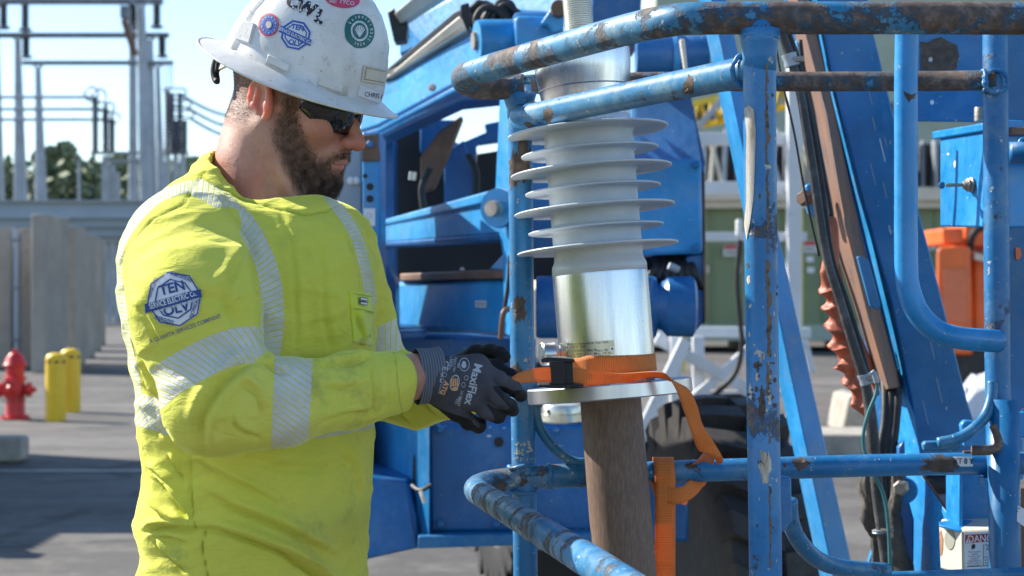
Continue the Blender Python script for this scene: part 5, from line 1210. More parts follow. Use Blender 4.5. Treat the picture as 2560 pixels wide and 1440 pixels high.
def nets(S, lo, h):
    ins = S < 0; nx, ny, nz = S.shape
    c = ins[:-1, :-1, :-1].astype(np.int8)
    tot = sum(ins[i:nx-1+i, j:ny-1+j, k:nz-1+k].astype(np.int8) for i in (0, 1) for j in (0, 1) for k in (0, 1))
    act = (tot > 0) & (tot < 8); idx = -np.ones(act.shape, np.int64); A = np.argwhere(act); idx[act] = np.arange(len(A))
    pos = np.zeros((len(A), 3)); cnt = np.zeros(len(A)); I, J, K_ = A.T
    cor = [(i, j, k) for i in (0, 1) for j in (0, 1) for k in (0, 1)]
    for a in cor:
        for ax in range(3):
            if a[ax]: continue
            b = list(a); b[ax] = 1
            va = S[I+a[0], J+a[1], K_+a[2]]; vb = S[I+b[0], J+b[1], K_+b[2]]
            m = (va < 0) != (vb < 0); t = np.where(m, va/(va-vb+1e-20), 0)
            p = np.stack([np.full(len(A), a[q], float) for q in range(3)], 1); p[:, ax] += t
            pos += p*m[:, None]; cnt += m
    V = (A+pos/np.maximum(cnt, 1)[:, None])*h+lo
    Fs = []
    for ax in range(3):
        sl0 = [slice(None)]*3; sl1 = [slice(None)]*3; sl0[ax] = slice(0, -1); sl1[ax] = slice(1, None)
        e = ins[tuple(sl0)] != ins[tuple(sl1)]; E = np.argwhere(e); o1, o2 = [(1, 2), (2, 0), (0, 1)][ax]
        ok = (E[:, o1] > 0) & (E[:, o2] > 0) & (E[:, o1] < S.shape[o1]-1) & (E[:, o2] < S.shape[o2]-1); E = E[ok]
        def g_(d1, d2):
            q = E.copy(); q[:, o1] -= d1; q[:, o2] -= d2; return idx[q[:, 0], q[:, 1], q[:, 2]]
        f = np.stack([g_(1, 1), g_(0, 1), g_(0, 0), g_(1, 0)], 1)
        fl = ~ins[E[:, 0], E[:, 1], E[:, 2]]; f[fl] = f[fl][:, ::-1]; Fs.append(f)
    Fc = np.concatenate(Fs); Fc = Fc[(Fc >= 0).all(1)]
    return V, Fc
def vnormals(V, Fc):
    n = np.cross(V[Fc[:, 2]]-V[Fc[:, 0]], V[Fc[:, 3]]-V[Fc[:, 1]]); N = np.zeros_like(V)
    for k in range(4): np.add.at(N, Fc[:, k], n)
    return N/(np.linalg.norm(N, axis=1)[:, None]+1e-12)
def relax(V, Fc, it=2, w=.5):
    for _ in range(it):
        S_ = np.zeros_like(V); c = np.zeros(len(V))
        for k in range(4):
            np.add.at(S_, Fc[:, k], V[Fc[:, (k+1) % 4]]); np.add.at(c, Fc[:, k], 1)
            np.add.at(S_, Fc[:, k], V[Fc[:, (k+3) % 4]]); np.add.at(c, Fc[:, k], 1)
        V = V*(1-w)+w*S_/c[:, None]
    return V
def pline(x, y, pts, smooth=True):
    """distance, signed side, arc length of pixels to a polyline (px)"""
    p = np.array(pts, float)
    if smooth and len(p) > 2:
        q = []
        for i in range(len(p)-1):
            p0, p1, p2, p3 = p[max(i-1, 0)], p[i], p[i+1], p[min(i+2, len(p)-1)]
            for k in range(5):
                t = k/5; q.append(.5*((2*p1)+(p2-p0)*t+(2*p0-5*p1+4*p2-p3)*t*t+(3*p1-p0-3*p2+p3)*t**3))
        q.append(p[-1]); p = np.array(q)
    best = np.full(x.shape, 1e9); sd_ = np.zeros(x.shape); arc = np.zeros(x.shape); L = 0; T = []
    for i in range(len(p)-1):
        d = p[i+1]-p[i]; l = np.hypot(*d)+1e-9; u = d/l
        t = np.clip((x-p[i][0])*u[0]+(y-p[i][1])*u[1], 0, l)
        ex = x-p[i][0]-t*u[0]; ey = y-p[i][1]-t*u[1]; dd = np.hypot(ex, ey); m = dd < best
        best = np.where(m, dd, best); sd_ = np.where(m, np.sign(ey*u[0]-ex*u[1])*dd, sd_); arc = np.where(m, L+t, arc); L += l
    return best, sd_, arc, L
def inpoly(x, y, poly):
    r = np.zeros(x.shape, bool); n = len(poly)
    for i in range(n):
        x1, y1 = poly[i]; x2, y2 = poly[(i+1) % n]
        if y1 == y2: continue
        m = ((y1 > y) != (y2 > y)) & (x < (x2-x1)*(y-y1)/(y2-y1)+x1); r ^= m
    return r
def polysd(x, y, poly):
    d, _, _, _ = pline(x, y, list(poly)+[poly[0]], False); return np.where(inpoly(x, y, poly), d, -d)
def pn(V, s, o=0): return np.array([pnoise(Vector((a*s[0]+o, b*s[1], c*s[2]))) for a, b, c in V])
def setattr_(o, name, arr):
    a = o.data.attributes.new(name, 'FLOAT', 'POINT'); a.data.foreach_set('value', np.asarray(arr, np.float32))

man = thing('person', 'bearded man in yellow shirt, white hard hat and grey gloves looking down at the strap', 'person', (-.37, 2.5, 0))
# ------------------------------------------------------------------ materials of the man
def skin_mat():
    t = NT('skin'); n1 = t.noise(22, 5, .6); n2 = t.noise(160, 4, .6)
    c = t.ramp(n1, [(.3, (.40, .175, .115)), (.55, (.50, .25, .17)), (.75, (.56, .30, .215))])
    fr = t.step(n2, .56, .70); c = t.mix(t.math('MULTIPLY', fr, .38), c, (.28, .11, .07))
    c = t.mix(t.math('MULTIPLY', t.attr('red'), .55), c, (.62, .15, .10))
    st = t.attr('hairy'); sn = t.step(t.noise(600, 2), .38, .62)
    c = t.mix(t.math('MULTIPLY', st, t.math('MULTIPLY_ADD', sn, .40, .35)), c, (.10, .060, .040))
    c = t.mix(t.attr('lip'), c, (.50, .17, .13))
    por = t.vor(900)
    return t.set(c, t.math('MULTIPLY_ADD', n2, .2, .36), 0, t.bump(t.math('ADD', por, t.math('MULTIPLY', t.noise(110, 5, .65), 1.4)), .35, .0014), Subsurface_Weight=.13, Subsurface_Radius=(.012, .004, .002), Subsurface_Scale=1.0)
M['skin'] = skin_mat()
def ear_mat():
    t = NT('ear_skin'); n1 = t.noise(40, 4)
    c = t.ramp(n1, [(.3, (.56, .20, .14)), (.7, (.62, .27, .19))])
    return t.set(c, .42, 0, t.bump(t.noise(300, 3), .1, .001), Subsurface_Weight=1.0, Subsurface_Radius=(.02, .0045, .002), Subsurface_Scale=1.0)
M['ear'] = ear_mat()
def hairm(name, a, b):
    t = NT(name); n = t.noise(90, 3); n2 = t.noise(9, 3)
    c = t.ramp(t.math('MULTIPLY_ADD', n2, .5, t.math('MULTIPLY', n, .5)), [(.40, a), (.62, b)])
    return t.set(c, .42)
M['beard'] = hairm('beard_hair', (.045, .026, .016), (.40, .245, .16))
M['hair'] = hairm('short_hair', (.03, .018, .012), (.10, .055, .035))
def shirt_mat():
    t = NT('lime_shirt'); n1 = t.noise(5, 5, .6); n2 = t.noise(14, 6, .65)
    c = t.ramp(n1, [(.32, (.62, .65, .085)), (.5, (.69, .67, .085)), (.7, (.74, .68, .12))])
    c = t.mix(t.math('MULTIPLY', t.step(t.noise(6, 5, .7, 1.2), .55, .78), .45), c, (.42, .60, .05))
    dirt = t.math('MULTIPLY', t.step(n2, .56, .80), t.math('MULTIPLY_ADD', t.attr('grime'), .62, .10))
    c = t.mix(dirt, c, (.20, .22, .06))
    knit = t.noise(1, 2, .5, 0, t.map((60, 60, 900)))
    c = t.mix(t.math('MULTIPLY', t.step(knit, .45, .7), .12), c, (.40, .48, .02))
    seam = t.step(t.attr('seam'), .25, .9); c = t.mix(t.math('MULTIPLY', seam, .7), c, (.33, .36, .02))
    # reflective segmented tape
    tp = t.step(t.attr('tape'), -.6, .6)
    fr = t.math('FRACT', t.attr('tphase')); gap = t.step(t.math('ABSOLUTE', t.math('SUBTRACT', fr, .5)), .38, .44)
    tm = t.math('MULTIPLY', tp, t.math('SUBTRACT', 1.0, gap))
    tc = t.ramp(t.noise(25, 4), [(.3, (.54, .54, .50)), (.7, (.66, .655, .61))])
    c = t.mix(tm, c, tc)
    fuzz = t.noise(420, 3, .7); crk = t.noise(1, 4, .55, .8, t.map((22, 22, 48), (.25, .5, .1)))
    h = t.math('ADD', t.math('MULTIPLY_ADD', crk, 5.5, t.math('MULTIPLY', fuzz, .5)), t.math('ADD', t.math('MULTIPLY', knit, .4), t.math('MULTIPLY', tm, .8)))
    rg = t.mix(tm, (.88,)*3, (.42,)*3)
    m = t.set(c, rg, 0, t.bump(h, .5, .0013), Sheen_Weight=.5, Sheen_Roughness=.4)
    t.b.inputs['Sheen Tint'].default_value = (.9, 1, .3, 1)
    tr = t.n('ShaderNodeBsdfTranslucent'); t.l(c, tr.inputs[0]); mx = t.n('ShaderNodeMixShader'); mx.inputs[0].default_value = .06
    t.l(t.b.outputs[0], mx.inputs[1]); t.l(tr.outputs[0], mx.inputs[2]); t.l(mx.outputs[0], t.out.inputs[0])
    return m
M['shirt'] = shirt_mat()
def glove_mat():
    t = NT('grey_knit_glove'); n = t.noise(35, 5); k = t.noise(700, 2)
    c = t.ramp(n, [(.3, (.055, .055, .068)), (.7, (.080, .080, .096))])
    nit = t.step(t.attr('coat'), -.6, .6)
    c = t.mix(nit, c, (.012, .012, .014))
    return t.set(c, t.mix(nit, (.85,)*3, (.68,)*3), 0, t.bump(t.math('ADD', k, n), .35, .0008), Specular_IOR_Level=.25)
M['glove'] = glove_mat()
def cuff_mat():
    t = NT('ribbed_cuff'); w = t.attr('rib')
    c = t.mix(w, (.020, .022, .032), (.15, .17, .21))
    return t.set(c, .85, 0, t.bump(w, .5, .0012))
M['cuff'] = cuff_mat()
def hat_mat():
    t = NT('scuffed_white_shell'); n = t.noise(9, 6, .7); n2 = t.noise(60, 6, .75)
    c = t.ramp(n, [(.3, (.56, .53, .47)), (.6, (.73, .73, .70))])
    d = t.math('MULTIPLY', t.step(n2, .57, .70), .48); c = t.mix(d, c, (.20, .18, .15))
    s = t.step(t.noise(1, 4, .6, 0, t.map((12, 220, 40), (.3, .5, .2))), .66, .70); c = t.mix(t.math('MULTIPLY', s, .5), c, (.22, .20, .18))
    sp = t.step(t.vor(55), .09, .06); c = t.mix(t.math('MULTIPLY', sp, .6), c, (.18, .15, .11))
    return t.set(c, t.math('MULTIPLY_ADD', n2, .25, .22), 0, t.bump(n2, .08, .001), Subsurface_Weight=.08, Subsurface_Radius=(.01, .01, .01))
M['hat'] = hat_mat()
M['denim'] = dirty('blue_denim', (.045, .07, .13), .25, .85, 0, 10, .2)
M['leather'] = dirty('brown_boot_leather', (.12, .07, .04), .3, .6, 0, 10, .3)
t = NT('dark_lens'); t.set((.006, .006, .008), .04, 0, None, Specular_IOR_Level=.8); M['lens'] = t.m
t = NT('glasses_frame'); t.set((.01, .01, .012), .3); M['frame'] = t.m

# ------------------------------------------------------------------ torso and sleeves
TH = R(25); fx, fy = math.cos(TH), -math.sin(TH); lx, ly = math.sin(TH), math.cos(TH)     # facing, left
DT = 2.50
sil = [(502, 560, 755), (528, 495, 800), (558, 425, 838), (592, 378, 864), (655, 334, 888), (750, 334, 914), (850, 354, 922), (960, 376, 914), (1060, 386, 914), (1130, 396, 918), (1200, 390, 916), (1260, 374, 912), (1295, 366, 908), (1330, 378, 904), (1362, 390, 900), (1440, 370, 898), (1500, 366, 896), (1650, 376, 890)]
al = [.09, .135, .165, .19, .21, .215, .212, .208, .205, .205, .205, .205, .205, .203, .203, .205, .205, .205]
zs = []; cxs = []; aa = []; bb2 = []
for (y, xl, xr), a in zip(sil, al):
    zs.append(P(0, y, DT).z); w = (xr-xl)/2*DT/F; cxs.append(P((xl+xr)/2, y, DT).x); aa.append(a); bb2.append(max(.06, math.sqrt(max(1e-6, w*w-(a*lx)**2))/fx))
zs, cxs, aa, bb2 = [np.array(v)[::-1] for v in (zs, cxs, aa, bb2)]
def torso(G):
    z = G[2]; cx = np.interp(z, zs, cxs).astype(np.float32); a = np.interp(z, zs, aa).astype(np.float32); b = np.interp(z, zs, bb2).astype(np.float32)
    X = G[0]-cx; Y = G[1]-DT; f_ = (X*fx+Y*fy)/b; l_ = (X*lx+Y*ly)/a
    k0 = (np.abs(f_)**2.25+np.abs(l_)**2.25)**(1/2.25)+1e-6
    k1 = np.sqrt((f_/b)**2+(l_/a)**2)/k0+1e-6
    d = (k0-1)/k1*1.0
    d = smax(d, z-zs[-1]-.0, .05); return smax(d, zs[0]-z, .02)
Rs, Rm, Re = P(468, 640, 2.335), P(490, 780, 2.245), P(540, 1010, 2.20)
Rf1, Rf2, Rw = P(700, 1008, 2.225), P(880, 972, 2.31), P(1024, 950, 2.375)
Ls, Le, Lf, Lw = P(822, 630, 2.66), P(925, 945, 2.74), P(1040, 985, 2.70), P(1150, 965, 2.66)
def rup(G): return smin(rc(G, Rs, Rm, .082, .083), rc(G, Rm, Re, .083, .062), .03)
def rfo(G): return smin(smin(rc(G, Re, Rf1, .062, .0535), rc(G, Rf1, Rf2, .0535, .047), .02), rc(G, Rf2, Rw+(Rw-Rf2).normalized()*.05, .047, .0385), .02)
def lup(G): return rc(G, Ls, Le, .074, .060)
def lfo(G): return smin(rc(G, Le, Lf, .060, .052), rc(G, Lf, Lw, .052, .046), .02)
def trap(G): return smin(smin(rc(G, P(563, 462, 2.5), P(480, 585, 2.38), .050, .072), rc(G, P(563, 462, 2.5), P(640, 500, 2.5), .050, .05), .02), rc(G, P(690, 520, 2.52), P(805, 610, 2.64), .045, .060), .04)
G, lo, h = grid((-.66, 2.06, .93), (.02, 2.90, 1.72), .0031)
T0 = torso(G); T0 = smin(T0, trap(G), .04)
# belly and chest fullness
T0 = smin(T0, el(G, P(760, 700, 2.45), (.10, .12, .12)), .06)
z = G[2]; kk = np.clip((z-1.38)/.18, 0, 1).astype(np.float32); kk = .012+.036*kk
pc = Rw-(Rw-Rf2).normalized()*.018; u_ = (Rw-Rf2).normalized()
RF = smax(rfo(G), (G[0]-pc.x)*u_.x+(G[1]-pc.y)*u_.y+(G[2]-pc.z)*u_.z, .004); RF = smax(RF, -rc(G, Rw-u_*.06, Rw+u_*.05, .033, .033), .004)
S_ = smin(T0, rup(G), kk); S_ = smin(S_, RF, np.where(G[0] < Re.x+.07, .03, .006).astype(np.float32))
S_ = smin(S_, lup(G), kk); S_ = smin(S_, lfo(G), .01)
# neck opening
nk = rc(G, P(664, 372, 2.5), P(668, 330, 2.49), .082, .084)
pl_n = Vector((.50, -.10, .86)).normalized(); p0 = P(640, 447, 2.5)
cutn = smax(rc(G, P(664, 474, 2.48), P(695, 300, 2.47), .083, .086), -((G[0]-p0.x)*pl_n.x+(G[1]-p0.y)*pl_n.y+(G[2]-p0.z)*pl_n.z)-.05, .01)
S_ = smax(S_, -cutn, .006)
cut2 = smax(rc(G, P(725, 510, 2.49), P(770, 300, 2.47), .062, .066), -((G[0]-p0.x)*pl_n.x+(G[1]-p0.y)*pl_n.y+(G[2]-p0.z)*pl_n.z)-.055, .01)
S_ = smax(S_, -cut2, .012)
V, Fc = nets(S_, lo, h); del S_, G, T0, nk, cutn
V = relax(V, Fc, 2, .5)
Q = [V[:, i].astype(np.float32) for i in range(3)]
parts = np.stack([smin(torso(Q), trap(Q), .06), rup(Q), rfo(Q), lup(Q), lfo(Q)], 1); cls = parts.argmin(1)
N = vnormals(V, Fc); X, Y = px(V); front = np.clip(-N[:, 1]*2.5+.3, 0, 1)
disp = np.zeros(len(V))
def stroke(pts, w, amp, cl=None, fr=True, taper=True):
    global disp
    d, s, arc, L = pline(X, Y, pts); k = np.exp(-(d/w)**2)*amp
    if taper: k *= np.clip(np.minimum(arc, L-arc)/(L*.25)+.15, 0, 1)
    if fr: k = k*front
    if cl is not None: k = k*np.isin(cls, cl)
    disp += k
def fold(pts, w, amp, cl=None):      # a soft ridge above a tight valley
    stroke(pts, w*.45, -amp*1.15, cl); sh = [(x+w*.25, y-w*1.1) for x, y in pts]; stroke(sh, w, amp*.9, cl)
T_ = [0]; A_ = [1, 2]
fold([(488, 1322), (560, 1330), (667, 1367), (728, 1391), (777, 1428), (830, 1470)], 15, .011, T_)
fold([(520, 1236), (606, 1281), (698, 1318), (795, 1370), (840, 1395)], 16, .008, T_)
fold([(483, 1153), (545, 1185), (621, 1222), (690, 1262)], 15, .005, T_)
fold([(422, 1138), (440, 1170), (457, 1203)], 9, .006, T_); fold([(373, 1171), (400, 1190), (431, 1214)], 10, .007, T_)
fold([(385, 1195), (430, 1240), (483, 1309)], 13, .010, T_); fold([(350, 1240), (400, 1290), (490, 1312)], 12, .007, T_)
fold([(352, 1330), (420, 1318), (496, 1328)], 12, .012, T_); fold([(376, 1342), (425, 1345), (471, 1360)], 9, .006, T_)
fold([(385, 1350), (419, 1385), (470, 1432)], 12, .010, T_); fold([(620, 1150), (700, 1168), (800, 1172), (880, 1150)], 26, .004, T_)
fold([(840, 1120), (880, 1180), (900, 1260)], 22, .005, T_); fold([(700, 1380), (790, 1440), (880, 1500)], 16, .007, T_)
for (a, b) in (((480, 1110), (490, 1300)),): stroke([(455, 1090), (476, 1150), (474, 1200), (486, 1300), (493, 1322)], 2.6, -.0025, T_, taper=False)
stroke([(514, 1328), (508, 1370), (520, 1440), (525, 1500)], 2.6, -.003, T_, taper=False)
stroke([(650, 902), (610, 916), (565, 950), (523, 1005), (502, 1061), (508, 1105), (520, 1130)], 9, -.008, A_)
stroke([(672, 935), (625, 930), (585, 965), (548, 1015), (528, 1070), (536, 1118)], 15, .006, A_)
stroke([(625, 880), (580, 895), (530, 945), (490, 1010), (478, 1060)], 16, .006, A_)
fold([(655, 905), (690, 930), (720, 935)], 9, .006, [2]); fold([(600, 960), (640, 985), (655, 1040)], 13, .006, [2]); fold([(570, 1040), (600, 1075), (650, 1095)], 12, .004, [2])
fold([(790, 920), (835, 912), (885, 905), (925, 890)], 11, .006, [2]); fold([(800, 960), (850, 975), (905, 960)], 14, .004, [2])
fold([(926, 905), (932, 950), (936, 1000), (928, 1035)], 9, .0045, [2]); fold([(800, 1060), (860, 1040), (930, 1030)], 13, .004, [2]); fold([(960, 900), (975, 950), (970, 1010)], 12, .0025, [2])
stroke([(560, 500), (612, 580), (640, 665), (652, 760), (652, 850)], 11, -.010, [0, 1]); stroke([(535, 510), (585, 590), (612, 670), (625, 760), (622, 840)], 18, .006, [0, 1]); fold([(380, 640), (430, 700), (500, 740), (580, 760)], 30, .004, [1]); fold([(330, 760), (370, 800), (400, 870)], 16, .006, [1]); fold([(600, 640), (560, 740), (590, 810)], 24, .006, [1])
fold([(700, 520), (730, 640), (740, 800), (735, 880)], 20, .003, T_); fold([(780, 530), (800, 640), (810, 800), (830, 880)], 22, .003, T_); fold([(880, 780), (900, 830), (905, 880)], 12, .006, T_); fold([(860, 560), (890, 660), (905, 740)], 14, .003, T_)
fold([(345, 900), (370, 960), (400, 1010)], 13, .008, T_); fold([(325, 780), (340, 850), (350, 920)], 9, .006, T_); fold([(360, 1010), (385, 1060), (410, 1090)], 9, .006, T_)
fold([(1090, 1040), (1060, 1005), (1070, 985)], 8, .006, [4]); fold([(1020, 1062), (1000, 1030), (1015, 1000)], 8, .006, [4]); fold([(965, 1060), (955, 1030), (970, 1005)], 8, .005, [4])
# seams: shoulder seam, collar band, sleeve stitching
seam = np.zeros(len(V))
def seamline(pts, w=2.2, cl=None, amp=.0016):
    global disp, seam
    d, s, a_, L = pline(X, Y, pts); k = np.exp(-(d/w)**2)*front
    if cl is not None: k = k*np.isin(cls, cl)
    disp -= k*amp; seam = np.maximum(seam, k)
seamline([(492, 455), (470, 490), (455, 512), (392, 544), (345, 590), (312, 640), (300, 690)]); seamline([(524, 422), (505, 440), (488, 462)])
seamline([(476, 1095), (478, 1160), (480, 1240), (492, 1322)], 2.2, T_); seamline([(514, 1328), (508, 1370), (520, 1440), (525, 1500)], 2.2, T_)
seamline([(982, 870), (992, 950), (1004, 1035)], 2, [2]); seamline([(480, 452), (520, 474), (580, 505), (640, 560)], 1.8, None, .0006)
col_d, col_s, _, _ = pline(X, Y, [(492, 428), (540, 462), (620, 503), (700, 528), (757, 536), (815, 530), (850, 512)])
seam = np.maximum(seam, np.exp(-(col_d/2.3)**2)*(cls == 0)*front); disp -= np.exp(-(col_d/3)**2)*.0018*(cls == 0)*front
disp += np.where((col_s < 0) & (cls == 0) & (Y > 380) & (Y < 540) & (X > 495) & (X < 860), .0018, 0)*front
nz = pn(V, (9, 9, 7), 3)*.0045+pn(V, (26, 26, 17), 8)*.0016
wr = 1-np.abs(pn(np.stack([V[:, 0]*1.0+V[:, 2]*.6, V[:, 1], V[:, 2]-V[:, 0]*.35], 1), (9, 9, 26), 21))*3.2
disp += nz*np.where(cls == 2, .7, 1.0)+np.clip(wr, 0, 1)*.0022*np.where(cls == 0, 1.0, .9)
disp *= 1-.9*np.exp(-((X-437)**2+(Y-752)**2)/85.0**2)*(cls == 1)
V = V+N*(disp*1.3)[:, None]; V = relax(V, Fc, 1, .3)
X, Y = px(V)
# tape bands
tape = np.full(len(V), -50.0); tph = np.zeros(len(V))
def band(pts, hw, cl, skew=.5, pitch=12.0, fr=None, hw2=None):
    global tape, tph
    d, s, arc, L = pline(X, Y, pts); w = hw if hw2 is None else hw+(hw2-hw)*arc/L
    v = w-d; v = np.where((arc <= .01) | (arc >= L-.01), np.minimum(v, 5-d), v)
    m = np.isin(cls, cl)
    if fr is not None: m &= (front > .02) if fr else m
    v = np.where(m, v, -50); b = v > tape; tape = np.where(b, v, tape); tph = np.where(b, (arc+s*skew)/pitch, tph)
band([(481, 462), (550, 499), (610, 555), (650, 625), (674, 697), (682, 787), (676, 850), (665, 930), (660, 990)], 23, [0, 1], -.35, 15, True, 31)
tape = np.where((cls == 1) & (X < 600) & (Y > 520), -50, tape)
band([(484, 462), (400, 491), (347, 539), (310, 591), (294, 650), (297, 720), (318, 850), (338, 940), (345, 1000)], 14, [0, 1], .3, 11, True, 11)
band([(300, 1018), (350, 1026), (400, 1038), (460, 1055), (640, 1064), (810, 1052), (960, 1022)], 41, [0], .7, 16)
band([(700, 875), (655, 862), (590, 866), (530, 887), (476, 914), (415, 952), (360, 1000)], 46, [1], -.55, 17)
band([(736, 860), (729, 1016), (722, 1160)], 47, [2], .62, 17)
band([(818, 480), (842, 515), (868, 550), (895, 602), (915, 680), (930, 760)], 14, [0, 3], .3, 11, True)
band([(1020, 825), (960, 852), (900, 890)], 38, [3], .5, 16)
grime = np.clip(.35+.65*(cls == 2)+.5*np.exp(-((X-850)**2+(Y-1180)**2)/190**2)+.4*(Y > 1300), 0, 1)
Vs = V.copy(); Fs_ = Fc.copy()
shirt = mobj('shirt', V, Fc, M['shirt'], man, smooth=True)
setattr_(shirt, 'tape', tape); setattr_(shirt, 'tphase', tph+100); setattr_(shirt, 'grime', grime); setattr_(shirt, 'seam', seam)
bsh = bvh_of(shirt)

# ------------------------------------------------------------------ head
PITCH, YAW, ROLL = R(20), R(17), R(3)
HC = Vector((-.327, 2.50, 1.768))
def axes(p, yw, rl):
    f = Vector((math.cos(p)*math.cos(yw), -math.cos(p)*math.sin(yw), -math.sin(p)))
    l = Vector((math.sin(yw), math.cos(yw), 0)); u = f.cross(l)
    l2 = l*math.cos(rl)+u*math.sin(rl); return f, l2, f.cross(l2)
hf, hl, hu = axes(PITCH, YAW, ROLL)
HR = np.array([hf, hl, hu])        # rows: local axes in world
def h2w(v): return np.asarray(v, float)@HR+np.array(HC)
def w2h(v): return (np.asarray(v, float)-np.array(HC))@HR.T
G, lo, h = grid((-.125, -.105, -.245), (.165, .105, .155), .0020)
D = el(G, (-.002, 0, .050), (.097, .076, .088))
D = smin(D, el(G, (.028, 0, .0), (.080, .069, .085)), .03)
D = smin(D, el(G, (.040, 0, -.062), (.062, .056, .046)), .03)
D = smin(D, rc(G, (.000, .056, -.040), (.078, .026, -.082), .020, .018), .03); D = smin(D, rc(G, (.000, -.056, -.040), (.078, -.026, -.082), .020, .018), .03)
D = smin(D, el(G, (.092, 0, -.087), (.024, .026, .022)), .025)
D = smin(D, rc(G, (.094, .030, .030), (.094, -.030, .030), .016, .016), .02)
for s in (-1, 1):
    D = smin(D, el(G, (.078, s*.042, -.010), (.026, .022, .022)), .022)
    D = smax(D, -el(G, (.116, s*.031, .012), (.020, .017, .013)), .014)        # eye socket
    D = smin(D, el(G, (.092, s*.031, .012), (.0125, .0125, .0125)), .004)
    D = smin(D, rc(G, (.104, s*.020, .006), (.098, s*.043, .006), .0035, .003), .006)
D = smin(D, rc(G, (.100, 0, .026), (.126, 0, -.010), .0085, .0110), .012)       # nose bridge
D = smin(D, el(G, (.1335, 0, -.0185), (.0135, .0125, .0115)), .008)
for s in (-1, 1):
    D = smin(D, el(G, (.122, s*.0135, -.0215), (.0115, .0080, .0090)), .006)
    D = smax(D, -rc(G, (.127, s*.0062, -.040), (.125, s*.0066, -.0265), .0036, .0028), .003)
D = smin(D, el(G, (.100, 0, -.047), (.021, .030, .024)), .014)                  # muzzle
D = smin(D, rc(G, (.1135, .014, -.0530), (.1175, 0, -.0500), .0046, .0056), .005); D = smin(D, rc(G, (.1135, -.014, -.0530), (.1175, 0, -.0500), .0046, .0056), .005)
D = smin(D, rc(G, (.1105, .013, -.0600), (.1155, 0, -.0620), .0046, .0062), .005); D = smin(D, rc(G, (.1105, -.013, -.0600), (.1155, 0, -.0620), .0046, .0062), .005)
for s in (-1, 1): D = smax(D, -rc(G, (.1235, 0, -.0562), (.1120, s*.024, -.0572), .0016, .0012), .002)
D = smax(D, -rc(G, (.122, .012, -.0725), (.122, -.012, -.0725), .0055, .0055), .010)
# neck in the same surface
def wl(x, y, d): return w2h(np.array(P(x, y, d)))
D = smin(D, smin(rc(G, tuple(wl(672, 325, 2.5)), tuple(wl(664, 420, 2.5)), .065, .068), rc(G, tuple(wl(664, 420, 2.5)), tuple(wl(672, 560, 2.5)), .068, .088), .03), .03)
D = smin(D, rc(G, tuple(wl(664, 320, 2.432)), tuple(wl(762, 530, 2.425)), .010, .012), .022)
D = smax(D, -(G[2]+.238), .002)
V, Fc = nets(D, lo, h); V = relax(V, Fc, 2, .5); del D, G
V[:, 0] = np.where(V[:, 0] > .03, .03+(V[:, 0]-.03)*.885, V[:, 0])
loc = V.copy(); Vm = loc.copy(); Vm[:, 1] = -np.abs(Vm[:, 1]); X, Y = px(h2w(Vm))
beard_poly = [(708, 225), (748, 238), (752, 300), (772, 352), (800, 398), (812, 392), (838, 380), (868, 374), (884, 380), (886, 400), (872, 405), (842, 406), (828, 414), (832, 430), (850, 436), (862, 444), (868, 470), (845, 520), (790, 540), (748, 492), (720, 440), (692, 382), (676, 345), (684, 300), (702, 262)]
bsd = polysd(X, Y, beard_poly)
bm = np.clip((bsd+4)/22, 0, 1)*(loc[:, 0] > -.03)
under = (loc[:, 2] > -.16)*np.clip((-.085-loc[:, 2])/.02, 0, 1)*np.clip((loc[:, 0]-.03)/.02, 0, 1)*np.clip((.09-np.abs(loc[:, 2]+.10))/.03, 0, 1)
fade_poly = [(540, 150), (760, 190), (752, 262), (700, 262), (690, 240), (640, 215), (628, 280), (600, 300), (575, 300), (540, 280)]
fsd = polysd(X, Y, fade_poly); fm = np.clip((fsd+22)/44, 0, 1)*.85
eb = np.exp(-(((loc[:, 2]-.030)/.006)**2))*np.clip((np.abs(loc[:, 1])-.010)/.006, 0, 1)*(loc[:, 0] > .070)*np.clip((.052-np.abs(loc[:, 1]))/.008, 0, 1)
lips = np.clip(1.4-np.hypot((loc[:, 2]+.0565)/.0085, loc[:, 1]/.019), 0, 1)*(loc[:, 0] > .097)
hairy = np.clip(np.maximum(np.maximum(bm*.50, under*.2), np.maximum(fm, eb*.8)), 0, 1)*(1-np.clip(lips*2, 0, 1))
red = np.clip(np.exp(-((loc[:, 0]-.13)**2+(loc[:, 2]+.018)**2)/.018**2)*.9+np.exp(-((loc[:, 0]-.085)**2+(loc[:, 2]+.012)**2)/.028**2)*.45+.45*np.clip((-.06-loc[:, 2])/.05, 0, 1)*(loc[:, 0] < .04), 0, 1)
head = mobj('head', h2w(V), Fc, M['skin'], man, smooth=True)
setattr_(head, 'hairy', hairy); setattr_(head, 'lip', np.clip(lips*1.5, 0, 1)*.8); setattr_(head, 'red', red)
bhd = bvh_of(head); Hn = vnormals(V, Fc); Hl = loc; HF = Fc
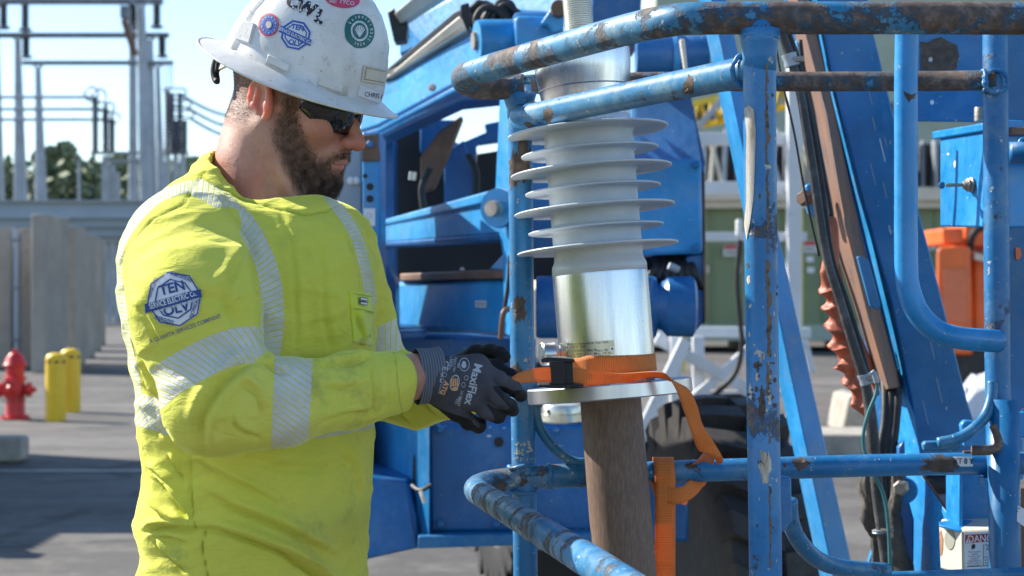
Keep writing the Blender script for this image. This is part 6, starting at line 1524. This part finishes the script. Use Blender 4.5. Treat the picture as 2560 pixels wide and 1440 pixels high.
# ear
def ear(s):
    G, lo, h = grid((-.050, -.03, -.046), (.030, .03, .046), .0009)
    a = R(14); b = R(24)
    e1 = np.array([math.cos(b)*math.cos(a), -math.sin(b), math.cos(b)*math.sin(a)]); e3 = np.array([-math.sin(a), 0, math.cos(a)]); e2 = np.cross(e3, e1)
    Rm_ = np.array([e1, e2, e3]); c = (-.010, 0, 0)
    E = el(G, c, (.0200, .0075, .0330), Rm_)
    E = smin(E, el(G, (-.004, .001, -.026), (.010, .006, .012), Rm_), .008)
    q = lambda u, v, w: tuple(np.array(c)+e1*u+e2*v+e3*w)
    E = smax(E, -el(G, q(.002, -.0085, .004), (.0150, .0085, .0255), Rm_), .003)
    # helix rim, antihelix, tragus
    for i in range(9):
        t0 = R(200-i*27); t1 = R(200-(i+1)*27)
        E = smin(E, rc(G, q(-.0165*math.cos(t0-3.14)*-1 if False else .0170*math.cos(t0), -.0035, .003+.0290*math.sin(t0)), q(.0170*math.cos(t1), -.0035, .003+.0290*math.sin(t1)), .0028, .0028), .003)
    E = smin(E, rc(G, q(-.004, -.002, .016), q(-.0085, -.003, -.004), .003, .003), .004); E = smin(E, rc(G, q(-.0085, -.003, -.004), q(-.001, -.003, -.014), .003, .0034), .004)
    E = smin(E, el(G, q(.0135, -.003, -.003), (.005, .0045, .0065), Rm_), .004)
    E = smin(E, el(G, (.009, .006, -.002), (.010, .005, .013)), .006)
    V, Fc = nets(E, lo, h); V = relax(V, Fc, 2, .5)
    V = V*np.array([1.2, 1.0, 1.12])+np.array([.006, -.0775, -.003]); 
    if s > 0: V[:, 1] *= -1; Fc = Fc[:, ::-1]
    return mobj('ear', h2w(V), Fc, M['ear'], man, smooth=True)
ear(-1); ear(1)
# hair strands grown on the surface
def strands(name, mask, n, lf, dirf, mat, r0, seed, curl=.25, seg=3):
    rs = np.random.RandomState(seed); fc = mask[HF].mean(1); ar = np.linalg.norm(np.cross(Hl[HF[:, 1]]-Hl[HF[:, 0]], Hl[HF[:, 3]]-Hl[HF[:, 0]]), axis=1)
    p = fc*ar; p = p/p.sum(); fi = rs.choice(len(HF), n, p=p); u = rs.rand(n, 1); v = rs.rand(n, 1); q = HF[fi]
    P0 = (Hl[q[:, 0]]*(1-u)+Hl[q[:, 1]]*u)*(1-v)+(Hl[q[:, 3]]*(1-u)+Hl[q[:, 2]]*u)*v; nn = Hn[q[:, 0]]
    L = lf(P0)*rs.uniform(.6, 1.25, n); d = dirf(P0, nn)+rs.normal(size=(n, 3))*curl; d /= np.linalg.norm(d, axis=1)[:, None]
    d0 = nn*.9+d*.7; d0 /= np.linalg.norm(d0, axis=1)[:, None]
    sd_ = np.cross(d, rs.normal(size=(n, 3))); sd_ /= np.linalg.norm(sd_, axis=1)[:, None]; s2 = np.cross(d, sd_)
    VV = []; cur = P0-nn*.0008; bend = rs.normal(size=(n, 3))*curl*.6
    for k in range(seg+1):
        t = k/seg; rr = r0*(1-t*.8)
        for a in (0, 2.094, 4.189): VV.append(cur+(sd_*math.cos(a)+s2*math.sin(a))*rr)
        dd = d0*(1-t)+d*t+bend*t; dd /= np.linalg.norm(dd, axis=1)[:, None]; cur = cur+dd*(L/seg)[:, None]
    VV = np.stack(VV, 1); m = VV.shape[1]; base = (np.arange(n)*m)[:, None]; FF = []
    for k in range(seg):
        for a in range(3):
            b = (a+1) % 3; FF.append(base+np.array([[k*3+a, k*3+b, (k+1)*3+b, (k+1)*3+a]]))
    FF = np.concatenate(FF); return mobj(name, h2w(VV.reshape(-1, 3)), FF, M[mat], man, smooth=True)
bmask = np.clip((bsd+6)/26, 0, 1)**1.3*(loc[:, 0] > -.02)*(loc[:, 2] > -.135)*(1-np.clip(lips*3, 0, 1))
def bdir(p, n):
    d = np.stack([.25+0*p[:, 0], np.sign(p[:, 1])*.12, -1+0*p[:, 0]], 1)
    mo = (p[:, 2] > -.054) & (p[:, 0] > .078); d[mo] = np.stack([np.full(mo.sum(), .12), np.sign(p[mo, 1])*.8, np.full(mo.sum(), -.75)], 1)
    ch = p[:, 2] < -.085; d[ch] = np.stack([np.full(ch.sum(), .15), np.zeros(ch.sum()), np.full(ch.sum(), -1)], 1)
    return d
def blen(p): return .0055+.008*np.clip((-.04-p[:, 2])/.05, 0, 1)*np.clip((p[:, 0]-.02)/.05, 0, 1)+.0015*((p[:, 2] > -.054) & (p[:, 0] > .08))
strands('beard', bmask, 19000, blen, bdir, 'beard', .00029, 4)
strands('hair', np.clip(fm*1.2-.1, 0, 1)*(np.clip(lips, 0, 1) < .1), 16000, lambda p: .0028+0*p[:, 0], lambda p, n: n*.6+np.array([[-.1, 0, -1]]), 'hair', .00016, 5, .2, 2)
strands('eyebrow', eb, 500, lambda p: .008+0*p[:, 0], lambda p, n: np.stack([-.3+0*p[:, 0], np.sign(p[:, 1])*1.0, .1+0*p[:, 0]], 1), 'beard', .00018, 6)
# sunglasses: two wrapped lenses, temples, bridge
def lens(s):
    V = []; f = []; nu, nv = 22, 8
    for i in range(nu+1):
        t = i/nu; ph = R(5+t*69); x = .030+.076*math.cos(ph); y = s*(.074*math.sin(ph)**.92+.001)
        top = .034-.004*t; bot = -.006*math.sin(math.pi*min(1, .12+t*.80))**.7-.004*(1-t)-.003+t**3*.014
        for j in range(nv+1):
            v = j/nv; z = bot*(1-v)+top*v; b = .0035*math.sin(math.pi*v); V.append((x+b*math.cos(ph), y+s*b*math.sin(ph), z))
    for i in range(nu):
        for j in range(nv): a = i*(nv+1)+j; f.append((a, a+1, a+nv+2, a+nv+1))
    o = mobj('lens', h2w(V), f, M['lens'], gl, smooth=True); m_ = o.modifiers.new('thickness', 'SOLIDIFY'); m_.thickness = .0018; m_.offset = 0
    top = [h2w((.030+.0775*math.cos(R(5+k*6.6)), s*(.0755*math.sin(R(5+k*6.6))**.92+.001), .034-.004*k/10)) for k in range(11)]
    MB().tube(top, .0018, 8).build('brow_bar', M['frame'], gl, smooth=True)
    MB().tube([h2w((.056, s*.0735, .026)), h2w((.045, s*.0775, .026)), h2w((.030, s*.0800, .028)), h2w((.012, s*.0805, .030))], .0026, 8, smooth=4).build('temple', M['frame'], gl, smooth=True)
gl = MB().tube([h2w((.1055, -.009, .014)), h2w((.1105, 0, .019)), h2w((.1055, .009, .014))], .0022, 8, smooth=4).build('sunglasses', M['frame'], man, smooth=True)
lens(-1); lens(1)

# ------------------------------------------------------------------ hard hat
htf, htl, htu = axes(R(23.5), YAW, R(4)); HO = Vector(h2w((.008, -.001, .054)))
HTR = np.array([htf, htl, htu])
def t2w(v): return np.asarray(v, float)@HTR+np.array(HO)
V = []; f = []; NA = 120
prof = [(0, 1.0, 0), (.10, .998, 0), (.22, .985, 0), (.36, .95, 0), (.50, .89, 0), (.63, .80, 0), (.75, .68, 0), (.84, .55, 0), (.905, .42, 0), (.945, .30, 0), (.970, .20, 0), (.988, .10, 0), (1.0, 0, 0), (1.005, -.03, .003)]
for k in range(1, 9): prof.append((1.0, 0, k/8.0))
Hh = .142; rings = []
for (q, hh, e) in prof:
    for k in range(NA):
        a = 2*math.pi*k/NA; ca, sa = math.cos(a), math.sin(a)
        ax_ = .124; by = .101
        if hh > 0 or (q < 1): x = ax_*q*ca; y = by*q*sa; z = Hh*hh
        else:
            oa = .163 if ca < 0 else .152; ob = .136
            x = (ax_+(oa-ax_)*e)*ca; y = (by+(ob-by)*e)*sa
            sag = .013+.010*abs(sa)**2
            z = -sag*e**1.25-.0015+.003*e*e
        V.append((x, y, z))
m = len(prof)
for i in range(m-1):
    for k in range(NA): k2 = (k+1) % NA; f.append((i*NA+k, (i+1)*NA+k, (i+1)*NA+k2, i*NA+k2))
f = [q for q in f if q[0] >= NA or True]
# ribs: central crest and four side ribs
V = np.array(V)
az = np.arctan2(V[:, 1], V[:, 0]); hz = V[:, 2]/Hh; onc = (np.arange(len(V)) < NA*13)
nrm = V/np.array([.121**2, .101**2, Hh**2]); nrm /= np.linalg.norm(nrm, axis=1)[:, None]+1e-9
def bump_(cond, amt): V[:, :] += nrm*(cond*amt)[:, None]
sst = lambda x: np.clip(x, 0, 1)**2*(3-2*np.clip(x, 0, 1))
bump_(onc*sst((.020-np.abs(V[:, 1]))/.006)*sst((hz-.35)/.2), .0045)
for a0, w0 in ((-R(38), .11), (R(38), .11), (-R(140), .12), (R(140), .12)):
    dz = np.abs((az-a0+math.pi) % (2*math.pi)-math.pi); bump_(onc*sst((w0*(1.25-hz)-dz)/.035)*sst((.72-hz)/.08), .0040)
hat = mobj('hard_hat', t2w(V), f, M['hat'], man, smooth=True)
ms = hat.modifiers.new('thickness', 'SOLIDIFY'); ms.thickness = .0026; ms.offset = -1
MB().tube([t2w(v) for v in list(V[-NA:])+[V[-NA]]], .0019, 8, cap=False).build('brim_edge', M['hat'], hat, smooth=True)
bh2 = bvh_of(hat)
# band and rear buckle
MB().add([tuple(h2w(v)) for v in ((-.088, -.060, .052), (-.124, -.030, .052), (-.128, -.020, .020), (-.120, -.030, .008), (-.085, -.062, .028), (-.078, -.066, .046), (-.088, -.055, .052), (-.120, -.026, .052), (-.124, -.018, .020), (-.116, -.028, .008), (-.082, -.057, .028), (-.075, -.062, .046))], [(0, 1, 2, 3, 4, 5), (11, 10, 9, 8, 7, 6)]+[(i, 6+i, 6+(i+1) % 6, (i+1) % 6) for i in range(6)]).build('head_band', M['white_plastic'], hat)
MB().tube([h2w((-.106, -.040, .046)), h2w((-.113, -.036, .030)), h2w((-.112, -.036, .014)), h2w((-.104, -.040, .003)), h2w((-.097, -.047, .001))], [.005, .0065, .0065, .006, .004], 10, smooth=4).build('ratchet_strap', M['black'], hat, smooth=True)
MB().tube([h2w((-.101, -.046, .048)), h2w((-.107, -.043, .030)), h2w((-.103, -.045, .014))], .0035, 8, smooth=3).build('strap_edge', M['black'], hat, smooth=True)
# ------------------------------------------------------------------ hands in gloves
def hand(name, wrist, knuckles, fingers, thumb, lo_, hi_, rad=.0112, palm_mid=None, palmr=.017, coat=None, h=.0013):
    G, lo, h = grid(lo_, hi_, h)
    w = Vector(wrist); D = None
    for k in knuckles:
        q = rc(G, w, k, .0245, palmr); D = q if D is None else smin(D, q, .018)
    for k, fg in zip(knuckles, fingers):
        pts = [k]+fg; rr = [rad*1.12, rad*1.03, rad*.96, rad*.84][:len(pts)]; d = None
        for i in range(len(pts)-1):
            q = rc(G, pts[i], pts[i+1], rr[i], rr[i+1]); d = q if d is None else smin(d, q, .004)
        D = smin(D, d, .0055)
    pts = thumb; d = None; rr = [.019, .0150, .0125, .0108]
    for i in range(len(pts)-1):
        q = rc(G, pts[i], pts[i+1], rr[i], rr[i+1]); d = q if d is None else smin(d, q, .005)
    D = smin(D, d, .010)
    V, Fc = nets(D, lo, h); V = relax(V, Fc, 1, .5); N = vnormals(V, Fc)
    V = V+N*((pn(V, (45, 45, 45), 2)*.0009+pn(V, (110, 60, 110), 6)*.0005)[:, None])
    o = mobj(name, V, Fc, M['glove'], man, smooth=True)
    X, Y = px(V); c = coat(X, Y, V, N) if coat else np.full(len(V), 5.0)
    setattr_(o, 'coat', c); return o
RW = P(1066, 940, 2.395)
kn = [P(1196, 915, 2.375), P(1196, 953, 2.362), P(1178, 994, 2.366), P(1145, 1026, 2.385)]
fg = [[P(1246, 948, 2.385), P(1284, 972, 2.425), P(1302, 990, 2.455)],
      [P(1240, 992, 2.372), P(1274, 1016, 2.41), P(1282, 1026, 2.445)],
      [P(1216, 1028, 2.378), P(1244, 1040, 2.41), P(1240, 1038, 2.44)],
      [P(1172, 1054, 2.395), P(1196, 1064, 2.42), P(1200, 1058, 2.445)]]
th = [P(1088, 965, 2.43), P(1150, 955, 2.485), P(1215, 950, 2.515), P(1278, 958, 2.525)]
def coatR(X, Y, V, N):
    b1 = polysd(X, Y, [(1050, 820), (1085, 830), (1150, 835), (1185, 850), (1200, 885), (1290, 900), (1330, 960), (1310, 975), (1285, 976), (1258, 966), (1232, 964), (1235, 975), (1262, 1005), (1275, 1020), (1262, 1026), (1240, 1022), (1220, 1010), (1216, 1012), (1232, 1035), (1238, 1050), (1224, 1052), (1206, 1046), (1188, 1036), (1184, 1038), (1200, 1062), (1198, 1070), (1186, 1062), (1176, 1048), (1150, 1040), (1118, 1030), (1080, 1012), (1040, 1012), (1000, 1000), (1000, 820)])
    return np.where(N[:, 1] < .25, -b1, np.maximum(-b1, 6))
gr = hand('glove', RW, kn, fg, th, (-.155, 2.31, 1.27), (.035, 2.56, 1.47), coat=coatR)
LW = P(1120, 945, 2.655)
knl = [P(1190, 888, 2.60), P(1200, 915, 2.625), P(1200, 945, 2.645), P(1190, 972, 2.655)]
fgl = [[P(1226, 878, 2.585), P(1250, 884, 2.57), P(1262, 892, 2.56)], [P(1240, 920, 2.60), P(1262, 935, 2.575), P(1272, 945, 2.56)],
       [P(1238, 950, 2.62), P(1256, 965, 2.595), P(1250, 975, 2.58)], [P(1222, 985, 2.63), P(1240, 995, 2.61), P(1236, 1000, 2.595)]]
thl = [P(1150, 935, 2.61), P(1190, 915, 2.57), P(1232, 920, 2.55), P(1276, 938, 2.54)]
glh = hand('glove', LW, knl, fgl, thl, (-.12, 2.51, 1.29), (.03, 2.70, 1.44), coat=lambda X, Y, V, N: np.full(len(V), 5.0), h=.0016)
# ribbed cuffs
def cuff(a, b, r0, r1, n, name='cuff', sq=1.0, segs=22):
    a = Vector(a); b = Vector(b); t = (b-a).normalized(); u = t.cross(Vector((0, 0, 1))).normalized(); w = u.cross(t)
    V = []; f = []; at = []; N_ = 48; M_ = segs*6
    for i in range(M_+1):
        s = i/M_; ph = math.sin(s*segs*2*math.pi); r = (r0*(1-s)+r1*s)*(1+.012*math.sin(s*9))+.0008*ph
        if i < 3: r += .0008
        for k in range(N_):
            g_ = 2*math.pi*k/N_; c = a+(b-a)*s+t*.004*math.sin(g_+1.0)
            V.append(c+u*math.cos(g_)*r*sq+w*math.sin(g_)*r); at.append(.5+.5*ph)
    for i in range(M_):
        for k in range(N_): k2 = (k+1) % N_; f.append((i*N_+k, i*N_+k2, (i+1)*N_+k2, (i+1)*N_+k))
    o = mobj(name, V, f, M['cuff'], n, smooth=True); setattr_(o, 'rib', at); m_ = o.modifiers.new('thickness', 'SOLIDIFY'); m_.thickness = .0015; m_.offset = -1; return o
cr1 = cuff(P(1042, 942, 2.383), P(1102, 936, 2.391), .0368, .0365, gr, sq=.80, segs=9)
cuff(LW+Vector((-.045, .01, -.008)), LW+Vector((.01, 0, 0)), .032, .029, glh, segs=16)
MB().tube([P(960, 960, 2.35), P(1020, 944, 2.376), P(1060, 940, 2.39)], [.034, .0335, .031], 32, smooth=4).build('wrist', M['skin'], man, smooth=True)
MB().tube([LW+Vector((-.09, .02, -.015)), LW], [.03, .028], 24).build('wrist', M['skin'], man, smooth=True)
bg_ = bvh_of(gr)
t = NT('glove_print_grey'); M['gprint'] = t.set((.42, .45, .50), .6); t = NT('glove_print_orange'); M['gorange'] = t.set((.62, .33, .16), .6)
def gt(s, x, y, size, rot, mat='gprint', **k): return text_decal('glove_print', s, x, y, size, bg_, M[mat], gr, rot=rot, off=.0006, **k)
gt('MaxiFlex', 1183, 960, 29, 104, bold=.022); gt('ULTIMATE', 1151, 996, 8.5, 103, bold=.01); gt('34-874', 1146, 1000, 7, 103); gt('9 (L)', 1141, 1003, 7, 103)
gt('CE', 1113, 915, 21, 98, bold=.02); gt('ATG', 1111, 970, 17, 112, 'gorange', bold=.05)
for k, (w_, s_) in enumerate((('EN 388:2016', 1126), ('4131A', 1131), ('OEKO-TEX', 1137), ('Skin', 1146))): gt(w_, s_, 905+k*3, 7.5, 98)
gt('EN 407', 1103, 945, 8, 100); gt('X1XXXX', 1100, 972, 6, 103); gt('2797', 1106, 935, 7, 100)
ring_decal('glove_emblem', 1137, 957, 12, 20, .86, bg_, M['gprint'], gr, n=30, rot=R(12), off=.0007)
ring_decal('glove_emblem', 1161, 912, 13, 17, .88, bg_, M['gprint'], gr, n=30, off=.0007)
poly_decal('glove_emblem', blob(1160, 913, 6, 9, 5, j=.15), bg_, M['gprint'], gr, .0007)
for k in range(4): poly_decal('hand_mark', [(1127+k*5, 947), (1130.5+k*5, 945), (1132+k*5, 965), (1128+k*5, 967)], bg_, M['gorange'], gr, .0009)
poly_decal('hand_mark', blob(1138, 972, 8, 5, 7, j=.1), bg_, M['gorange'], gr, .0009)
for (x, y) in ((1166, 945), (1159, 962), (1112, 937), (1106, 952)): ring_decal('pictogram', x, y, 5.5, 6.5, .80, bg_, M['gprint'], gr, n=8, off=.0007)

# ------------------------------------------------------------------ stickers on the hat
def inkm(name, c, rough=.4): return dirty(name, c, .08, rough, 0, 60, .12)
M['s_white'] = inkm('sticker_white', (.70, .71, .72)); M['s_blue'] = inkm('sticker_blue', (.025, .10, .42)); M['s_red'] = inkm('sticker_red', (.55, .035, .05)); M['s_green'] = inkm('sticker_green', (.012, .13, .115)); M['s_pink'] = inkm('sticker_pink', (.62, .055, .13)); M['s_tape'] = inkm('yellowed_tape', (.62, .57, .44)); M['s_navy'] = inkm('print_navy', (.03, .07, .24), .7)
def hd(fn, name, *a, **k): return fn(name, *a, b=bh2, parent=hat, **k) if False else None
def rng(cx, cy, rx, ry, r0, mat, off, rot=0): return ring_decal('sticker', cx, cy, rx, ry, r0, bh2, M[mat], hat, rot=rot, off=off, n=40)
rt = R(8)
rng(673, 64, 28, 31, 0, 's_white', .0008, rt); rng(673, 63, 26, 29, .84, 's_red', .0012, rt); rng(673, 63, 21, 24, .62, 's_blue', .0012, rt); rng(673, 63, 12, 14, 0, 's_blue', .0012, rt); rng(673, 63, 7, 9, 0, 's_tape', .0015, rt)
for k in range(14):
    a = k*math.pi/7; text_decal('sticker_lettering', 'IBEWLOCALUNION'[k], 673+17.5*math.sin(a), 63-20*math.cos(a), 6, bh2, M['s_white'], hat, rot=math.degrees(a), off=.0016)
def octo(cx, cy, r, rot=0, sy_=1.0): return [(cx+r*math.cos(R(22.5+45*k)+rot), cy+sy_*r*math.sin(R(22.5+45*k)+rot)) for k in range(8)]
poly_decal('sticker', octo(740, 88, 40, .2), bh2, M['s_white'], hat, .0008); 
def octo_ring(cx, cy, r, w, rot, b, mat, par, off, sy_=1.0):
    a = octo(cx, cy, r, rot, sy_); c = octo(cx, cy, r-w, rot, sy_)
    pts = []; f = []
    for k in range(8):
        for i in range(5):
            t = i/5; 
            for q in (a, c): pts.append((q[k][0]*(1-t)+q[(k+1) % 8][0]*t, q[k][1]*(1-t)+q[(k+1) % 8][1]*t))
    n = len(pts)//2
    for i in range(n): j = (i+1) % n; f.append((2*i, 2*j, 2*j+1, 2*i+1))
    return decal_mesh('badge_outline', pts, f, b, mat, par, off)
octo_ring(740, 88, 38, 5, .2, bh2, M['s_blue'], hat, .0012); octo_ring(740, 88, 29, 3, .2, bh2, M['s_blue'], hat, .0012)
text_decal('sticker_lettering', 'TEN', 745, 70, 17, bh2, M['s_blue'], hat, rot=14, off=.0013, bold=.03); text_decal('sticker_lettering', 'OLV', 738, 108, 17, bh2, M['s_blue'], hat, rot=14, off=.0013, bold=.03)
quad_decal('sticker_banner', [(702, 64), (779, 100), (776, 116), (698, 80)], bh2, M['s_blue'], hat, 12, 3, .0016)
text_decal('sticker_lettering', 'SERVICE ELECTRIC Co.', 738, 90, 11.5, bh2, M['s_white'], hat, rot=25, off=.0022, xs=.78, bold=.02)
for s_, x, y, sz in (('C', 733, 6, 44), ('W', 766, 22, 44), ('L', 800, 44, 44)):
    text_decal('sticker_lettering', s_, x, y, sz, bh2, M['s_white'], hat, rot=24, off=.0009, bold=.10); text_decal('sticker_lettering', s_, x, y, sz, bh2, M['ink'], hat, rot=24, off=.0014, bold=.055)
for i in range(34):
    rs = random.Random(i+900); u_ = rs.uniform(0, 1); poly_decal('sticker_wear', blob(722+u_*96+rs.uniform(-8, 8), -2+u_*56+rs.uniform(-22, 22), rs.uniform(1, 3.6), rs.uniform(1, 3), i, 9, .4), bh2, M['s_white'], hat, .0019)
rng(898, 78, 37, 43, .60, 's_green', .0010, -.15); rng(898, 78, 21, 25, .86, 's_white', .0012, -.15); rng(898, 78, 17, 20, 0, 's_green', .0012, -.15)
for k in range(7):
    a = -1.1+k*.37; quad_decal('leaf_mark', [(897+14*math.sin(a)-1, 80-16*math.cos(a)), (898+14*math.sin(a)+1, 80-16*math.cos(a)), (898, 94), (897, 94)], bh2, M['s_white'], hat, 1, 4, .0018)
for k, ch in enumerate('5678910112'):
    a = R(-55+k*17); text_decal('sticker_lettering', ch, 898+29*math.sin(a), 78-34*math.cos(a), 9, bh2, M['s_white'], hat, rot=math.degrees(a), off=.0018)
for k, ch in enumerate('2024 2025'):
    a = R(205-k*15); text_decal('sticker_lettering', ch, 898+29*math.sin(a), 78-34*math.cos(a), 9.5, bh2, M['s_white'], hat, rot=math.degrees(a)+180, off=.0018)
rng(855, -2, 44, 22, 0, 's_pink', .0010, .15); text_decal('sticker_lettering', 'TYCO', 866, 8, 14, bh2, M['s_white'], hat, rot=10, off=.0016); text_decal('sticker_lettering', '0437', 832, 6, 9, bh2, M['s_white'], hat, rot=10, off=.0016)
quad_decal('name_label', [(899, 212), (966, 236), (956, 262), (892, 238)], bh2, M['s_white'], hat, 10, 4, .0009)
text_decal('name_lettering', 'CHRIS KE', 938, 239, 17, bh2, M['ink'], hat, rot=9, off=.0014, bold=.0, xs=.8)
quad_decal('clear_tape', [(908, 162), (976, 176), (972, 214), (902, 203)], bh2, M['s_tape'], hat, 10, 4, .0022)
octs = [(913, 168), (970, 180), (966, 208), (908, 198), (913, 168)]
for i in range(4):
    a, b = octs[i], octs[i+1]; d, _, _, _ = pline(np.array([0.]), np.array([0.]), [a, b], False); nx_, ny_ = -(b[1]-a[1]), b[0]-a[0]; l_ = math.hypot(nx_, ny_); nx_ /= l_; ny_ /= l_
    quad_decal('tape_edge', [a, b, (b[0]+nx_*1.3, b[1]+ny_*1.3), (a[0]+nx_*1.3, a[1]+ny_*1.3)], bh2, M['rusty_steel'], hat, 6, 1, .0026)
# moulded accessory slot and rear slot boss
def boss(c, hgt, name, mat='hat'):
    H = [hit(bh2, x, y, .0) for x, y in c]
    if any(h_ is None for h_ in H): return
    n = (H[1]-H[0]).cross(H[2]-H[0]).normalized()
    if n.y > 0: n = -n
    MB().prism([p+n*hgt for p in H], -n*(hgt+.006)).build(name, M[mat], hat, bevel=.0015)
boss([(674, 136), (728, 162), (722, 181), (668, 155)], .006, 'accessory_slot'); boss([(586, 95), (626, 112), (640, 60), (612, 52)], .004, 'slot_boss')
boss([(800, 190), (858, 210), (856, 232), (796, 212)], .004, 'slot_boss')
for k, (x, y, L, a) in enumerate(((610, 40, 14, 110), (600, 60, 10, 100), (622, 24, 10, 120))): text_decal('pen_marks', 'J h 3'[k*2], x, y, 12, bh2, M['ink'], hat, rot=a, off=.0014)

# ------------------------------------------------------------------ shirt badge, lettering and pocket
by = bsh
poly_decal('badge', octo(437, 748, 70, .18, 1.0), by, M['s_white'], shirt, .0020)
octo_ring(437, 748, 69, 3.5, .18, by, M['s_navy'], shirt, .0026); octo_ring(437, 748, 50, 3.5, .18, by, M['s_navy'], shirt, .0026)
for s_, x, y, r_, sz in (('SUBSTATIONS', 455, 693, 22, 12), ('ENERGIZED', 412, 800, 16, 13), ('POWER LINES', 384, 722, -70, 12), ('TECHNICAL', 486, 772, -72, 12)):
    text_decal('badge_lettering', s_, x, y, sz, by, M['s_navy'], shirt, rot=r_, off=.0026, xs=.72, bold=.02)
text_decal('badge_lettering', 'TEN', 432, 722, 34, by, M['s_navy'], shirt, rot=-14, off=.0026, bold=.03); text_decal('badge_lettering', 'OLV', 442, 773, 34, by, M['s_navy'], shirt, rot=-14, off=.0026, bold=.03)
quad_decal('badge_banner', [(364, 762), (503, 722), (506, 744), (368, 784)], by, M['s_navy'], shirt, 18, 4, .0032)
text_decal('badge_lettering', 'SERVICE ELECTRIC Co.', 434, 752, 20, by, M['s_white'], shirt, rot=-16, off=.0039, xs=.60, bold=.02)
text_decal('badge_lettering', 'CHATTANOOGA TENNESSEE', 442, 766, 9, by, M['s_white'], shirt, rot=-16, off=.0039, xs=.8)
text_decal('sleeve_lettering', 'A QUANTA SERVICES COMPANY', 463, 822, 15, by, M['galv_dark'], shirt, rot=-20, off=.0010, xs=.86, bold=.012)
t = NT('pocket_cloth'); n_ = t.noise(5, 5); M['pocket'] = t.set(t.ramp(n_, [(.3, (.60, .70, .02)), (.7, (.68, .72, .03))]), .88, 0, t.bump(t.noise(420, 3), .3, .001), Sheen_Weight=.4)
pk = quad_decal('pocket', [(872, 726), (931, 736), (929, 864), (882, 856)], by, M['pocket'], shirt, 12, 20, .0010)
if pk: m_ = pk.modifiers.new('thickness', 'SOLIDIFY'); m_.thickness = .0010; m_.offset = 1
bpk = bvh_of(pk) if pk else by
for c4 in ([(872, 768), (938, 781), (938, 783), (872, 770)], [(876, 727), (878, 727), (888, 880), (886, 880)], [(873, 731), (940, 743), (940, 744.5), (873, 732.5)]): quad_decal('stitching', c4, bpk, M['seamc'] if 'seamc' in M else dirty('stitch_thread', (.36, .42, .03), .1, .8), shirt, 10, 1, .0026)
quad_decal('pocket_tag', [(895, 742), (916, 745), (914, 764), (895, 761)], bpk, M['galv_dark'], shirt, 2, 2, .0030); quad_decal('pocket_tag', [(896.5, 744), (914.5, 747), (912.5, 762), (896.5, 759)], bpk, M['s_white'], shirt, 2, 2, .0034); text_decal('tag_lettering', 'FRAC', 905, 753, 9, bpk, M['ink'], shirt, rot=4, off=.0040, bold=.03, xs=.8)
# ------------------------------------------------------------------ trousers and boots (below the frame)
for s, px_ in ((-1, -.45), (1, -.33)):
    cxl = -.385+lx*s*-.1*-1; hipx = -.385+lx*.095*s; hipy = 2.5+ly*.095*s
    MB().tube([(hipx, hipy, 1.0), (hipx, hipy, .80), (hipx+.02, hipy, .5), (hipx+.01, hipy, .12), (hipx+.01, hipy, .06)], [.115, .105, .08, .068, .07], 24, smooth=4).build('trouser_leg', M['denim'], man, smooth=True)
    MB().tube([(hipx-.06, hipy+.03, .05), (hipx, hipy, .055), (hipx+.10, hipy-.045, .045), (hipx+.19, hipy-.085, .035)], [.045, .052, .05, .03], 20, smooth=5).build('boot', M['leather'], man, smooth=True)
MB().tube([(-.385, 2.5, 1.05), (-.385, 2.5, .92)], [.165, .15], 32).build('waistband', M['denim'], man, smooth=True)
